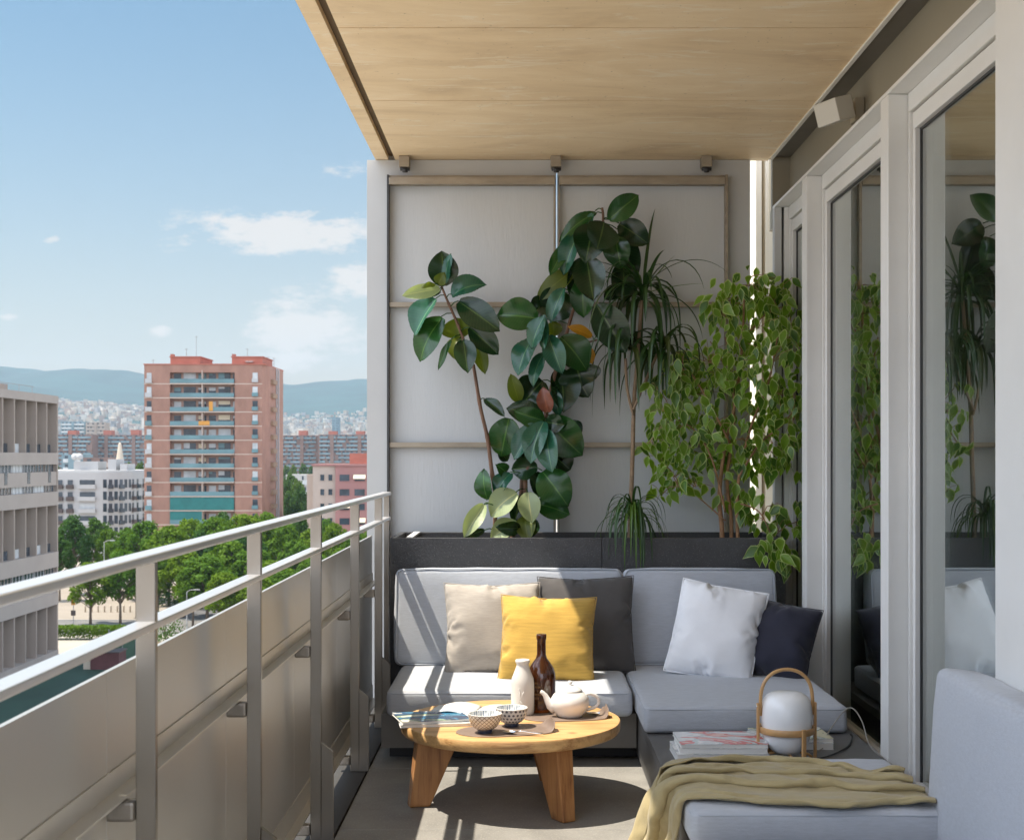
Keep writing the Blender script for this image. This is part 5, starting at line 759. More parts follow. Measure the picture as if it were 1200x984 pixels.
# ------------------------------------------------------------------ back wall
def back_wall():
    t = thing('partition_wall', (.1, WALL_D, 0), 'grey partition wall of framed panels behind the plants', 'wall')
    W0, W1 = WALL_D, WALL_D+.06
    s = F/W0
    X = lambda px: (px-615)/s
    Z = lambda py: CAM_Z+(535-py)/s
    wl = MT['wall']
    # wall body around the panel openings (a slit is left between the two panels)
    b = MB()
    b.box(X(430), X(456), W0, W1, -.003, 2.748)
    b.box(X(456), X(651.7), W0, W1, Z(206), 2.748); b.box(X(653.3), X(848), W0, W1, Z(206), 2.748)
    b.box(X(848), X(879), W0, W1, -.003, 2.748)
    b.box(-.69, -.65, W0+.031, W1, 2.7485, 3.01)
    b.box(X(651.7), X(653.3), W0, W1, Z(200), 2.748)
    b.build('wall_body', wl, t)
    pm = MT['wall_panel']
    for (a, c) in ((456, 651.7), (653.3, 848)):
        ys = [206, 356.5, 521, 885]
        for y0, y1 in zip(ys[:-1], ys[1:]):
            MB().box(X(a), X(c), W0+.006, W1-.004, Z(y1), Z(y0)-.002).build('panel', pm, t)
    fm = MT['frame_metal']
    # steel frame: top rail, mid rails, uprights
    for (a, c) in ((457, 650), (655, 848)):
        MB().box(X(a), X(c), W0-.055, W0-.002, Z(218.5), Z(210)).build('frame_rail', fm, t, bevel=.002)
        MB().box(X(a), X(c), W0-.030, W0-.002, Z(209.6), Z(207)).build('frame_rail', fm, t, bevel=.001)
        for y in (357, 520.5):
            MB().box(X(a), X(c), W0-.036, W0-.002, Z(y+3.6), Z(y-2.2)).build('frame_rail', fm, t, bevel=.002)
    MB().box(X(454.6), X(456.8), W0-.05, W0-.001, .0, Z(207)).build('frame_upright', MT['alu_dark'], t)
    MB().box(X(848.3), X(851.5), W0-.05, W0-.001, .0, Z(207)).build('frame_upright', fm, t)
    MB().box(X(648.6), X(650.4), W0-.03, W0-.002, .0, Z(219)).build('frame_upright', fm, t)
    MB().box(X(654.6), X(655.6), W0-.03, W0-.002, .0, Z(219)).build('frame_upright', fm, t)
    for px in (475.5, 651, 825.5):
        h = MB(); h.box(X(px-6), X(px+6), W0-.10, W0-.03, Z(200), 2.749)
        hb = h.build('hanger', fm, t, bevel=.003)
        g = MB(); g.tube([(X(px+.5), W0-.065, Z(200)), (X(px+.5), W0-.065, Z(205))], .014, 10)
        g.tube([(X(px-5), W0-.065, Z(201)), (X(px+6), W0-.065, Z(201))], .011, 8)
        g.build('bolt', MT['alu_dark'], hb, smooth=True)
back_wall()

def corner_column():
    """ribbed white column outdoors behind the slit at the end of the partition"""
    t = thing('ribbed_column', (1.2, 7.4, 0), 'narrow ribbed white column shining in the gap beside the doors', 'column')
    b = MB(); s = F/7.4
    pr = [(1.19, 7.95), (1.19, 7.75), (1.253, 7.40), (1.284, 7.40), (1.286, 7.52), (1.306, 7.40), (1.345, 7.40), (1.345, 7.95)]
    b.prism(list(reversed(pr)), -1.0, 3.6)
    b.build('column_shaft', M('white_render', (.86,.80,.68), .7, var=.04, vscale=3), t)
    MB().box(1.17, 1.37, 7.36, 7.97, -1.3, -1.0).build('column_base', MT['wall'], t)
corner_column()

# ------------------------------------------------------------------ railing
def railing():
    t = thing('balcony_railing', (-.67, 3, 0), 'brushed steel railing with metal infill panels along the open side', 'railing')
    RX = -.67
    posts = [-.55, .43, 1.42, 2.42, 3.385, 4.385, 5.385, 6.25]
    b = MB(); b.box(RX-.0225, RX+.0225, -1.6, 6.63, 1.064, 1.080)
    b.build('handrail', MT['rail_steel'], t, bevel=.005, bseg=3)
    b = MB(); b.box(RX-.019, RX+.019, -1.6, 6.63, .945, .959)
    b.build('mid_rail', MT['rail_steel'], t, bevel=.003, bseg=2)
    for y in posts:
        MB().box(RX-.0175, RX+.0175, y-.008, y+.008, .012, 1.0635).build('post', MT['steel'], t, bevel=.0015, bseg=1)
        f = MB(); v = [(RX+.0178,y-.010,.012),(RX+.056,y-.010,.012),(RX+.056,y+.004,.012),(RX+.0178,y+.004,.012),
                       (RX+.0178,y-.010,.335),(RX+.056,y-.010,.305),(RX+.056,y+.004,.305),(RX+.0178,y+.004,.335)]
        f.hull8(v).build('foot_plate', MT['steel'], t, bevel=.001, bseg=1)
        for z in (.625, .055):
            MB().box(-.737, RX-.0178, y-.02, y+.014, z-.018, z+.018).build('bracket', MT['bracket_metal'], t, bevel=.006)
    MB().box(RX-.012, RX+.012, 6.61, 6.628, .012, 1.0635).build('post', MT['steel'], t)
    # infill panels, upper and lower sheet with an angle bar between
    edges = [-1.6]+[p+.0 for p in posts]+[6.63]
    for a, c in zip(edges[:-1], edges[1:]):
        b = MB(); b.box(-.745, -.741, a+.0012, c-.0012, .685, .864); b.box(-.7495, -.7405, a+.0012, c-.0012, .864, .868)
        b.box(-.745, -.741, a+.0012, c-.0012, .12, .6645)
        b.build('infill_panel', MT['panel_metal'], t)
    b = MB(); b.box(-.7408, -.7375, -1.6, 6.63, .645, .688); b.box(-.7375, -.706, -1.6, 6.63, .645, .650)
    b.build('angle_bar', MT['bar_metal'], t)
    b = MB(); b.box(-.7408, -.7375, -1.6, 6.63, .075, .145); b.box(-.7375, -.708, -1.6, 6.63, .075, .080)
    b.build('angle_bar', MT['bar_metal'], t)
    b = MB(); b.box(-.80, -.625, -1.6, 6.88, -.004, .012)
    b.build('edge_strip', M('edge_concrete', (.045,.043,.04), .8, var=.15, vscale=4), t)
railing()

# ------------------------------------------------------------------ soft furniture helpers
def softbox(name, x0, x1, y0, y1, z0, z1, r, mat, parent, puff=.012, n=14, xf=None, seed=0, wr=.004):
    """upholstered cushion: rounded box with crowned faces and slight creases"""
    h = Vector(((x1-x0)/2, (y1-y0)/2, (z1-z0)/2)); c = Vector(((x0+x1)/2, (y0+y1)/2, (z0+z1)/2))
    def coords(hh):
        e = [-hh + r*(1-math.cos(math.pi/2*i/4)) for i in range(5)]
        k = max(2, int(n*min(1, hh/.4)))
        mid = [-(hh-r) + 2*(hh-r)*i/k for i in range(1, k)]
        return e + mid + [-q for q in reversed(e)]
    cs = [coords(h[i]) for i in range(3)]
    b = MB()
    def put(p):
        q = Vector([max(-(h[i]-r), min(h[i]-r, p[i])) for i in range(3)])
        d = p-q
        o = q + d.normalized()*r if d.length > 1e-9 else p
        # crown
        u = [min(1, abs(p[i])/h[i]) for i in range(3)]
        for i in range(3):
            j, k = [a for a in range(3) if a != i]
            if abs(abs(p[i])-h[i]) < 1e-6:
                amt = puff*(1-u[j]**4)*(1-u[k]**4)
                if i != 2 and h[2] < min(h[0], h[1]): amt *= .45
                o[i] += math.copysign(amt, p[i])
        w = noise.noise(Vector((o.x*5, o.y*5, o.z*5))+Vector((seed*3.1, 0, 0)))*wr + noise.noise(Vector((o.x*14, o.y*14, o.z*22))+Vector((seed, 5, 0)))*wr*.5
        if d.length > 1e-9: o += d.normalized()*w
        o = o + c
        return xf @ o if xf else o
    for ax in range(3):
        j, k = [(1,2),(2,0),(0,1)][ax]
        for sg in (-1, 1):
            A, B = cs[j], cs[k]
            vs = []; fs = []
            for a in A:
                for bb in B:
                    p = Vector((0,0,0)); p[ax] = sg*h[ax]; p[j] = a; p[k] = bb
                    vs.append(put(p))
            nb = len(B)
            for i in range(len(A)-1):
                for jj in range(nb-1):
                    q = (i*nb+jj, (i+1)*nb+jj, (i+1)*nb+jj+1, i*nb+jj+1)
                    fs.append(q if sg > 0 else q[::-1])
            b.add(vs, fs)
    return b.build(name, mat, parent, smooth=True, merge=.0004)

def piping_loop(x0, x1, y0, y1, z, rc, rad, parent, xf=None, mat=None):
    pts = []
    for (cx, cy, a0) in ((x1-rc, y1-rc, 0), (x0+rc, y1-rc, 90), (x0+rc, y0+rc, 180), (x1-rc, y0+rc, 270)):
        for k in range(7):
            a = R(a0+15*k); p = Vector((cx+rc*math.cos(a), cy+rc*math.sin(a), z)); pts.append(xf @ p if xf else p)
    return MB().tube(pts, rad, 6, closed=True).build('piping', mat or MT['piping'], parent, smooth=True)

def sofa():
    t = thing('corner_sofa', (.2, 5.9, 0), 'low grey corner sofa on dark board plinths in front of the planter', 'sofa')
    # left plinth
    MB().box(-.585, .455, 5.56, 6.33, .065, .205).build('plinth', MT['board'], t, bevel=.002)
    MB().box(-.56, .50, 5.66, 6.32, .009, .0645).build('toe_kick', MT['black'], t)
    # long platform beside the doors
    b = MB(); b.box(.46, 1.245, 4.30, 6.33, .172, .207); b.box(.46, .485, 4.30, 6.33, .03, .1715)
    b.build('platform', [MT['platform']], t, bevel=.002)
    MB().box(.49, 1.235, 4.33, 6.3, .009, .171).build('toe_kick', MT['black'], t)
    c1 = softbox('seat_cushion', -.555, .432, 5.47, 6.17, .208, .312, .024, MT['cushion'], t, .007, seed=1)
    piping_loop(-.548, .425, 5.477, 6.163, .222, .03, .0035, c1)
    c2 = softbox('seat_cushion', .448, 1.215, 5.13, 6.17, .210, .312, .022, MT['cushion'], t, .006, seed=2)
    piping_loop(.453, 1.21, 5.135, 6.165, .222, .03, .0035, c2)
    piping_loop(-.552, .429, 5.473, 6.167, .300, .03, .0032, c1); piping_loop(.450, 1.213, 5.132, 6.168, .300, .03, .0032, c2)
    for (x0, x1, sd) in ((-.585, .438, 3), (.448, 1.135, 4)):
        xf = Matrix.Translation((0, 6.20, .30)) @ Matrix.Rotation(R(-9), 4, 'X') @ Matrix.Translation((0, -6.20, -.30))
        bc = softbox('back_cushion', x0, x1, 6.12, 6.25, .305, .735, .022, MT['cushion'], t, .009, seed=sd, xf=xf)
        rim = []
        for (cx, cz, a0) in ((x1-.04, .699, 0), (x0+.04, .699, 90), (x0+.04, .341, 180), (x1-.04, .341, 270)):
            for k in range(7): a = R(a0+15*k); rim.append(xf @ Vector((cx+.034*math.cos(a), 6.1225, cz+.034*math.sin(a))))
        MB().tube(rim, .0034, 6, closed=True).build('piping', MT['piping'], bc, smooth=True)
        # seam line along the top edge
        pts = [xf @ Vector((x0+.04+(x1-x0-.08)*i/10, 6.121, .712)) for i in range(11)]
        MB().tube(pts, .0022, 6).build('seam', MT['piping'], bc, smooth=True)
sofa()

def planter():
    t = thing('planter', (.25, 6.6, 0), 'long dark stone planter box behind the sofa', 'planter')
    x0, x1, y0, y1, z1 = -.628, 1.215, 6.36, 6.86, .872
    b = MB()
    xm = .36
    b.box(x0, xm-.001, y0, y0+.03, .009, z1); b.box(xm+.001, x1, y0, y0+.03, .009, z1)
    b.box(x0, x1, y1-.03, y1, .009, z1); b.box(x0, x0+.03, y0+.03, y1-.03, .009, z1); b.box(x1-.03, x1, y0+.03, y1-.03, .009, z1)
    b.build('stone_side', MT['basalt'], t, bevel=.003)
    g = MB().grid(lambda u, v: (x0+.031+(x1-x0-.062)*u, y0+.031+(y1-y0-.062)*v, .80+.03*noise.noise(Vector((u*14, v*5, 0)))), 60, 16)
    g.build('soil', MT['soil'], t, smooth=True)
    # steel capping lip in the sunny corner
    MB().box(x0+.075, x0+.105, y0+.032, y1-.032, z1-.006, z1+.004).build('cross_brace', MT['alu_white'], t, bevel=.001)
planter()

def chaise():
    t = thing('chaise', (.85, 3.6, 0), 'light grey chaise seat with tall backrest, ochre throw lying on it', 'chaise')
    b = MB(); b.box(.462, 1.245, 2.3, 4.294, .172, .205); b.box(.462, .487, 2.3, 4.294, .03, .1715)
    b.build('plinth', MT['platform'], t, bevel=.002)
    c = softbox('seat_cushion', .443, 1.135, 3.635, 4.275, .206, .307, .022, MT['cushion'], t, .006, seed=7, n=18)
    piping_loop(.450, 1.128, 3.642, 4.268, .224, .03, .0042, c); piping_loop(.446, 1.132, 3.638, 4.272, .294, .03, .0034, c)
    xf = Matrix.Translation((1.10, 0, .206)) @ Matrix.Rotation(R(4.5), 4, 'Y') @ Matrix.Translation((-1.10, 0, -.206))
    bk = softbox('back_cushion', 1.098, 1.222, 2.55, 3.77, .207, .672, .024, MT['cushion'], t, .008, seed=8, n=26, xf=xf)
    c2 = softbox('seat_cushion', .443, 1.09, 2.45, 3.30, .206, .30, .034, MT['cushion'], t, .010, seed=9, n=12)
chaise()

# ------------------------------------------------------------------ pillows
def pillow(label, mat, key, w, h, th, mtx, flip=(1, 1), flange=None, full=.065):
    """stuffed cushion cover; two square panels sewn along their edges"""
    N = 32; idx = {}; n = 0
    front = cloth_points(key); pts = []
    def edge(k, along):                                    # seam line kept smooth: only slightly pulled in between the corners
        q = -1+2*k/N; return .2025*(1-full*(1-abs(q)**2.2))
    def straight(i, j):
        p = front[i*(N+1)+j].copy(); u = i/N; v = j/N
        e0, e1 = front[j], front[N*(N+1)+j]; b0, b1 = front[i*(N+1)], front[i*(N+1)+N]
        p.x += .9*((1-u)*(-edge(j, 0)-e0.x)+u*(edge(j, 0)-e1.x)); p.z += .9*((1-v)*(-edge(i, 1)-b0.z)+v*(edge(i, 1)-b1.z))
        if i in (0, N) or j in (0, N): p.y *= .25
        return p
    for sd in (0, 1):
        for i in range(N+1):
            for j in range(N+1):
                if sd and (i in (0, N) or j in (0, N)): idx[sd, i, j] = idx[0, i, j]
                else:
                    idx[sd, i, j] = n; n += 1; p = straight(i, j)
                    pts.append(Vector((p.x*w/.405*flip[0], p.y*th/.225*(-1 if sd else 1), p.z*h/.405*flip[1])))
    fs = []
    for sd in (0, 1):
        for i in range(N):
            for j in range(N):
                q = (idx[sd,i,j], idx[sd,i+1,j], idx[sd,i+1,j+1], idx[sd,i,j+1]); fs.append(q if sd == 0 else q[::-1])
    b = MB().add([mtx @ p for p in pts], fs)
    o = b.build('pillow', mat, None, smooth=True, merge=1e-7)
    sb = o.modifiers.new('smooth', 'SUBSURF'); sb.levels = 1; sb.render_levels = 1
    tag(o, label, 'pillow', 'throw pillows on the sofa')
    ring = [idx[0,i,0] for i in range(N)]+[idx[0,N,j] for j in range(N)]+[idx[0,i,N] for i in range(N, 0, -1)]+[idx[0,0,j] for j in range(N, 0, -1)]
    MB().tube([mtx @ (pts[i]*1.004) for i in ring], flange or .0022, 6, closed=True).build('seam', mat, o, smooth=True)
    return o

def pose(x, y, z, yaw=0, lean=0, roll=0):
    """pillow centre-bottom position; lean back, roll in its plane, yaw"""
    return Matrix.Translation((x, y, z)) @ Matrix.Rotation(R(yaw), 4, 'Z') @ Matrix.Rotation(R(-lean), 4, 'X') @ Matrix.Rotation(R(roll), 4, 'Y')
def up(h): return Matrix.Translation((0, 0, h/2))
pillow('beige linen pillow with creased edges behind the yellow one', MT['p_beige'], 'pillow1', .425, .415, .17, pose(-.137, 5.93, .302, 4, 18, 0) @ up(.405))
pillow('dark charcoal pillow half in sun behind the yellow pillow', MT['p_char'], 'pillow3', .43, .435, .15, pose(.272, 5.985, .302, -3, 15, -1) @ up(.425))
pillow('mustard yellow linen pillow in full sun', MT['p_yellow'], 'pillow2', .41, .385, .17, pose(.088, 5.72, .300, -2, 22, 1.5) @ up(.375))
pillow('crisp white pillow tilted against the grey back cushion', MT['p_white'], 'pillow1', .375, .415, .165, pose(.775, 5.82, .308, -14, 20, 9.5) @ up(.405), (-1, -1), .004, .03)
pillow('dark navy pillow slumped in the sofa corner beside the doors', MT['p_navy'], 'pillow3', .36, .345, .20, pose(1.025, 5.85, .302, -22, 18, 10) @ up(.335), (-1, 1), None, .045)

# ------------------------------------------------------------------ throw blanket
def throw():
    NU, NV = 42, 32
    fs = [(i*(NV+1)+j, i*(NV+1)+j+1, (i+1)*(NV+1)+j+1, (i+1)*(NV+1)+j) for i in range(NU) for j in range(NV)]
    pts = [Vector((p.x, 3.64+(p.y-3.64)*.93-.035, .311+(p.z-.311)*.68 if p.z > .311 else p.z-.001)) for p in cloth_points('blanket')]
    b = MB().add(pts, fs)
    o = b.build('throw_blanket', MT['throw'], None, smooth=True)
    sb = o.modifiers.new('smooth', 'SUBSURF'); sb.levels = 3; sb.render_levels = 3
    sd = o.modifiers.new('thickness', 'SOLIDIFY'); sd.thickness = .003; sd.offset = -1
    tag(o, 'crumpled ochre throw draped over the end of the grey chaise', 'blanket')
    # hem stitched along the edges
    edge = [i*(NV+1) for i in range(NU)]+[NU*(NV+1)+j for j in range(NV)]+[i*(NV+1)+NV for i in range(NU, 0, -1)]
    MB().tube([pts[i] for i in edge], .0028, 6).build('hem', MT['throw'], o, smooth=True)
throw()

# ------------------------------------------------------------------ coffee table
TX, TY, TZ = -.052, 4.95, .300
def table():
    t = thing('coffee_table', (TX, TY, .009), 'round low wooden coffee table on three tapered legs', 'table')
    rnd = random.Random(3)
    b = MB(); n = 96; pr = [(.0, 0), (.385, 0), (.391, .003), (.3965, .010), (.398, .022), (.398, .038), (.3955, .0422), (.390, .043), (0, .043)]
    v = []; f = []
    for r, z in pr:
        for j in range(n):
            a = 2*math.pi*j/n; rr = r*(1+.004*math.sin(3*a+.6)+.002*math.sin(11*a)) if r > .3 else r
            v.append((TX+rr*math.cos(a), TY+rr*math.sin(a), TZ-.043+z))
    k = len(pr)
    for i in range(k-1):
        for j in range(n): f.append((i*n+j, i*n+(j+1)%n, (i+1)*n+(j+1)%n, (i+1)*n+j))
    b.add(v, f).build('table_top', MT['wood'], t, merge=.0001, auto=40)
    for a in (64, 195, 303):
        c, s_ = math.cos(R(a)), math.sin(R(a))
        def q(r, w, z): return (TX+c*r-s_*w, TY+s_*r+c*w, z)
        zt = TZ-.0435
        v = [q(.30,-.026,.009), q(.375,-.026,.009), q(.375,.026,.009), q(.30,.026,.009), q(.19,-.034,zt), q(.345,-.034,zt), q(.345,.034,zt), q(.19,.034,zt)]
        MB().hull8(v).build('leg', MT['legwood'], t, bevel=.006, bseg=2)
table()

def uv_pattern(name, kind, base, ink, rough=.3):
    m = bpy.data.materials.new(name); m.use_nodes = True
    nt = m.node_tree; N = nt.nodes; L = nt.links; b = N['Principled BSDF']
    uv = N.new('ShaderNodeUVMap'); sp = N.new('ShaderNodeSeparateXYZ'); L.new(uv.outputs[0], sp.inputs[0])
    def ma(op, a, bb=None):
        n = N.new('ShaderNodeMath'); n.operation = op
        for i, x in enumerate((a, bb)):
            if x is None: continue
            if isinstance(x, (int, float)): n.inputs[i].default_value = x
            else: L.new(x, n.inputs[i])
        return n.outputs[0]
    u, v = sp.outputs[0], sp.outputs[1]
    if kind == 'lattice':
        s1 = ma('ABSOLUTE', ma('SINE', ma('MULTIPLY', ma('ADD', ma('MULTIPLY', u, 22), ma('MULTIPLY', v, 5)), math.pi)))
        s2 = ma('ABSOLUTE', ma('SINE', ma('MULTIPLY', ma('SUBTRACT', ma('MULTIPLY', u, 22), ma('MULTIPLY', v, 5)), math.pi)))
        fac = ma('LESS_THAN', ma('MINIMUM', s1, s2), .30)
    elif kind == 'dots':
        row = ma('FLOOR', ma('MULTIPLY', v, 5)); sh = ma('MULTIPLY', ma('MODULO', row, 2), .5)
        fu = ma('SUBTRACT', ma('FRACT', ma('ADD', ma('MULTIPLY', u, 22), sh)), .5); fv = ma('SUBTRACT', ma('FRACT', ma('MULTIPLY', v, 5)), .5)
        fac = ma('LESS_THAN', ma('ADD', ma('MULTIPLY', fu, fu), ma('MULTIPLY', fv, fv)), .085)
    else:                      # brush strokes inside the bowls
        s1 = ma('SINE', ma('MULTIPLY', u, 2*math.pi*38)); s2 = ma('SINE', ma('ADD', ma('MULTIPLY', u, 2*math.pi*11), ma('MULTIPLY', v, 9)))
        fac = ma('GREATER_THAN', ma('ADD', s1, ma('MULTIPLY', s2, .6)), .45)
    q = N.new('ShaderNodeMixRGB'); L.new(fac, q.inputs[0]); q.inputs[1].default_value = tuple(base)+(1,); q.inputs[2].default_value = tuple(ink)+(1,)
    L.new(q.outputs[0], b.inputs['Base Color']); b.inputs['Roughness'].default_value = rough
    b.inputs['Coat Weight'].default_value = .4
    return m

def bowl(c, r, h, mo, mi_, label):
    t = thing('bowl', c, label, 'bowl', 'patterned bowls on the coffee table')
    outer = [(r*(.44+.56*math.sin(k/12*math.pi/2)**.9), .013+(h-.013)*(1-math.cos(k/12*math.pi/2))**.82) for k in range(13)]
    MB().lathe(outer, c, 48).build('bowl_wall', mo, t, smooth=True)
    inner = [(0.001, .019)] + [((r-.004)*(.40+.60*math.sin(k/12*math.pi/2)**.9), .019+(h-.019)*(1-math.cos(k/12*math.pi/2))**.85) for k in range(13)]
    MB().lathe(list(inner), c, 48).build('bowl_lining', mi_, t, smooth=True)
    MB().lathe([(r-.0042, h-.0005), (r-.002, h+.0012), (r+.0002, h-.0003)], c, 48).build('rim', MT['ceramic'], t, smooth=True)
    MB().lathe([(0.001, .0), (r*.42, .0), (r*.44, .002), (r*.44, .014), (r*.3, .0145)], c, 40).build('foot_ring', M('blue_glaze', (.05,.065,.11), .3, coat=.3), t, smooth=False, auto=40)
OT = .3005
MAT_T = .0032
def tableware():
    lat = uv_pattern('lattice_glaze', 'lattice', (.70,.66,.60), (.16,.105,.07)); dots = uv_pattern('dot_glaze', 'dots', (.66,.64,.60), (.07,.07,.09))
    ins = uv_pattern('stroke_glaze', 'strokes', (.78,.78,.76), (.24,.29,.36))
    zb = OT+MAT_T
    bowl((-.137, 4.69, zb), .058, .066, lat, ins, 'small bowl with a brown diamond lattice, in front of the dotted bowl')
    bowl((-.047, 4.80, zb), .057, .066, dots, ins, 'small bowl with rows of dark dots beside the milk bottle')
    # leather mats with a curled corner
    def mat(cx, cy, L_, W_, ang, label):
        def fn(u, v):
            x = (u-.5)*L_
            w = W_*(1-abs(2*u-1)**3.2*(.75 if u > .5 else 1.0))**.6 if abs(2*u-1) < 1 else 0
            y = (v-.5)*max(w, .002)
            k = max(0, (u-.86)/.14)
            z = .042*k*k*(1-.25*v)
            x -= .022*k*k
            c, s_ = math.cos(R(ang)), math.sin(R(ang))
            return Vector((cx+c*x-s_*y, cy+s_*x+c*y, OT+MAT_T-.0004+z))
        o = MB().grid(fn, 48, 18).build('placemat', MT['mat'], None, smooth=True)
        m = o.modifiers.new('thickness', 'SOLIDIFY'); m.thickness = MAT_T-.0006; m.offset = -1
        tag(o, label, 'placemat', 'leather mats on the coffee table')
    mat(-.062, 4.735, .36, .20, 14, 'brown leather mat with curled tip under the two bowls')
    mat(.155, 4.985, .33, .17, 10, 'brown leather mat with curled tip under the teapot')
    # milk bottle
    c = (-.008, 5.03, OT)
    t = thing('milk_bottle', c, 'matt white ceramic milk bottle standing between the bowls and the brown bottle', 'bottle')
    MB().lathe([(.001,.002),(.036,.0),(.041,.004),(.0425,.02),(.0425,.115),(.040,.135),(.030,.160),(.0235,.178),(.022,.186),(.0265,.194),(.0268,.200),(.0245,.203),(.021,.203),(.0185,.196),(.018,.17)], c, 44).build('bottle_body', MT['ceramic_matte'], t, smooth=True)
    g = MB(); y = c[1]-.0418
    for (p, q) in (((-.012, .098), (-.006, .052)), ((.004, .092), (-.010, .060)), ((-.010, .058), (.006, .040)), ((-.016, .10), (-.010, .103))):
        g.tube([(c[0]+p[0], y, c[2]+p[1]), (c[0]+(p[0]+q[0])/2, y-.0012, c[2]+(p[1]+q[1])/2), (c[0]+q[0], y, c[2]+q[1])], .0011, 6)
    g.build('relief_drawing', MT['ceramic'], t, smooth=True)
    # brown bottle
    c = (.062, 5.10, OT)
    t = thing('glass_bottle', c, 'tall dark brown glass bottle behind the teapot', 'bottle')
    prof = [(.001,.004),(.047,.0),(.052,.004),(.053,.015),(.053,.125),(.0515,.143),(.045,.163),(.033,.182),(.0215,.197),(.0170,.212),(.0165,.265),(.0190,.270),(.0190,.284),(.0175,.288),(.0125,.288),(.012,.27),(.0125,.215),(.027,.185),(.0475,.143),(.049,.125),(.049,.014),(.001,.010)]
    MB().lathe(prof, c, 48).build('bottle_body', MT['brown_glass'], t, smooth=True)
    MB().lathe([(.001,.0105),(.0482,.0145),(.0483,.105),(.001,.105)], c, 40).build('drink', M('dark_drink', (.03,.008,.002), .1), t, smooth=False, auto=40)
    rnd = random.Random(5); g = MB()
    for row, (z, k) in enumerate(((.112, 7), (.098, 9), (.084, 8), (.070, 9), (.056, 7), (.030, 4))):
        for i in range(k):
            a = R(-118+ (i-k/2)*6.2); r = .0532; wz = .0036
            if rnd.random() < .2: continue
            p = Vector((c[0]+r*math.cos(a), c[1]+r*math.sin(a), c[2]+z)); tx = Vector((-math.sin(a), math.cos(a), 0))
            g.add([p-tx*.0014-Vector((0,0,wz)), p+tx*.0014-Vector((0,0,wz)), p+tx*.0014+Vector((0,0,wz)), p-tx*.0014+Vector((0,0,wz))], [(0,1,2,3)])
    g.build('label_print', M('label_print', (.22,.12,.04), .5), t)
    # teapot
    c = (.165, 4.985, OT+MAT_T)
    t = thing('teapot', c, 'round white teapot with short spout and loop handle on a leather mat', 'teapot')
    MB().lathe([(.001,.0),(.044,.0),(.047,.003),(.055,.012),(.0665,.030),(.0715,.048),(.0700,.064),(.060,.080),(.046,.090),(.040,.0925),(.001,.0928)], c, 48).build('pot_body', MT['ceramic'], t, smooth=True)
    MB().lathe([(.0445,.0915),(.0455,.094),(.041,.099),(.030,.1065),(.016,.112),(.006,.1135),(.0055,.117),(.0085,.121),(.0090,.125),(.0065,.1285),(.001,.130)], c, 40).build('lid', MT['ceramic'], t, smooth=True)
    d = Vector((-1, -.12, 0)).normalized()
    def at(r, z): return Vector(c)+d*r+Vector((0, 0, z))
    MB().tube([at(.055,.030), at(.072,.042), at(.083,.060), at(.092,.079), at(.102,.089), at(.108,.092)], [.021,.0175,.0125,.0088,.0072,.0068], 16).build('spout', MT['ceramic'], t, smooth=True)
    hp = [at(-.056,.079)]
    for k in range(1, 12):
        a = math.pi*k/12; hp.append(at(-.060-.047*math.sin(a)**.9, .053+.029*math.cos(a)))
    hp.append(at(-.060,.022))
    MB().tube(hp, [.0062]*len(hp), 12).build('handle', MT['ceramic'], t, smooth=True)
    # spoons
    def spoon(x, y, ang, label, z=OT+MAT_T):
        t = thing('spoon', (x, y, z), label, 'spoon', 'spoons on the mats')
        xf = Matrix.Translation((x, y, z)) @ Matrix.Rotation(R(ang), 4, 'Z')
        b = MB()
        def fn(u, v):
            a = v*2*math.pi; r = u
            return xf @ Vector((.024*r*math.cos(a), .0155*r*math.sin(a)*(1-.12*math.cos(a)), .0015+.0075*r*r))
        b.grid(fn, 6, 24).build('spoon_bowl', MT['silver'], t, smooth=True, merge=.00005)
        MB().tube([xf @ Vector(p) for p in ((.022,0,.0085), (.04,0,.0115), (.07,0,.0085), (.10,0,.006), (.118,0,.0065))], [.0026,.0022,.0024,.0034,.0030], 8).build('spoon_handle', MT['silver'], t, smooth=True)
    spoon(-.052, 4.665, -14, 'silver spoon lying on the mat in front of the dotted bowl')
    spoon(.255, 5.00, 172, 'silver spoon lying at the curled tip of the teapot mat')
tableware()

def cover_mat(name, cols, scale, seed, stretch=(1,1,1)):
    """printed cover: patches of a few inks"""
    m = bpy.data.materials.new(name); m.use_nodes = True
    nt = m.node_tree; N = nt.nodes; L = nt.links; b = N['Principled BSDF']
    tc = N.new('ShaderNodeTexCoord'); mp = N.new('ShaderNodeMapping'); mp.inputs['Scale'].default_value = stretch; mp.inputs['Location'].default_value = (seed, seed*.7, 0)
    L.new(tc.outputs['Object'], mp.inputs[0])
    n = N.new('ShaderNodeTexNoise'); n.inputs['Scale'].default_value = scale; n.inputs['Detail'].default_value = 3; n.inputs['Distortion'].default_value = 1.6
    L.new(mp.outputs[0], n.inputs['Vector'])
    r = N.new('ShaderNodeValToRGB'); r.color_ramp.interpolation = 'CONSTANT'; L.new(n.outputs['Fac'], r.inputs[0])
    k = len(cols)
    r.color_ramp.elements[0].position = 0; r.color_ramp.elements[0].color = tuple(cols[0])+(1,)
    r.color_ramp.elements[1].position = .36; r.color_ramp.elements[1].color = tuple(cols[1])+(1,)
    for i, c in enumerate(cols[2:]):
        e = r.color_ramp.elements.new(.36+(i+1)*.28/(k-1)); e.color = tuple(c)+(1,)
    L.new(r.outputs[0], b.inputs['Base Color']); b.inputs['Roughness'].default_value = .25
    return m

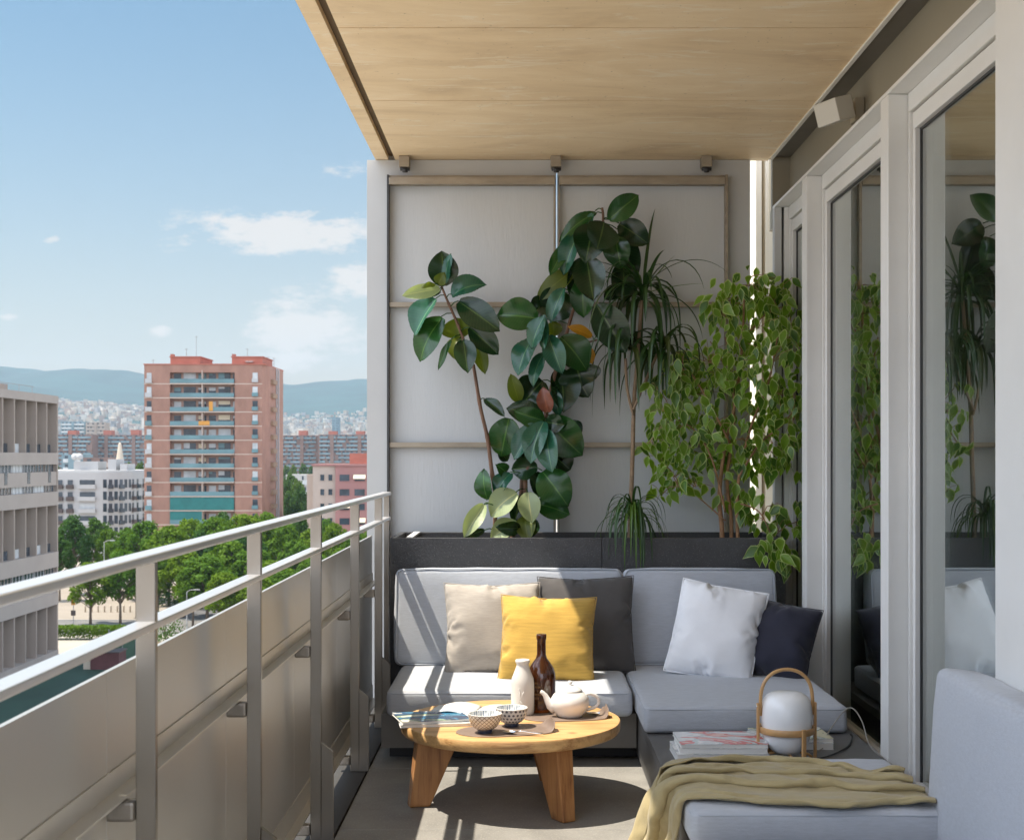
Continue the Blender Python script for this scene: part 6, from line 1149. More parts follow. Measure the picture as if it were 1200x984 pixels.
def magazine(x, y, z, w, d, h, ang, cover, label, group, bend=0., pages=None, warp=0.):
    t = thing('magazine', (x, y, z), label, 'magazine', group)
    xf = Matrix.Translation((x, y, z)) @ Matrix.Rotation(R(ang), 4, 'Z')
    def top(u, v):
        return .5*bend*(2*u-1)**2 + warp*max(0, u-.55)*(1-v)
    def sheet(zf, inset=0):
        return lambda u, v: xf @ Vector(((u-.5)*(w-inset), (v-.5)*(d-inset), zf(u, v)))
    pg = MB(); nu, nv = 14, 6
    hh = lambda k: (lambda u, v: k+top(u, v))
    b0 = len(pg.v); pg.grid(sheet(hh(.0012), .003), nu, nv); pg.grid(sheet(hh(h-.0012), .003), nu, nv)
    off = (nu+1)*(nv+1)
    def idx(i, j): return i*(nv+1)+j
    ring = [idx(i, 0) for i in range(nu+1)]+[idx(nu, j) for j in range(1, nv+1)]+[idx(i, nv) for i in range(nu-1, -1, -1)]+[idx(0, j) for j in range(nv-1, 0, -1)]
    pg.f += [(a, c, c+off, a+off) for a, c in zip(ring, ring[1:]+ring[:1])]; pg.m += [0]*len(ring)
    pg.build('pages', pages or MT['paper'], t)
    o = MB().grid(sheet(hh(h)), nu, nv).build('cover', cover, t); mo = o.modifiers.new('thickness', 'SOLIDIFY'); mo.thickness = .0009; mo.offset = -1
    o = MB().grid(sheet(hh(.0010)), nu, nv).build('cover', MT['paper'], t); mo = o.modifiers.new('thickness', 'SOLIDIFY'); mo.thickness = .0009; mo.offset = -1
    return t

def papers():
    g = 'magazines on the coffee table'
    blue = cover_mat('cover_blue', [(.55,.56,.55), (.03,.09,.20), (.05,.20,.33), (.02,.05,.12), (.35,.46,.30), (.74,.72,.62)], 3.4, 1.3, (1,1.6,1))
    grey = cover_mat('cover_grey', [(.70,.70,.69), (.62,.63,.64), (.50,.52,.54), (.74,.74,.73)], 5, 4.1)
    magazine(-.318, 4.90, OT, .27, .20, .010, 9, grey, 'pale magazine lowest in the pile at the table edge', g)
    magazine(-.338, 4.905, OT+.0105, .245, .19, .009, 17, blue, 'blue and teal printed magazine on top of the table pile', g, .004)
    # open magazine with curved white pages
    t = thing('open_magazine', (-.175, 5.06, OT), 'open magazine with curved white pages behind the bowls', 'magazine')
    xf = Matrix.Translation((-.185, 5.045, OT+.001)) @ Matrix.Rotation(R(-12), 4, 'Z')
    for sg in (-1, 1):
        def fn(u, v):
            x = sg*u*.165; z = .020*math.sin(min(1, u*1.15)*math.pi)**.8*(1-.25*v)+.004 + (.026*max(0, u-.6)/.4 if sg > 0 else 0)
            return xf @ Vector((x, (v-.5)*.21, z))
        o = MB().grid(fn, 20, 6).build('page_leaf', MT['paper'], t, smooth=True); mo = o.modifiers.new('thickness', 'SOLIDIFY'); mo.thickness = .004; mo.offset = -1
    MB().box(-.172, .172, -.108, .108, .0, .0018, xf=xf).build('cover', grey, t)
    # pile on the platform by the lamp
    g2 = 'magazines on the platform beside the lamp'
    red = cover_mat('cover_red', [(.66,.66,.66), (.58,.60,.62), (.72,.72,.72), (.50,.54,.56), (.60,.16,.15), (.70,.42,.36)], 4.2, 2.2, (1,1.2,1))
    z = .2075
    magazine(.675, 4.76, z, .315, .225, .030, 1, grey, 'thick grey magazine at the bottom of the pile left of the basket lamp', g2)
    magazine(.68, 4.765, z+.0305, .30, .22, .018, -1, grey, 'grey edged magazine in the middle of the pile beside the basket lamp', g2)
    magazine(.68, 4.77, z+.049, .30, .22, .013, 1.5, red, 'magazine with a red and grey cover on top of the pile by the lamp', g2)
    magazine(.965, 4.97, z, .28, .21, .024, -3, grey, 'thick pale magazine lying behind the basket lamp', g2)
    grn = cover_mat('cover_green', [(.62,.63,.60), (.40,.44,.36), (.70,.70,.66), (.20,.26,.18), (.66,.62,.40)], 8, 6.2)
    magazine(.965, 4.975, z+.0245, .27, .205, .012, 2, grn, 'magazine with a green and cream cover on the pile behind the lamp', g2)
papers()

# ------------------------------------------------------------------ basket lamp
def lamp():
    cx, cy, z0 = .905, 4.72, .2075
    t = thing('basket_lamp', (cx, cy, z0), 'white opal lantern in a bent beech basket frame with a tall hoop handle', 'lamp')
    w = MT['lampwood']
    # opal shade, a rounded drum
    pr = [(.001,.018),(.026,.018),(.045,.024),(.061,.037),(.0745,.060),(.083,.090),(.0882,.128),(.0885,.150),(.0865,.175),(.081,.199),(.070,.217),(.053,.228),(.030,.2325),(.001,.2335)]
    MB().lathe(pr, (cx, cy, z0), 56).build('lamp_shade', MT['opal'], t, smooth=True)
    # ring band
    MB().lathe([(.090,.092),(.0945,.091),(.0965,.093),(.0965,.112),(.0945,.114),(.090,.113),(.0895,.11),(.0895,.095),(.090,.092)], (cx, cy, z0), 56).build('ring_band', w, t, auto=50)
    def bar(b, a, r, z0_, z1_, wd=.0085, th=.0075):
        c, s_ = math.cos(R(a)), math.sin(R(a))
        xf = Matrix.Translation((cx, cy, z0)) @ Matrix.Rotation(R(a), 4, 'Z')
        b.box(r-th/2, r+th/2, -wd/2, wd/2, z0_, z1_, xf=xf)
    a0 = 6
    for a in (a0, 180+a0):
        b = MB(); bar(b, a, .1012, .0, .194, .016, .009); b.build('side_post', w, t, bevel=.003)
    for a in (-72+a0, 108+a0):
        b = MB(); bar(b, a, .1012, .0, .118, .016, .009); b.build('short_leg', w, t, bevel=.003)
    # hoop handle
    pts = []
    for k in range(33):
        s = k/32; a = math.pi*s
        x = -.0925*math.cos(a); z = .175+.133*math.sin(a)**.62 if 0 < k < 32 else .150
        c, s_ = math.cos(R(a0)), math.sin(R(a0)); pts.append((cx+c*x, cy+s_*x, z0+z))
    MB().tube(pts, .0062, 10).build('handle', w, t, smooth=True)
    # curved cradle strips under the shade
    for a in (a0, 90+a0):
        c, s_ = math.cos(R(a)), math.sin(R(a)); pts = []
        for k in range(17):
            q = -1+2*k/16; x = q*.090; z = .004+.022*(1-q*q)**.6 if abs(q) < 1 else .004
            pts.append((cx+c*x, cy+s_*x, z0+z-(.0 if a == a0 else .004)))
        MB().tube(pts, .0045, 8).build('cradle_strip', w, t, smooth=True)
    for px in (a0, 180+a0):
        xf = Matrix.Translation((cx, cy, z0)) @ Matrix.Rotation(R(px), 4, 'Z')
        MB().tube([xf @ Vector((.0880,0,.182)), xf @ Vector((.107,0,.182))], .0032, 10).build('pivot_pin', MT['silver'], t, smooth=True)
lamp()

def cables():
    def cable(pts, r, mat, label):
        P3 = [Vector(p) for p in pts]; out = []
        for i in range(len(P3)-1):
            p0, p1, p2, p3 = P3[max(i-1,0)], P3[i], P3[i+1], P3[min(i+2, len(P3)-1)]
            for k in range(8):
                s = k/8; out.append(.5*((2*p1)+(p2-p0)*s+(2*p0-5*p1+4*p2-p3)*s*s+(3*p1-p0-3*p2+p3)*s**3))
        out.append(P3[-1])
        tag(MB().tube(out, r, 8).build('cable', mat, None, smooth=True), label, 'cable', 'cables by the doors')
    cable([(1.0,4.80,.212), (1.06,4.86,.213), (1.10,4.95,.25), (1.165,5.0,.315), (1.20,5.0,.33), (1.225,4.96,.29), (1.238,4.9,.215), (1.238,4.72,.211)], .0024, MT['cable_grey'], 'thin grey cable arching up behind the basket lamp')
    cable([(1.06,4.62,.211), (1.11,4.56,.211), (1.16,4.53,.235), (1.205,4.50,.240), (1.232,4.46,.215), (1.235,4.38,.211)], .0022, MT['cable_grey'], 'thin grey cable looping low beside the chaise cushion')
    cable([(.99,4.70,.211), (1.05,4.74,.211), (1.15,4.88,.212), (1.21,5.05,.212), (1.22,5.11,.212)], .0028, MT['cable'], 'black flex running from the lamp across the platform')
cables()

# ------------------------------------------------------------------ plants
LM = dict(
    dark=leaf_mat('rubber_leaf_dark', (.011,.036,.012), .2, .04, .2, .8),
    green=leaf_mat('rubber_leaf_green', (.017,.072,.015), .22, .10, .2, .8),
    teal=leaf_mat('rubber_leaf_sky_sheen', (.020,.090,.052), .2, .05, .15, .7),  # sky reflection on upturned leaves, put into the base colour
    lime=leaf_mat('rubber_leaf_young_backlit', (.085,.115,.012), .4, .35, .15, .5),  # young leaves; back light on other leaves is put into this colour too
    pale=leaf_mat('rubber_leaf_sunlit', (.30,.36,.19), .35, .2, .12, .6),  # sunlit leaves: the sun's brightness is partly put into a paler colour
    yellow=leaf_mat('rubber_leaf_yellow', (.46,.22,.02), .4, .3, .15, .4),
    red=leaf_mat('rubber_leaf_red', (.20,.06,.035), .3, .2, .2, .4))
LKEYS = list(LM); LMATS = [LM[k] for k in LKEYS]
BARK = M('rubber_bark', (.16,.085,.05), .7, 0., var=.3, vscale=30, stretch=(1,1,.4), bump=.3, bscale=60)

def leaf_faces(b, base, tip, width, nrm, mi, droop=.08, fold=.18, nu=22, nv=8, power=.62, twist=0.):
    base, tip = Vector(base), Vector(tip); ax = tip-base; L_ = ax.length; d = ax.normalized()
    n = (nrm-d*nrm.dot(d)).normalized(); s = d.cross(n)
    if twist:
        q = Matrix.Rotation(twist, 3, d); n = q @ n; s = q @ s
    def fn(u, v):
        c = v*2-1
        w = width/2*(math.sin(math.pi*min(1, .03+u*.985))**power)*(1.0 - .12*(u-.5))
        if u > .93: w *= max(.0, (1-u)/.07)**.6+.02
        bend = n*(-droop*L_*(u-.4)**2*2.2) + n*(fold*abs(c)**1.3*w) + n*(math.sin(u*9+c*3+L_*90)*.004*abs(c) + .0012*math.cos((u-.35*abs(c))*75)*abs(c))
        return base+d*(L_*u)+s*(c*w)+bend
    b.grid(fn, nu, nv, mi)

def rubber(leaves, k, ox, oy, b, stems, d0, rnd):
    """leaves measured on the photo: base, tip, width, colour, (depth offset)"""
    for i, q in enumerate(leaves):
        bx, by, tx, ty, w, key = q[:6]
        dd = q[6] if len(q) > 6 else {'dark': .05, 'green': 0., 'teal': -.06, 'lime': 0.0, 'pale': -.04, 'yellow': .02, 'red': -.08}[key]
        Dm = d0+dd+rnd.uniform(-.03, .03)-.0006*i
        tilt = rnd.uniform(-.05, .05)
        p0 = P(ox+bx/k, oy+by/k, Dm+rnd.uniform(0,.02)); p1 = P(ox+tx/k, oy+ty/k, Dm-.02+tilt)
        if key == 'teal': nrm = Vector((-.35+rnd.uniform(-.2,.2), -.75, .55))
        elif key == 'dark': nrm = Vector((rnd.uniform(-.1,.5), -1, rnd.uniform(-.15,.25)))
        else: nrm = Vector((rnd.uniform(-.5,.3), -1, rnd.uniform(.0,.45)))
        wd = 1.2*(w/k)*Dm/F; ex = (p1-p0)*.05; p0 = p0-ex*.4; p1 = p1+ex
        leaf_faces(b, p0, p1, wd, nrm.normalized(), LKEYS.index(key), droop=rnd.uniform(.02,.30), fold=rnd.uniform(.15,.6))
        # petiole toward the nearest stem point
        sp = min(stems, key=lambda s: (s-p0).length)
        if (sp-p0).length < .14:
            mid = (sp+p0)/2+Vector((0,0,.008)); b.tube([sp, mid, p0], .0028, 6, LKEYS.index('green'))

def stem_line(pts, d):
    out = []
    P3 = [P(x, y, d) for x, y in pts]
    for i in range(len(P3)-1):
        p0, p1, p2, p3 = P3[max(i-1,0)], P3[i], P3[i+1], P3[min(i+2, len(P3)-1)]
        for k in range(6):
            s = k/6; out.append(.5*((2*p1)+(p2-p0)*s+(2*p0-5*p1+4*p2-p3)*s*s+(3*p1-p0-3*p2+p3)*s**3))
    out.append(P3[-1]); return out

def rubber_plants():
    kA, oxA, oyA = 4.138, 470, 215; kB, oxB, oyB = 3.784, 530, 380
    ca = lambda u, v: (oxA+u/kA, oyA+v/kA); cb = lambda u, v: (oxB+u/kB, oyB+v/kB)
    # ---- tall thin plant
    d = 6.60
    stA = stem_line([ca(195,495), ca(225,570), ca(265,660), ca(300,750), ca(345,880), cb(95,190), cb(125,370), cb(155,500), cb(175,650), cb(190,760), cb(190,890), cb(192,1010)], d)
    t = thing('rubber_plant', P(580, 640, d), 'thin rubber plant with a bare leaning stem and a small leafy head', 'plant')
    n = len(stA)
    b = MB(); b.tube(stA, [.0055+.0065*i/n + (.0016 if i % 7 == 0 else 0) for i in range(n)], 10); b.build('stem', BARK, t, smooth=True)
    rnd = random.Random(11); b = MB()
    LA = [(205,495,200,335,125,'dark',-.03), (210,480,232,345,66,'teal',-.05), (245,535,398,470,112,'teal'), (185,510,15,540,62,'pale'), (165,488,105,500,26,'lime',-.07), (178,490,206,438,52,'lime',-.08), (190,520,120,545,36,'dark'),
          (165,562,62,725,132,'teal',-.02), (190,650,75,845,132,'green',-.01), (282,572,468,705,122,'dark',-.02), (335,700,468,822,98,'dark',-.02), (285,748,268,655,130,'lime',.06), (275,745,262,840,82,'lime',.04),
          (238,762,178,897,32,'green'), (302,760,322,905,92,'dark',-.05), (362,772,406,917,62,'lime',.02)]
    rubber(LA, kA, oxA, oyA, b, stA, d, rnd)
    LA2 = [(140,800,55,935,66,'pale',-.08), (150,775,130,650,72,'green',-.06), (140,912,55,942,32,'dark',-.06), (145,330,228,400,46,'dark',.02)]
    rubber(LA2, kB, oxB, oyB, b, stA, d, rnd)
    b.tube([cb3 for cb3 in stem_line([cb(182,800), cb(150,790), cb(140,800)], d-.04)], .003, 6, LKEYS.index('green'))
    b.build('foliage', LMATS, t, smooth=True)
    # ---- big bushy plant
    d = 6.62
    stB = stem_line([ca(975,118), ca(978,190), ca(935,330), ca(895,460), ca(840,600), ca(805,720), ca(790,800), cb(470,170), cb(440,280), cb(415,400), cb(390,520), cb(330,650), cb(325,780), cb(330,1010)], d)
    br = stem_line([ca(795,780), ca(880,775), ca(982,745), ca(1010,690), ca(950,595)], d-.02)
    t = thing('rubber_plant', P(645, 640, d), 'big bushy rubber plant with glossy dark leaves in the middle of the planter', 'plant')
    n = len(stB)
    b = MB(); b.tube(stB, [.006+.007*i/n for i in range(n)], 10); b.tube(br, .0045, 8)
    b.tube(stem_line([cb(250,1010), cb(300,800), cb(315,600), cb(330,560)], d+.05), .011, 8)
    b.build('stem', BARK, t, smooth=True)
    rnd = random.Random(23); b = MB()
    LB = [(1070,240,1125,470,105,'dark',.05), (1080,380,1080,572,105,'dark',.06), (885,370,820,532,100,'dark',.04), (1010,172,1147,58,98,'green',-.06), (938,135,768,262,62,'green'), (1060,195,1195,285,108,'dark'),
          (930,200,900,362,142,'dark',-.03), (985,190,955,312,145,'dark',-.09), (1040,260,1062,402,112,'green',-.02), (900,365,932,562,132,'dark',-.07), (860,235,780,432,88,'teal',-.03), (800,300,725,437,62,'green',.02),
          (835,420,662,552,84,'lime',.03), (880,470,882,642,102,'green',-.02), (785,510,720,665,76,'teal',-.10), (800,530,700,650,150,'dark',.05), (660,652,470,632,138,'green',-.08), (685,650,625,792,92,'teal',-.12), (690,640,692,802,50,'teal',-.115),
          (640,740,556,905,112,'teal',-.06), (715,740,776,910,92,'teal',-.09), (690,815,625,965,72,'teal',-.05), (780,745,902,892,142,'green',-.07), (925,740,820,692,46,'yellow'), (900,795,926,870,50,'yellow',.03), (950,592,1085,812,142,'dark',-.06),
          (740,670,740,742,66,'lime'), (850,885,880,985,180,'dark',.07), (700,560,640,640,90,'dark',.06), (930,150,870,260,60,'teal',.02), (1050,500,990,560,60,'dark',.07), (850,480,830,420,50,'dark',.06)]
    rubber(LB, kA, oxA, oyA, b, stB+br, d, rnd)
    LB2 = [(295,345,262,228,58,'lime'), (400,250,310,352,132,'dark'), (480,200,500,377,122,'dark'), (530,200,602,317,112,'dark'), (425,390,400,285,62,'red'), (450,290,472,402,52,'teal',.0), (400,410,250,370,92,'dark',.0), (405,427,280,388,76,'green',-.06),
           (415,422,567,577,145,'green',-.05), (415,432,492,447,74,'dark',-.06), (400,430,340,600,98,'teal',-.10), (415,470,437,645,92,'teal',-.11), (365,445,275,592,82,'teal',-.07), (250,420,215,582,122,'green',-.02), (210,560,245,605,46,'dark'),
           (375,632,265,642,86,'dark',-.03), (460,590,522,642,92,'dark'), (400,650,507,792,132,'green',-.04), (375,792,517,835,92,'green',-.07), (255,655,190,745,76,'teal',-.04), (245,662,205,625,52,'green'), (280,745,165,840,104,'pale',-.09), (335,745,352,872,84,'pale',-.08),
           (285,880,170,942,78,'pale',-.07), (300,905,205,900,56,'dark',-.11), (320,850,332,947,78,'lime',-.06), (300,760,280,872,74,'dark',.02), (390,660,380,762,94,'dark',.03), (330,560,300,640,60,'dark',.05), (470,650,440,700,70,'dark',.05), (330,240,310,300,60,'dark',.06),
           (440,480,500,600,90,'dark',.04), (300,470,250,520,60,'dark',.06), (520,430,560,500,70,'dark',.05), (360,860,340,940,60,'dark',.02)]
    rubber(LB2, kB, oxB, oyB, b, stB, d, rnd)
    b.build('foliage', LMATS, t, smooth=True)
rubber_plants()

STRAP = leaf_mat('strap_leaf', (.022,.065,.013), .38, .15, .3); STRAP2 = leaf_mat('strap_leaf_old', (.045,.068,.014), .5, .15, .3)
STRAP3 = leaf_mat('strap_leaf_fresh', (.07,.14,.018), .38, .25, .2)
CANE = M('dracaena_cane', (.27,.19,.12), .8, 0., var=.2, vscale=30, bump=.2, bscale=80)
def strap(b, c, az, el, L_, w, droop, mi, rnd):
    """long narrow arching leaf from a head at c"""
    d = Vector((math.cos(az)*math.cos(el), math.sin(az)*math.cos(el), math.sin(el)))
    p = Vector(c); pts = [p.copy()]; n = 14; st = L_/n
    for i in range(n):
        d = (d + Vector((0, 0, -droop*(.35+1.3*i/n)))).normalized(); p = p+d*st
        if p.y > 6.87: p.y = 6.87
        pts.append(p.copy())
    vs = []; fs = []
    for i, q in enumerate(pts):
        tg = (pts[min(i+1, n)]-pts[max(i-1, 0)]).normalized()
        s = tg.cross(Vector((0,0,1)))
        if s.length < 1e-3: s = Vector((math.sin(az), -math.cos(az), 0))
        s.normalize(); u = i/n; ww = w/2*(min(1, .35+u*3.5)*(1-u**2.4)**.8)+.0004
        nn = s.cross(tg)
        vs += [q-s*ww+nn*ww*.35, q, q+s*ww+nn*ww*.35]
    for i in range(n):
        fs += [(i*3, i*3+3, i*3+4, i*3+1), (i*3+1, i*3+4, i*3+5, i*3+2)]
    b.add(vs, fs, mi)

def dracaenas():
    d = 6.64
    t = thing('dracaena', P(741, 640, d), 'tall dragon tree with a bare cane and a drooping mop of narrow leaves', 'plant')
    st = stem_line([(737,660), (739,600), (741,540), (743,470), (747,420), (752,352)], d)
    b = MB(); b.tube(st, [.0125-.004*i/len(st) for i in range(len(st))], 10)
    br = stem_line([(742,486), (735,455), (733,420)], d-.02); b.tube(br, .007, 8)
    br2 = stem_line([(742,480), (755,450), (770,415)], d-.03); b.tube(br2, .007, 8); b.build('cane', CANE, t, smooth=True)
    rnd = random.Random(4); b = MB()
    def head(px, py, dd, n, L0, L1, up_, dr, w=.024):
        c = P(px, py, dd)
        for i in range(n):
            az = rnd.uniform(0, 2*math.pi); el = R(rnd.uniform(*up_))
            strap(b, c+Vector((0,0,rnd.uniform(-.05,.03))), az, el, rnd.uniform(L0, L1), rnd.uniform(w*.7, w*1.15), rnd.uniform(*dr), rnd.choice([0,0,0,0,1]), rnd)
    head(752, 345, d, 34, .28, .52, (5, 80), (.25, .75))
    head(738, 400, d-.02, 24, .30, .46, (10, 70), (.36, .7))
    head(778, 408, d-.03, 28, .28, .46, (0, 70), (.3, .6))
    head(754, 340, d, 14, .30, .50, (15, 70), (.05, .22))
    for (tx, ty) in ((785, 300), (781, 306), (748, 318), (818, 326)):
        p = P(tx, ty, d-.02); c = P(752, 345, d); v = p-c
        strap(b, c, math.atan2(v.y, v.x), math.atan2(v.z, math.hypot(v.x, v.y)), v.length*1.08, .016, .02, 2, rnd)
    b.build('foliage', [STRAP, STRAP2, STRAP3], t)
    # small one at the foot hanging over the planter edge
    d = 6.50
    t = thing('dracaena', P(739, 645, d), 'young dragon tree spilling narrow leaves over the planter rim', 'plant')
    b = MB(); b.tube(stem_line([(740,655), (740,625), (741,606)], d), .008, 8).build('cane', CANE, t, smooth=True)
    b = MB()
    c = P(741, 606, d)
    for i in range(46):
        az = rnd.uniform(0, 2*math.pi)
        strap(b, c+Vector((0,0,rnd.uniform(-.02,.02))), az, R(rnd.uniform(25,80)), rnd.uniform(.20,.36), rnd.uniform(.008,.014), rnd.uniform(.28,.6), rnd.choice([0,0,1,2]), rnd)
    for i in range(16):
        az = R(rnd.uniform(-125,-60))
        strap(b, c+Vector((rnd.uniform(-.01,.01),-.01,-.01)), az, R(rnd.uniform(35,70)), rnd.uniform(.36,.46), rnd.uniform(.011,.016), rnd.uniform(.38,.55), rnd.choice([0,0,2]), rnd)
    for ty in (572, 568):
        p = P(748+rnd.uniform(-4,6), ty, d); v = p-c
        strap(b, c, math.atan2(v.y, v.x), math.atan2(v.z, math.hypot(v.x, v.y)), v.length*2.0, .017, .45, 0, rnd)
    b.build('foliage', [STRAP, STRAP2, STRAP3], t)
dracaenas()

FIG_G = leaf_mat('fig_leaf', (.14,.25,.02), .36, .42, .35); FIG_D = leaf_mat('fig_leaf_dark', (.062,.145,.012), .36, .28, .3)
FIG_P = leaf_mat('fig_leaf_margin', (.36,.44,.16), .4, .35, .1)
FIG_B = M('fig_bark', (.34,.19,.10), .8, 0., var=.25, vscale=20, bump=.3, bscale=50)
def fig():
    d = 6.62; rnd = random.Random(9)
    t = thing('weeping_fig', P(855, 645, d), 'variegated weeping fig with cream edged leaves in the planter corner', 'plant')
    b = MB()
    mains = [([(846,665), (846,620), (843,580), (850,520), (862,470), (870,400), (872,345)], .013, 0.), ([(856,665), (857,610), (852,560), (860,500), (858,440), (850,395)], .011, .03), ([(868,665), (864,615), (866,560), (880,500), (900,450), (912,390)], .010, -.03),
             ([(850,600), (835,540), (815,505), (790,490)], .006, -.05), ([(856,520), (830,470), (812,440), (800,425)], .006, -.04), ([(865,560), (890,520), (915,500), (930,480)], .006, -.05), ([(862,470), (845,420), (832,400)], .005, .0), ([(868,590), (890,600), (905,630), (912,650)], .004, -.14), ([(870,400), (895,370), (915,360)], .005, 0),
             ([(850,610), (815,580), (795,570)], .004, -.04), ([(872,345), (880,325), (895,322)], .004, 0)]
    tips = []
    for pts, r, dd in mains:
        L_ = stem_line(pts, d+dd); b.tube(L_, [r*(1-.65*i/len(L_)) for i in range(len(L_))], 8); tips += L_[len(L_)//3:]
    clumps = [(878,335,34,20,34), (862,352,30,18,22), (905,350,30,24,36), (922,372,20,28,26), (850,370,34,22,26), (888,385,34,24,34), (930,400,14,40,22), (862,405,32,22,30), (905,425,34,26,40), (832,425,34,26,38), (806,440,28,24,30), (790,465,26,18,26), (822,462,30,20,32), (856,448,30,22,28),
              (912,462,30,26,36), (930,490,14,40,26), (888,480,28,22,28), (778,482,24,14,18), (770,508,18,12,12), (800,500,30,18,32), (832,500,30,20,32), (866,515,28,18,22), (905,520,30,24,34), (802,530,28,16,26), (836,538,28,16,26), (872,548,26,16,20), (918,548,22,18,18), (790,558,24,14,20), (815,570,24,12,16), (862,580,20,14,16),
              (775,580,16,10,8), (905,592,18,16,12), (912,622,14,16,16), (900,640,16,12,10), (918,646,8,18,12), (882,612,14,10,8), (868,600,16,10,10), (893,640,12,6,6), (915,652,10,14,12), (938,610,8,22,12), (760,520,16,12,10), (775,540,18,12,12), (800,420,14,10,8), (780,440,16,8,7), (770,455,10,8,5), (842,355,10,16,6)]
    fl = MB()
    def figleaf(p, L_, az, el, roll):
        dd = Vector((math.cos(az)*math.cos(el), math.sin(az)*math.cos(el), math.sin(el)))
        n = Vector((rnd.uniform(-1.0,.5), -1, rnd.uniform(.0,1.3))); n = (n-dd*n.dot(dd)).normalized(); s = dd.cross(n); w = L_*rnd.uniform(.22,.28)
        prof = [(0,.0), (.15,.62), (.35,1.0), (.58,.78), (.80,.32), (1.0,.0)]
        sc = rnd.uniform(.74,.93)
        fo = rnd.uniform(.15,.5); cu = rnd.uniform(.1,.5)
        def pt(u, c): return p+dd*(L_*u)+s*(c*w)+n*(fo*abs(c)*w - cu*L_*.5*(u-.3)**2)
        vs = []; fs = []; mi = []
        g = rnd.choice([0,0,1])
        k = len(prof)
        for u, c in prof: vs += [pt(u, -c), pt(.06+u*.88, -c*sc), pt(.06+u*.88, 0), pt(.06+u*.88, c*sc), pt(u, c)]
        base = len(fl.f)
        for i in range(k-1):
            for j in range(4):
                a = i*5+j; fs.append((a, a+5, a+6, a+1)); mi.append(2 if j in (0, 3) else g)
        o = len(fl.v)
        fl.v += [tuple(v) for v in vs]; fl.f += [[q+o for q in f] for f in fs]; fl.m += mi
    for (px, py, rx, ry, n) in clumps:
        cd = d+rnd.uniform(-.12, .06) if py < 625 else 6.30
        # a twig from the nearest branch to the clump, then short sprays
        c = P(px, py, cd); nb = min(tips, key=lambda q: (q-c).length)
        b.tube([nb, (nb+c)/2+Vector((0,0,.02)), c], .0022, 5)
        for i in range(int(n*1.05)):
            a = rnd.uniform(0, 2*math.pi); r = rnd.random()**.5*rnd.choice([.8, 1.0, 1.18])
            p = P(px+rx*r*math.cos(a), py+ry*r*math.sin(a)-4, cd+rnd.uniform(-.13,.13))
            if p.y > 6.83: p.y = 6.83-rnd.uniform(0,.04)
            if py >= 625: p.y = min(p.y, 6.335)
            L_ = rnd.uniform(.048,.102)
            figleaf(p, L_, rnd.uniform(0, 2*math.pi), R(rnd.uniform(-88,-30)), 0)
            if i % 3 == 0: b.tube([c, (c+p)/2+Vector((0,0,.012)), p], .0011, 4, cap=False)
    b.build('trunk', FIG_B, t, smooth=True)
    fl.build('foliage', [FIG_G, FIG_D, FIG_P], t, smooth=True)
fig()

# ------------------------------------------------------------------ the town below
G = -24.0
def gp(px, D, z=G): return Vector(((px-615)*D/F, D, z))
BM = dict(
    brown=M('brown_facade', (.30,.25,.21), .8, var=.06, vscale=.3), brown_band=M('brown_band', (.34,.295,.26), .8, var=.06, vscale=.3),
    brick=M('pink_brick', (.315,.172,.125), .85, var=.16, vscale=.5, stretch=(1,1,.5)), brick_red=M('red_roof_brick', (.36,.125,.085), .85, var=.12, vscale=.5),
    pale=M('pale_trim', (.52,.42,.35), .8), white=M('white_facade', (.42,.42,.415), .75, var=.05, vscale=.2), recess=M('recess_wall', (.36,.23,.18), .85, var=.1, vscale=.4),
    teal=M('teal_railing', (.115,.215,.235), .35, var=.2, vscale=.25), awning=M('green_awning', (.022,.145,.135), .8, var=.15, vscale=.6),
    pane=M('window_pane', (.045,.06,.075), .12, var=.5, vscale=.35), pane_l=M('pale_blind', (.46,.48,.48), .5, var=.2, vscale=.5),
    pink=M('rose_facade', (.33,.165,.15), .85, var=.06, vscale=.4), beige=M('beige_facade', (.42,.34,.285), .85, var=.06, vscale=.4),
    side_brown=M('brown_boards', (.27,.175,.11), .8), cream=M('cream_awning', (.66,.56,.40), .8), dark=M('dark_balcony', (.07,.05,.045), .6), grey=M('grey_roof', (.40,.39,.37), .85, var=.1, vscale=.3),
    rust=M('rust_brick_block', (.19,.125,.105), .85, var=.15, vscale=.06, stretch=(1,1,3)), bluegrey=M('blue_grey_glazing', (.15,.225,.255), .45, var=.35, vscale=.12, stretch=(1,1,.5)), mast=M('mast_metal', (.3,.3,.3), .5, .6),
    stone=M('church_stone', (.50,.43,.34), .85, var=.1, vscale=.5), orange=M('orange_cloth', (.55,.26,.05), .8))

def win(parent, x0, x1, y, z0, z1, pane, frame, name='window', depth=.12):
    """window on a wall that faces the viewer: frame set in front, pane a sub-part"""
    b = MB(); w = .08
    b.box(x0, x1, y-depth, y-.005, z0, z0+w); b.box(x0, x1, y-depth, y-.005, z1-w, z1)
    b.box(x0, x0+w, y-depth, y-.005, z0+w, z1-w); b.box(x1-w, x1, y-depth, y-.005, z0+w, z1-w)
    f = b.build(name, frame, parent)
    MB().box(x0+w, x1-w, y-depth*.5, y-.006, z0+w, z1-w).build('pane', pane, f)
    return f

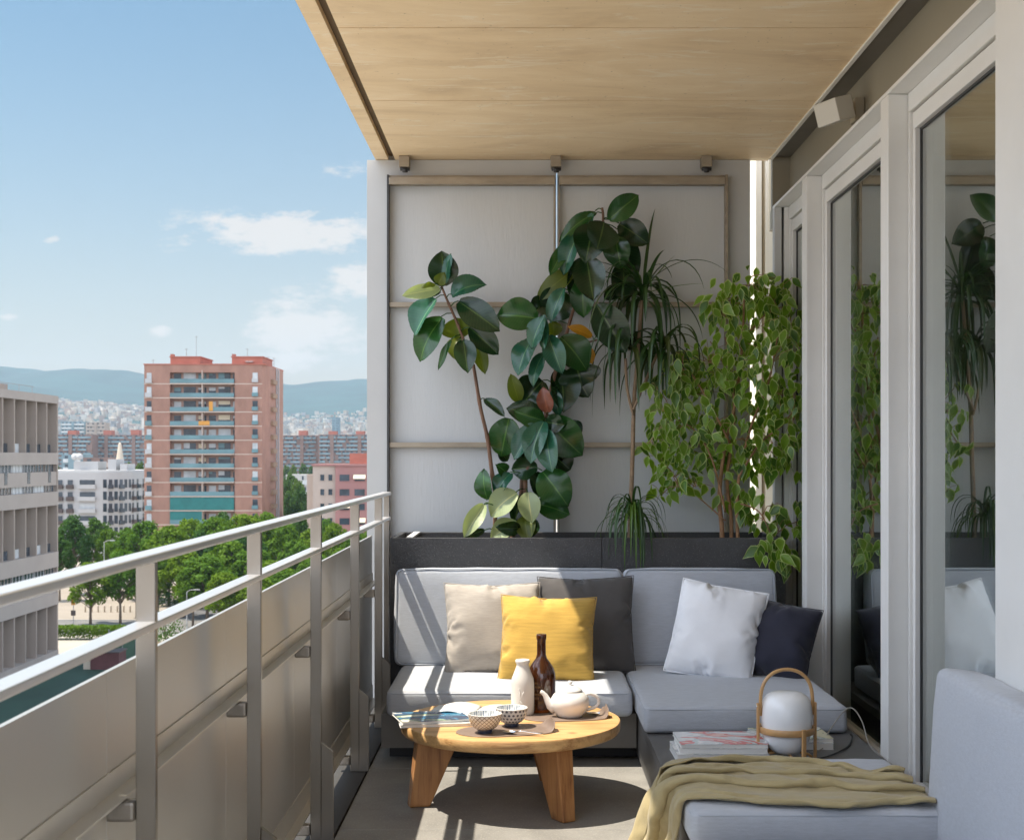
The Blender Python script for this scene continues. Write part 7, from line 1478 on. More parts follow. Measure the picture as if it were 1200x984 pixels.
def ground():
    gm = M('town_ground', (.36,.33,.285), .9, var=.18, vscale=.02)
    b = MB(); b.grid(lambda u, v: (-6500+11000*u, -300+3000*v, G), 2, 2); tag(b.build('ground', gm), kind='structure')
    b = MB(); b.grid(lambda u, v: (-56+34*u, 210.9+12*v, G+.124), 2, 2); tag(b.build('car_park_ground', M('car_park_asphalt', (.11,.11,.115), .9, var=.2, vscale=.3)), kind='structure')
    as_ = M('asphalt', (.16,.155,.15), .9, var=.15, vscale=.3)
    b = MB(); b.grid(lambda u, v: (-200+230*u, 193.5+17*v, G+.004), 2, 2); tag(b.build('road', as_), kind='structure')
    b = MB(); b.box(-200, 30, 193.2, 193.5, G, G+.12); b.box(-200, 30, 210.5, 210.8, G, G+.12); tag(b.build('kerb', BM['grey']), kind='structure')
    pv = M('pale_paving', (.28,.24,.195), .9, var=.10, vscale=.15)
    b = MB(); b.grid(lambda u, v: (-200+230*u, 210.8+60*v, G+.11), 2, 2); tag(b.build('pavement', pv), kind='structure')
    b = MB(); b.grid(lambda u, v: (-58.5+40*u, 172.5+14*v, G+.006), 2, 2); tag(b.build('bare_earth_ground', M('bare_earth', (.34,.255,.18), .95, var=.25, vscale=.2)), kind='structure')
    b = MB(); b.grid(lambda u, v: (-59+45*u, 112+56*v, G+.008), 2, 2); tag(b.build('sports_court_ground', M('green_court', (.018,.055,.035), .8, var=.2, vscale=.15)), kind='structure')
    wh = M('line_paint', (.7,.7,.68), .8)
    b = MB()
    for k in range(26): b.box(-190+8*k, -186.5+8*k, 201.6, 201.85, G+.006, G+.010)
    tag(b.build('road_marking', wh), kind='structure')
ground()

def ridge(x):
    """height of the ridge line by direction"""
    px = 615+x*F/7000
    pts = [(-900,425),(-400,440),(-120,424),(0,431),(40,430.5),(62,437),(85,434),(110,430.5),(150,432.5),(180,441),(250,446),(330,447.5),(355,450.5),(385,448),(405,446.5),(430,443),(520,432),(700,436),(900,425),(1300,440),(1900,430)]
    for (a, ya), (c, yc) in zip(pts[:-1], pts[1:]):
        if a <= px <= c:
            s = (px-a)/(c-a); s = s*s*(3-2*s); y = ya+(yc-ya)*s; break
    else: y = 432
    return CAM_Z+(535-y)*7000/F
def slope(x, D):
    k = max(0., min(1., (D-2550)/2400)); k = k*k*(3-2*k)
    s = 615+x*F/max(D, 1)
    side = 1.0 if s < 120 else max(.62, 1-(s-120)/650)
    return G + 205*side*k
def terrain(x, D):
    base = slope(x, D)
    r = ridge(x)*(.985+.035*noise.noise(Vector((x*.0035, 3, 0)))+.012*noise.noise(Vector((x*.014, 7, 0))))
    e = math.exp(-((D-7000)/1250)**2) if D < 7000 else math.exp(-((D-7000)/2500)**2)
    gully = noise.noise(Vector((x*.0011, D*.0011, 1)))*60*max(0, min(1, (D-4600)/1200))*(1-e)
    foot = 95*math.exp(-((D-5350)/420)**2)*max(0, noise.noise(Vector((x*.0012+4.2, 0, 9)))+.15)
    return base*(1-e)+r*e+gully+foot
def hills():
    m = M('hill_woods', (.012,.042,.040), .95, var=.45, vscale=.004, detail=8, bump=0)
    b = MB(); b.grid(lambda u, v: ((lambda x, D: (x, D, terrain(x, D)))(-6500+11000*u, 2500+6300*v)), 280, 120)
    tag(b.build('hills', m, smooth=True), kind='structure')
    # far pale houses climbing the foot of the hills: one mass
    rnd = random.Random(2); b = MB()
    cols = [M('far_house_'+n, c, .8, island=.25) for n, c in (('cream', (.46,.37,.28)), ('white', (.56,.49,.41)), ('clay', (.36,.23,.17)), ('grey', (.30,.27,.25)))]
    cnt = 0
    while cnt < 7500:
        D = rnd.uniform(2300, 5250); px = rnd.uniform(-260, 520)
        if D > 4700 and rnd.random() < .45+.5*noise.noise(Vector((px*.02, D*.004, 0))): continue
        x = (px-615)*D/F; z = terrain(x, D)
        w = rnd.uniform(6, 18); d = rnd.uniform(8, 14); h = rnd.choice([6, 8, 9, 10, 12, 14, 18])*(1.0 if D < 4200 else .75)
        if rnd.random() < .012 and D < 3800: h = rnd.uniform(32, 48); w = rnd.uniform(14, 22)
        a = rnd.uniform(-.5, .5); xf = Matrix.Translation((x, D, z-3)) @ Matrix.Rotation(a, 4, 'Z')
        b.box(-w/2, w/2, -d/2, d/2, 0, h+3, rnd.choice([0,0,0,1,1,2,3]), xf); cnt += 1
    tag(b.build('far_town', cols), 'pale mass of far houses climbing the foot of the hills', 'houses', kind='stuff')
hills()

def brown_block():
    t = thing('apartment_block', (-66, 155, G), 'brown concrete block with tall vertical fins beside the railing', 'building')
    X0 = -59.5; Y0, Y1 = 118., 174.; bay = 3.6
    # core, set back behind the fins
    MB().box(-82, X0-1.5, Y0, Y1, G, 8.95).build('wall', BM['brown'], t)
    bands = [(7.99, 8.97), (.27, 1.74), (-4.9, -3.17), (-12.75, -10.8), (-17.5, -16.0), (-24.0, -23.3)]
    for i, (a, c) in enumerate(bands): MB().box(X0-1.498, X0+.02, Y0, Y1+.15, a, c).build('band', BM['brown_band'], t)
    MB().box(X0-1.498, X0-.02, Y1-.25, Y1+.14, G, 7.98).build('end_wall', BM['brown'], t)
    nb = int((Y1-Y0)/bay)
    for (a, c) in ((1.745, 7.985), (-10.795, -4.905), (-23.295, -17.505)):
        for k in range(1, nb+1):
            y = Y1-.26-bay*k
            MB().box(X0-1.49, X0-.05, y-.16, y+.16, a, c).build('fin', BM['brown'], t)
    rnd = random.Random(8)
    for zone in ((-2.35, -.64), (-16.0, -14.4)):               # solid storey between the window strips
        MB().box(X0-1.492, X0-.10, Y0, Y1-.26, *zone).build('spandrel', BM['brown_band'], t)
    for (a, c) in ((-.635, .265), (-3.165, -2.355), (-14.395, -12.755)):
        for k in range(nb):
            y = Y1-.35-bay*k
            b = MB(); b.box(X0-.55, X0-.40, y-bay+.12, y-.12, a+.01, c-.01)
            f = b.build('window', BM['pane'] if rnd.random() < .75 else BM['pane_l'], t)
            g = MB()
            for q in range(4): g.box(X0-.399, X0-.34, y-.12-(bay-.3)*q/3.2-.12, y-.12-(bay-.3)*q/3.2, a+.012, c-.012)
            g.build('frame', BM['white'] if rnd.random() < .6 else BM['brown'], f)
    for k in range(1, nb):
        y = Y1-.26-bay*k
        if k % 2: MB().box(X0-.099, X0-.06, y+.6, y+1.5, -2.0, -.64).build('window', BM['pane'], t)
    for a in (1.745, -10.795):
        for k in range(nb):
            y = Y1-.26-bay*k
            MB().box(X0-.9, X0-.82, y-bay+.18, y-.18, a, a+1.05).build('balcony_rail', BM['pane'] if rnd.random() < .5 else BM['pane_l'], t)
    MB().box(-78, X0-3, 122, 165, 8.951, 10.0).build('roof_house', BM['brown'], t)
    MB().box(-76, X0-5, 128, 150, 10.01, 10.6).build('roof_house', BM['grey'], t)
    b = MB()
    for k in range(12): b.tube([(X0-2, 122+4.4*k, 8.95), (X0-2, 122+4.4*k, 10.0)], .04, 5)
    b.tube([(X0-2, 122, 10.0), (X0-2, 171, 10.0)], .04, 5); b.build('roof_rail', BM['mast'], t)
brown_block()

def tower():
    t = thing('tower_block', (-68, 300, G), 'pink brick residential tower with stacked teal balconies and red roof houses', 'building')
    Yf = 291.; s = F/Yf
    X = lambda px: (px-615)/s
    zt = CAM_Z+(535-427.5)/s; zr = CAM_Z+(535-418)/s
    xa, xb, xc, xd = X(169), X(199), X(275), X(307)
    back = 313.
    b = MB()
    b.box(xa, xb, Yf, back, G, zt, 0)
    b.prism([(xc, Yf), (xd, Yf), (X(311.5), Yf+4.2), (-55.15, 307.), (-55.4, back), (xc, back)], G, zt, 0)
    b.box(xb, xc, Yf+1.7, back, G, zt-.004, 1)
    b.box(xb, xc, Yf+.02, Yf+1.7, 19.2, zt, 0)
    nfl = 13; zf = [16.8-3*k for k in range(nfl+1)]
    # pale floor lines on the brick piers
    for z in zf:
        b.box(xa-.03, xb, Yf-.035, Yf-.001, z-.12, z+.06, 2); b.box(xc, xd+.01, Yf-.035, Yf-.001, z-.12, z+.06, 2)
    b.build('wall', [BM['brick'], BM['recess'], BM['pale']], t)
    b = MB(); b.box(xa-.15, xb, Yf-.15, back, zt+.002, zt+.25); b.box(xc, -55.3, Yf-.15, back, zt+.002, zt+.25); b.box(xb, xc, Yf-.12, back, zt+.002, zt+.25)
    b.build('parapet', BM['brick_red'], t)
    for (p0, p1) in ((197.5, 232.5), (270, 306)):
        rh = MB().box(X(p0), X(p1), Yf+1.5, Yf+13, zt+.252, zr).build('roof_house', BM['brick_red'], t)
        MB().box(X(p0)-.2, X(p1)+.2, Yf+1.3, Yf+13.2, zr+.002, zr+.2).build('coping', BM['brick_red'], rh)
        MB().box(X(p0), X(p0)+.6, Yf+1.52, Yf+3, zr+.202, zr+.7).build('chimney', BM['brick_red'], rh)
    for (px, h) in ((218.5, 1.9), (230, 4.6), (290, 1.9), (314, 2.4), (321, 2.2), (179.5, 1.2)):
        z0 = zr+.2 if px in (218.5, 230, 290) else zt+.252
        y0 = Yf+4 if px < 300 else Yf+12
        g = MB(); xx = X(px)*y0/Yf; g.tube([(xx, y0, z0), (xx, y0, z0+h)], .06, 5); g.box(xx-.35, xx+.35, y0-.03, y0+.03, z0+h-.25, z0+h-.18)
        g.build('aerial', BM['mast'], t)
    for px in (289, 292.5):
        xx = X(px); MB().lathe([(.001,.05),(.35,.12),(.6,.35),(.56,.36),(.34,.17),(.001,.1)], (xx, Yf+1.2, zt+.5), 14).build('satellite_dish', BM['white'], t, smooth=True)
    rnd = random.Random(21)
    span = xc-xb
    for k, z in enumerate(zf):
        h1 = 2.35
        # slab, railing and glazing of the wide loggia
        bl = MB().box(xb+.06, xc-.06, Yf-.35, Yf+1.69, z-.14, z+.06).build('balcony', BM['pale'], t)
        gz = MB()
        if k in (9,):
            MB().box(xb+.1, xc-.1, Yf-.30, Yf-.22, z+1.0, z+2.75).build('awning', BM['awning'], t)
        if k in (10,):
            MB().box(xb+.1, xb+span*.5, Yf-.30, Yf-.22, z+.9, z+2.75).build('awning', BM['awning'], t)
        MB().box(xb+.1, xc-.1, Yf-.33, Yf-.27, z+.12, z+1.02).build('railing', BM['awning'] if k == 9 else BM['teal'], bl)
        x = xb+.5
        for q, wd in enumerate((1.5, 2.6, 1.7, 1.5, 2.6, 1.2)):
            dz = 2.2 if q in (1, 4) else 2.05
            p = BM['pane'] if rnd.random() < .62 else BM['pane_l']
            wz = z+.3 if q % 2 else z+.9
            wo = MB().box(x, x+wd, Yf+1.60, Yf+1.695, wz, z+dz+.2).build('window', p, t)
            if p is BM['pane'] and rnd.random() < .6: MB().box(x+.03, x+wd*rnd.choice([.5, .97]), Yf+1.56, Yf+1.598, z+dz+.18-rnd.uniform(.3, 1.2), z+dz+.18).build('blind', rnd.choice([BM['pane_l'], BM['cream'], BM['teal']]), wo)
            x += wd+.55
        MB().box(xb+span*.5-.08, xb+span*.5+.08, Yf-.2, Yf+1.69, z+.062, z+2.84).build('divider', BM['pale'], t)
        # small balconies on the edge pier and windows on the other pier
        b = MB(); b.box(xa+.35, xa+1.75, Yf-.7, Yf-.036, z+.10, z+.22); b.box(xa+.35, xa+1.75, Yf-.7, Yf-.62, z+.22, z+1.05)
        b.build('small_balcony', BM['teal'] if k in (3, 4, 9) else BM['white'], t)
        MB().box(xa+.55, xa+1.55, Yf-.06, Yf-.036, z+.24, z+2.3).build('window', BM['pane'] if rnd.random() < .6 else BM['pane_l'], t)
        MB().box(X(296), X(302), Yf-.055, Yf-.036, z+.5, z+2.35).build('window', BM['pane'] if rnd.random() < .6 else BM['pane_l'], t)
        MB().box(X(295.5), X(302.5), Yf-.42, Yf-.057, z+.3, z+1.1).build('small_balcony', BM['teal'] if k else BM['white'], t)
        # flank
        MB().box(-56.1, -54.6, 296.6, 301.0, z+.2, z+1.2).build('side_balcony', BM['side_brown'], t)
        MB().box(-56.1, -55.2, 296.7, 300.9, z+1.202, z+2.9).build('side_window', BM['dark'], t)
    MB().box(xb+span*.45, xb+span*.62, Yf-.40, Yf-.335, zf[3]+.15, zf[3]+1.05).build('hanging_cloth', BM['orange'], t)
    MB().box(xb+span*.61, xb+span*.67, Yf-.40, Yf-.335, zf[2]+.2, zf[2]+2.2).build('hanging_cloth', BM['orange'], t)
    for y in (302.6, 305.0): MB().tube([(-54.98, y, G), (-54.98, y, zt)], .16, 6).build('downpipe', BM['white'], t)
tower()

def white_block():
    t = thing('apartment_block', (-110, 340, G), 'white apartment block with a rounded corner and dark balconies', 'building')
    Yf = 330.; s = F/Yf
    zt = CAM_Z-18.5/s*1.0
    poly = [(-150, Yf), (-103.5, Yf)]
    for k in range(1, 9):
        a = R(-90+80*k/8); poly.append((-103.5+7.5*math.cos(a), Yf+7.5+7.5*math.sin(a)))
    poly += [(-94.6, 352), (-93.6, 362), (-150, 362)]
    MB().prism(poly, G, zt).build('wall', BM['white'], t)
    p2 = [(x-.6 if x > -140 else x+.6, y+.6 if y < 350 else y-.6) for x, y in poly]
    MB().prism(p2, zt+.002, zt+.45).build('parapet', BM['white'], t)
    for (a, c, h) in ((-112, -106, 2.6), (-103.5, -101.5, 3.2), (-130, -120, 2.4), (-100.5, -98.8, 2.0)):
        MB().box(a, c, Yf+9, Yf+16, zt+.452, zt+h).build('roof_house', BM['white'], t)
    for px in (88, 93): MB().lathe([(.001,.0),(.6,.2),(.95,.7),(.85,1.3),(.4,1.7),(.001,1.75)], ((px-615)*338/F, 338, zt+2.9), 12).build('roof_vent', BM['white'], t, smooth=True)
    rnd = random.Random(3)
    edges = list(zip(poly[1:10], poly[2:11]))
    for k in range(7):
        z = zt-3.7-2.9*k
        for px0, px1, dk in ((67, 74, 1), (79, 86, 1), (93, 112, 0), (-20, -10, 1), (0, 10, 1), (20, 40, 0), (50, 58, 1)):
            x0, x1 = (px0-615)/s, (px1-615)/s
            win(t, x0, x1, Yf, z, z+2.0, BM['pane'] if dk or rnd.random() < .5 else BM['pane_l'], BM['white'])
            MB().box(x0-.1, x1+.1, Yf-.8, Yf-.125, z-.25, z+.75).build('balcony', BM['dark'] if dk else BM['white'], t)
        for i, ((ax, ay), (cx, cy)) in enumerate(edges):
            if i == 0 : continue
            d = Vector((cx-ax, cy-ay, 0)); L_ = d.length; ang = math.atan2(d.y, d.x)
            xf = Matrix.Translation((ax, ay, z)) @ Matrix.Rotation(ang, 4, 'Z')
            nw = 1 if L_ < 3 else int(L_/3.2)
            for q in range(nw):
                m = L_*(q+.5)/nw; hw = min(.55, L_*.32)
                f = MB().box(m-hw, m+hw, -.06, -.004, 0, 2.0, xf=xf).build('window', BM['pane'], t)
                if i in (2, 4, 7, 8): MB().box(m-hw-.2, m+hw+.2, -.75, -.062, -.2, .75, xf=xf).build('balcony', BM['dark'] if (i+q) % 2 else BM['pane'], f)
white_block()

def rose_house():
    t = thing('apartment_block', (-35, 290, G), 'rose coloured apartment house with cream awnings and a red roof room', 'building')
    Yf = 285.; s = F/Yf; X = lambda px: (px-615)/s; Z = lambda py: CAM_Z+(535-py)/s
    b = MB(); b.box(X(366), X(393), Yf+.6, Yf+16, G, Z(546), 0); b.box(X(357), X(366), Yf+3, Yf+16, G, Z(556), 0); b.box(X(393), X(470), Yf, Yf+16, G, Z(546), 1)
    b.build('wall', [BM['beige'], BM['pink']], t)
    b = MB(); b.box(X(365), X(393), Yf+.2, Yf+16.2, Z(545.9), Z(543.6)); b.box(X(393), X(471), Yf-.3, Yf+16.2, Z(545.9), Z(543.6))
    b.build('cornice', BM['pink'], t)
    MB().box(X(407.5), X(450), Yf+3, Yf+12, Z(543.5), Z(531)).build('roof_house', BM['brick_red'], t)
    rnd = random.Random(6)
    for k in range(7):
        y = 555.5+17*k
        for (a, c) in ((374.5, 380), (384, 389.5)): win(t, X(a), X(c), Yf+.6, Z(y+8), Z(y), BM['pane'], BM['beige'])
        for i, (a, c) in enumerate(((397.5, 410), (415, 428), (433, 446))):
            win(t, X(a), X(c), Yf, Z(y+8.5), Z(y), BM['pane'], BM['pink'])
            if (k, i) in ((0, 1), (2, 0), (3, 1), (5, 0)):
                v = [(X(a)-.1, Yf-.9, Z(y+5.5)), (X(c)+.1, Yf-.9, Z(y+5.5)), (X(c)+.1, Yf-.13, Z(y+1)), (X(a)-.1, Yf-.13, Z(y+1)), (X(a)-.1, Yf-.9, Z(y+4.9)), (X(c)+.1, Yf-.9, Z(y+4.9)), (X(c)+.1, Yf-.13, Z(y+.3)), (X(a)-.1, Yf-.13, Z(y+.3))]
                MB().hull8(v).build('awning', BM['cream'], t)
rose_house()

def slab_block(px0, px1, D, top, label, wall, band, floors, roofs=True, group='long housing blocks across the town', seed=0):
    s = F/D; x0, x1 = (px0-615)/s, (px1-615)/s; zt = CAM_Z+(535-top)/s
    t = thing('housing_block', ((x0+x1)/2, D, G), label, 'building', group)
    MB().box(x0, x1, D, D+14, G, zt).build('wall', wall, t)
    rnd = random.Random(seed+5); fh = (zt-G)/floors; L_ = x1-x0
    n = max(1, int(L_/16))
    for k in range(floors):
        z = zt-fh*(k+1)
        b = MB(); x = x0+1
        while x < x1-3:
            w = rnd.choice([4, 6, 9, 12])
            w = min(w, x1-1-x) if L_ > 30 else L_-2; b.box(x, x+w, D-.9, D-.01, z+.2, z+fh*.50); x += w+rnd.choice([.8, 1.6, 3.0])
        b.build('balcony', band, t)
        b = MB(); x = x0+1.5
        while x < x1-3: b.box(x, x+1.8, D-.06, D-.012, z+fh*.52, z+fh*.86); x += rnd.choice([3, 4, 5])
        b.build('window', BM['pane'], t)
    for q in range(n):
        x = x0+L_*(q+.5)/n
        if roofs: MB().box(x-3, x+3, D+2, D+10, zt+.002, zt+rnd.uniform(2, 4)).build('roof_house', BM['brick_red'], t)
        MB().box(x-1.3, x+1.3, D-1.4, D-.91, G, zt-.3).build('stair_tower', wall, t)
slab_block(58, 108, 985, 509, 'long brick and teal housing block behind the white block', BM['rust'], BM['bluegrey'], 14, seed=1)
slab_block(109, 205, 1000, 509.5, 'long brick and teal housing block behind the church spire', BM['rust'], BM['bluegrey'], 14, seed=2)
slab_block(300, 372, 1010, 510, 'long brick housing block beside the flank of the pink tower', BM['rust'], BM['bluegrey'], 14, seed=3)
slab_block(373, 470, 995, 509, 'long brick and blue housing block above the rose coloured house', BM['rust'], BM['bluegrey'], 14, seed=15)
slab_block(71, 100, 1400, 494, 'pale teal slab block standing tall behind the long brick block', BM['bluegrey'], BM['pane_l'], 16, False, seed=6)
slab_block(100.5, 124, 1390, 495, 'grey brown slab block joined to the pale teal one', BM['brown'], BM['brown_band'], 16, False, seed=7)
slab_block(72, 97, 600, 532.5, 'low blue grey block showing over the white block roof', BM['bluegrey'], BM['pane_l'], 7, False, seed=8)
slab_block(97.5, 131, 560, 536, 'low rust brick block between the spire and the blue grey block', BM['rust'], BM['beige'], 6, False, seed=9)
slab_block(158, 172, 420, 560, 'low dark red brick house squeezed beside the pink tower', BM['rust'], BM['beige'], 5, False, seed=10)
slab_block(389, 398, 2900, 489, 'single blue tower far off over the roofs', BM['bluegrey'], BM['bluegrey'], 20, False, seed=11)
slab_block(335, 366, 560, 556, 'low pale building beyond the trees beside the tower', BM['grey'], BM['pane_l'], 4, False, seed=12)

def spire():
    D = 520; x = (140.5-615)*D/F; zt = CAM_Z+(535-518)*D/F
    t = thing('church_spire', (x, D, G), 'pointed pale stone church spire among trees', 'church')
    MB().box(x-2.2, x+2.2, D-2.2, D+2.2, G, -4).build('tower_base', BM['stone'], t)
    b = MB(); n = 8
    v = [(x+2.0*math.cos(2*math.pi*k/n+.39), D+2.0*math.sin(2*math.pi*k/n+.39), -3.99) for k in range(n)]+[(x+.5*math.cos(2*math.pi*k/n+.39), D+.5*math.sin(2*math.pi*k/n+.39), zt-.6) for k in range(n)]+[(x, D, zt)]
    f = [(k, (k+1) % n, n+(k+1) % n, n+k) for k in range(n)]+[(n+k, n+(k+1) % n, 2*n) for k in range(n)]+[tuple(reversed(range(n)))]
    b.add(v, f).build('spire', BM['stone'], t)
    for a in (-1, 1): MB().prism([(x+a*1.6-.4, D-2.1), (x+a*1.6+.4, D-2.1), (x+a*1.6+.4, D-1.3), (x+a*1.6-.4, D-1.3)], -3.99, -1.2).build('pinnacle', BM['stone'], t)
spire()

# ------------------------------------------------------------------ trees
LEAF_T = [leaf_mat('street_leaf_'+n, c, .6, .18, .4, spec=.1) for n, c in (('green', (.085,.155,.010)), ('dark', (.040,.095,.016)), ('far', (.060,.11,.022)))]
for m in LEAF_T:
    # every tree keeps a green of its own
    nt = m.node_tree; b_ = nt.nodes['Principled BSDF']; lk = b_.inputs['Base Color'].links[0]; src = lk.from_socket
    oi = nt.nodes.new('ShaderNodeObjectInfo'); rp = nt.nodes.new('ShaderNodeValToRGB'); nt.links.new(oi.outputs['Random'], rp.inputs[0])
    rp.color_ramp.elements[0].color = (.62,.78,.9,1); rp.color_ramp.elements[1].color = (1.25,1.1,.8,1)
    e_ = rp.color_ramp.elements.new(.5); e_.color = (.9,.92,1.0,1)
    mu = nt.nodes.new('ShaderNodeMixRGB'); mu.blend_type = 'MULTIPLY'; mu.inputs[0].default_value = 1
    nt.links.new(src, mu.inputs[1]); nt.links.new(rp.outputs[0], mu.inputs[2]); nt.links.new(mu.outputs[0], b_.inputs['Base Color'])
TBARK = M('tree_bark', (.16,.12,.085), .9, var=.25, vscale=3)
def tree_proto(seed, mat, n=4600, lobes=30, leaf=.40, bare=.24):
    """tree 10 m high with crown radius about 4 m, at the origin"""
    rnd = random.Random(seed)
    root = bpy.data.objects.new('tree', None); root.location = (0,0,0)
    tr = MB(); h = 10.
    tr.tube([(0,0,-.1), (.05*rnd.uniform(-1,1),.0,h*.2), (.15*rnd.uniform(-1,1),.1,h*.45), (.1,.0,h*.72)], [.24,.19,.15,.06], 8)
    cl = []
    for k in range(lobes):
        a = k*2.399+rnd.uniform(-.4,.4); u = (k+.5)/lobes
        z = h*(bare+.12+(.84-bare)*u); rad = 2.9*math.sin(math.pi*min(.97, .20+u*.80))**.7*rnd.uniform(.55,1.15)
        c = Vector((rad*math.cos(a), rad*math.sin(a), z)); cl.append((c, rnd.uniform(.65,1.25)))
        tr.tube([(0,0,z*.62), (c.x*.5, c.y*.5, z*.85), tuple(c)], [.09,.06,.025], 5)
    cl.append((Vector((0,0,h*.68)), 1.5)); cl.append((Vector((0,0,h*.9)), .9))
    tr = tr
    b = MB(); tot = sum(r**2 for _, r in cl)
    for c, r in cl:
        for i in range(int(n*r*r/tot)):
            d = Vector((rnd.gauss(0,1), rnd.gauss(0,1), rnd.gauss(0,1))).normalized()
            if d.z < -.3 and rnd.random() < .5: d.z *= -1
            k = rnd.random()**.38
            p = c+Vector((d.x, d.y, d.z*.8))*r*k*(1+.25*noise.noise(d*2.2+c))
            nrm = (d*.8+Vector((rnd.gauss(0,.5), rnd.gauss(0,.5), .5+rnd.gauss(0,.4)))).normalized()
            s = nrm.orthogonal().normalized(); s = Matrix.Rotation(rnd.uniform(0,6.28), 3, nrm) @ s; w = nrm.cross(s); L_ = leaf*rnd.uniform(.6,1.4)
            b.add([p-s*L_*.5, p+w*L_*.36+nrm*.05, p+s*L_*.5, p-w*L_*.36+nrm*.05], [(0,1,2,3)])
    COL.objects.link(root)
    tr.build('trunk', TBARK, root, smooth=True); b.build('crown', mat, root)
    return root
protos = [tree_proto(31, LEAF_T[0]), tree_proto(47, LEAF_T[0], 5000, 34), tree_proto(58, LEAF_T[1], 4600, 30), tree_proto(66, LEAF_T[2], 2600, 22, .5)]
used = [False]*4
trnd = random.Random(77)
def tree(px, D, top, wpx, k, label, group='trees in the street below'):
    s = F/D; h = CAM_Z-(top-535)/s - G; r = wpx/s/2
    if used[k]: o = copy_tree(protos[k])
    else: o = protos[k]; used[k] = True
    o.location = gp(px, D); o.rotation_euler = (0, 0, trnd.uniform(0, 6.28)); o.scale = (r/4.1, r/4.1, h/10.2)
    tag(o, label, 'tree', group)
for q in ((106,206,657,62,0,'small street tree with a thin bare trunk beside the brown block'), (141,207,641,60,1,'round street tree with bare trunk, next after the smallest one'), (160,213,650,46,0,'slim street tree partly covered by the first railing post'),
          (243,203,648,84,1,'broad street tree over the shaded car park behind the mid rail'), (86,250,604,58,2,'dark tall tree in front of the white block, close to the brown block'), (112,262,607,50,2,'dark tree at the foot of the white block, under its rounded corner')):
    tree(*q)
mass = 'leafy street tree in the crowded canopy in front of the pink tower'
for q in ((70,238,628,44,2), (128,252,618,40,0), (150,240,616,56,1), (172,236,608,62,0), (198,230,613,72,1), (222,240,606,66,0), (215,214,640,66,0), (252,236,603,70,1), (284,240,600,66,0), (312,246,597,58,1), (270,216,632,78,0), (300,214,640,74,1), (262,262,600,50,2), (335,232,612,62,0), (318,206,655,70,0), (185,218,640,50,1), (236,226,622,60,2), (290,226,618,64,2), (345,222,630,60,1)):
    tree(*q, mass, 'trees crowding in front of the pink tower')
for q in ((262,197,668,64,1), (300,194,672,62,0), (226,203,662,50,0), (332,198,664,60,1)):
    tree(*q, 'low leafy street tree standing close behind the railing posts', 'low trees along the car park')
rr_ = 'green tree in the leafy strip in front of the rose coloured house'
for q in ((366,244,618,54,0), (392,250,610,48,1), (415,240,622,50,0), (436,246,616,44,1), (372,212,646,60,1), (402,216,640,56,0), (430,210,650,60,1), (352,270,600,36,2), (382,268,606,36,0)):
    tree(*q, rr_, 'trees in front of the rose house')
ff = 'tree in the receding row between the pink tower and the rose house'
for q in ((346,310,588,36,3), (338,340,575,32,3), (352,360,568,32,3), (334,390,562,30,3), (349,420,560,28,3), (340,460,553,28,3)):
    tree(*q, ff, 'receding row of trees beside the tower')
cc = 'far green tree beside the church spire'
for q in ((153,470,541,26,3), (164,500,540,24,3), (130,480,546,14,3), (160,450,552,22,3), (68,520,545,12,3)):
    tree(*q, cc, 'far trees near the spire')
for i, px in enumerate(range(334, 440, 11)):
    tree(px+trnd.uniform(-2,2), 760+trnd.uniform(-20,20), 543+trnd.uniform(-1,1.5), 17, 3, 'small far tree at the foot of the long brick block', 'far row of trees before the long block')
def bush(px, D, h, w, label, seed):
    rnd = random.Random(seed); c = gp(px, D)
    t = thing('shrub', c, label, 'shrub')
    b = MB()
    for i in range(900):
        d = Vector((rnd.gauss(0,1), rnd.gauss(0,1), abs(rnd.gauss(0,1)))).normalized(); k = rnd.random()**.4
        p = c+Vector((d.x*w*k, d.y*w*k, .15+d.z*h*k*(1+.3*noise.noise(d*3)))); nrm = (d+Vector((rnd.gauss(0,.5),)*3)).normalized(); s = nrm.orthogonal().normalized(); q = nrm.cross(s); L_ = .3*rnd.uniform(.6,1.3)
        b.add([p-s*L_*.5, p+q*L_*.35, p+s*L_*.5, p-q*L_*.35], [(0,1,2,3)])
    b.build('foliage', LEAF_T[1], t); g = MB()
    for i in range(5): g.tube([c, c+Vector((rnd.uniform(-w,w)*.4, rnd.uniform(-w,w)*.4, h*.7))], .05, 5)
    g.build('stem', TBARK, t)
bush(195, 186, 4.4, 3.2, 'leafy shrub in the gap above the infill panel', 1)
bush(160, 176, 3.0, 2.4, 'dark shrub at the corner of the green court', 2)
def hedge():
    rnd = random.Random(12); b = MB(); x0, x1 = gp(52, 190).x, gp(150, 190).x
    for i in range(4200):
        x = rnd.uniform(x0, x1); y = 189+rnd.uniform(-1.1,1.1); z = G+rnd.random()**.5*1.9*(1+.12*noise.noise(Vector((x*.6, y, 0))))
        nrm = Vector((rnd.gauss(0,.6), rnd.gauss(0,.6)-.3, .5+rnd.gauss(0,.5))).normalized(); s = nrm.orthogonal().normalized(); q = nrm.cross(s); L_ = .32*rnd.uniform(.6,1.3); p = Vector((x,y,z))
        b.add([p-s*L_*.5, p+q*L_*.35, p+s*L_*.5, p-q*L_*.35], [(0,1,2,3)])
    tag(b.build('hedge', LEAF_T[0]), 'clipped green hedge along the kerb beside the brown block', 'hedge')
hedge()
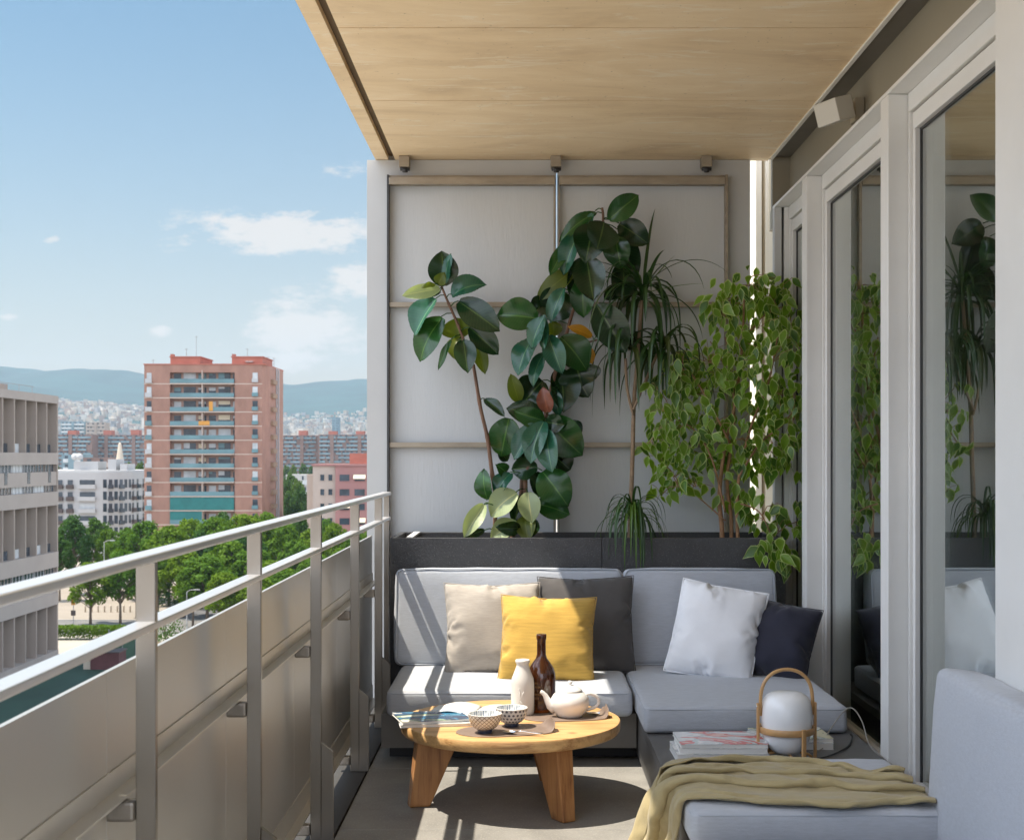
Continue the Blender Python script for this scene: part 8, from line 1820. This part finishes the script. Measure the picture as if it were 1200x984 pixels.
def canopy_shade_strip():  # dark leaf strip added as under-canopy shade, filling gaps between the trunks
    rnd = random.Random(14); b = MB(); x0, x1 = gp(168, 229).x, gp(345, 229).x
    for i in range(3200):
        x = rnd.uniform(x0, x1); y = 229+rnd.uniform(-1.2,1.2); z = G+.1+rnd.random()**.6*2.6*(1+.25*noise.noise(Vector((x*.5, y, 3))))
        nrm = Vector((rnd.gauss(0,.6), rnd.gauss(0,.6)-.3, .4+rnd.gauss(0,.5))).normalized(); s = nrm.orthogonal().normalized(); q = nrm.cross(s); L_ = .42*rnd.uniform(.6,1.3); p = Vector((x,y,z))
        b.add([p-s*L_*.5, p+q*L_*.35, p+s*L_*.5, p-q*L_*.35], [(0,1,2,3)])
    tag(b.build('hedge', LEAF_T[1]), 'dark leafy strip added as shade under the trees behind the car park', 'hedge')
canopy_shade_strip()
def street_things():
    def lamp_post(px, D, h, label):
        c = gp(px, D); t = thing('street_lamp', c, label, 'street lamp')
        MB().tube([c, c+Vector((0,0,h))], [.10,.06], 8).build('pole', BM['white'], t)
        a = MB(); a.tube([c+Vector((0,0,h-.05)), c+Vector((.5,0,h+.25)), c+Vector((1.2,0,h+.3))], .045, 6); a.build('arm', BM['white'], t)
        MB().box(c.x+1.0, c.x+1.9, c.y-.16, c.y+.16, c.z+h+.2, c.z+h+.36).build('lamp_head', BM['white'], t, bevel=.03)
    lamp_post(219, 199, 5.6, 'pale street lamp standing in the shaded car park')
    lamp_post(122, 236, 10.5, 'tall street lamp with its white head above the tree crowns')
    c = gp(86, 206); t = thing('road_sign', c, 'dark road sign on a thin post near the hedge', 'sign')
    MB().tube([c, c+Vector((0,0,3.9))], .06, 6).build('post', BM['mast'], t)
    MB().box(c.x-.35, c.x+.35, c.y-.08, c.y-.061, c.z+1.3, c.z+2.1).build('sign_plate', BM['dark'], t); MB().box(c.x-.3, c.x+.3, c.y-.08, c.y-.061, c.z+2.9, c.z+3.7).build('sign_plate', BM['orange'], t)
    for k in range(9):
        c = gp(100+7.5*k, 221); tag(MB().lathe([(.001,0),(.14,0),(.13,.9),(.16,.95),(.12,1.1),(.001,1.12)], (c.x, c.y, G+.11), 10).build('bollard', BM['stone'], smooth=True), 'short stone bollard in the row along the pale pavement', 'bollard', 'bollards along the pavement')
    # court fence and shed
    a, b_ = gp(128, 170), gp(175, 170); t = thing('court_fence', ((a.x+b_.x)/2, 170, G), 'tall green fence screen at the end of the sports court', 'fence')
    MB().box(a.x, b_.x, 169.95, 170.0, G+.1, G+3.6).build('screen', M('green_mesh', (.06,.115,.075), .8, var=.1, vscale=.5), t)
    for k in range(4): x = a.x+(b_.x-a.x)*k/3; MB().tube([(x, 169.85, G), (x, 169.85, G+3.8)], .06, 6).build('post', BM['mast'], t)
    t = thing('shed', (-49, 163, G), 'low maroon shed at the edge of the green court', 'shed')
    x0, x1 = gp(109, 163).x, gp(142, 163).x
    MB().box(x0, x1, 162, 165, G, G+2.0).build('wall', M('maroon_boards', (.10,.035,.035), .8, var=.2, vscale=1), t); MB().box(x0-.15, x1+.15, 161.8, 165.2, G+2.002, G+2.12).build('roof', BM['dark'], t)
    MB().box(x0-.9, x0-.05, 162.2, 164, G, G+1.9).build('side_wall', BM['stone'], t)
street_things()

# ------------------------------------------------------------------ the air
def haze():
    m = bpy.data.materials.new('haze_air'); m.use_nodes = True
    nt = m.node_tree; nt.nodes.clear()
    o = nt.nodes.new('ShaderNodeOutputMaterial'); v = nt.nodes.new('ShaderNodeVolumePrincipled')
    v.inputs['Color'].default_value = (.55,.73,.88,1); v.inputs['Density'].default_value = HAZE_DENSITY; v.inputs['Anisotropy'].default_value = .15
    nt.links.new(v.outputs[0], o.inputs['Volume'])
    b = MB().box(-6600, 4600, -320, 8900, G-1.5, 640).build('haze', m)
    tag(b, kind='stuff')
HAZE_DENSITY = 8.5e-5
haze()
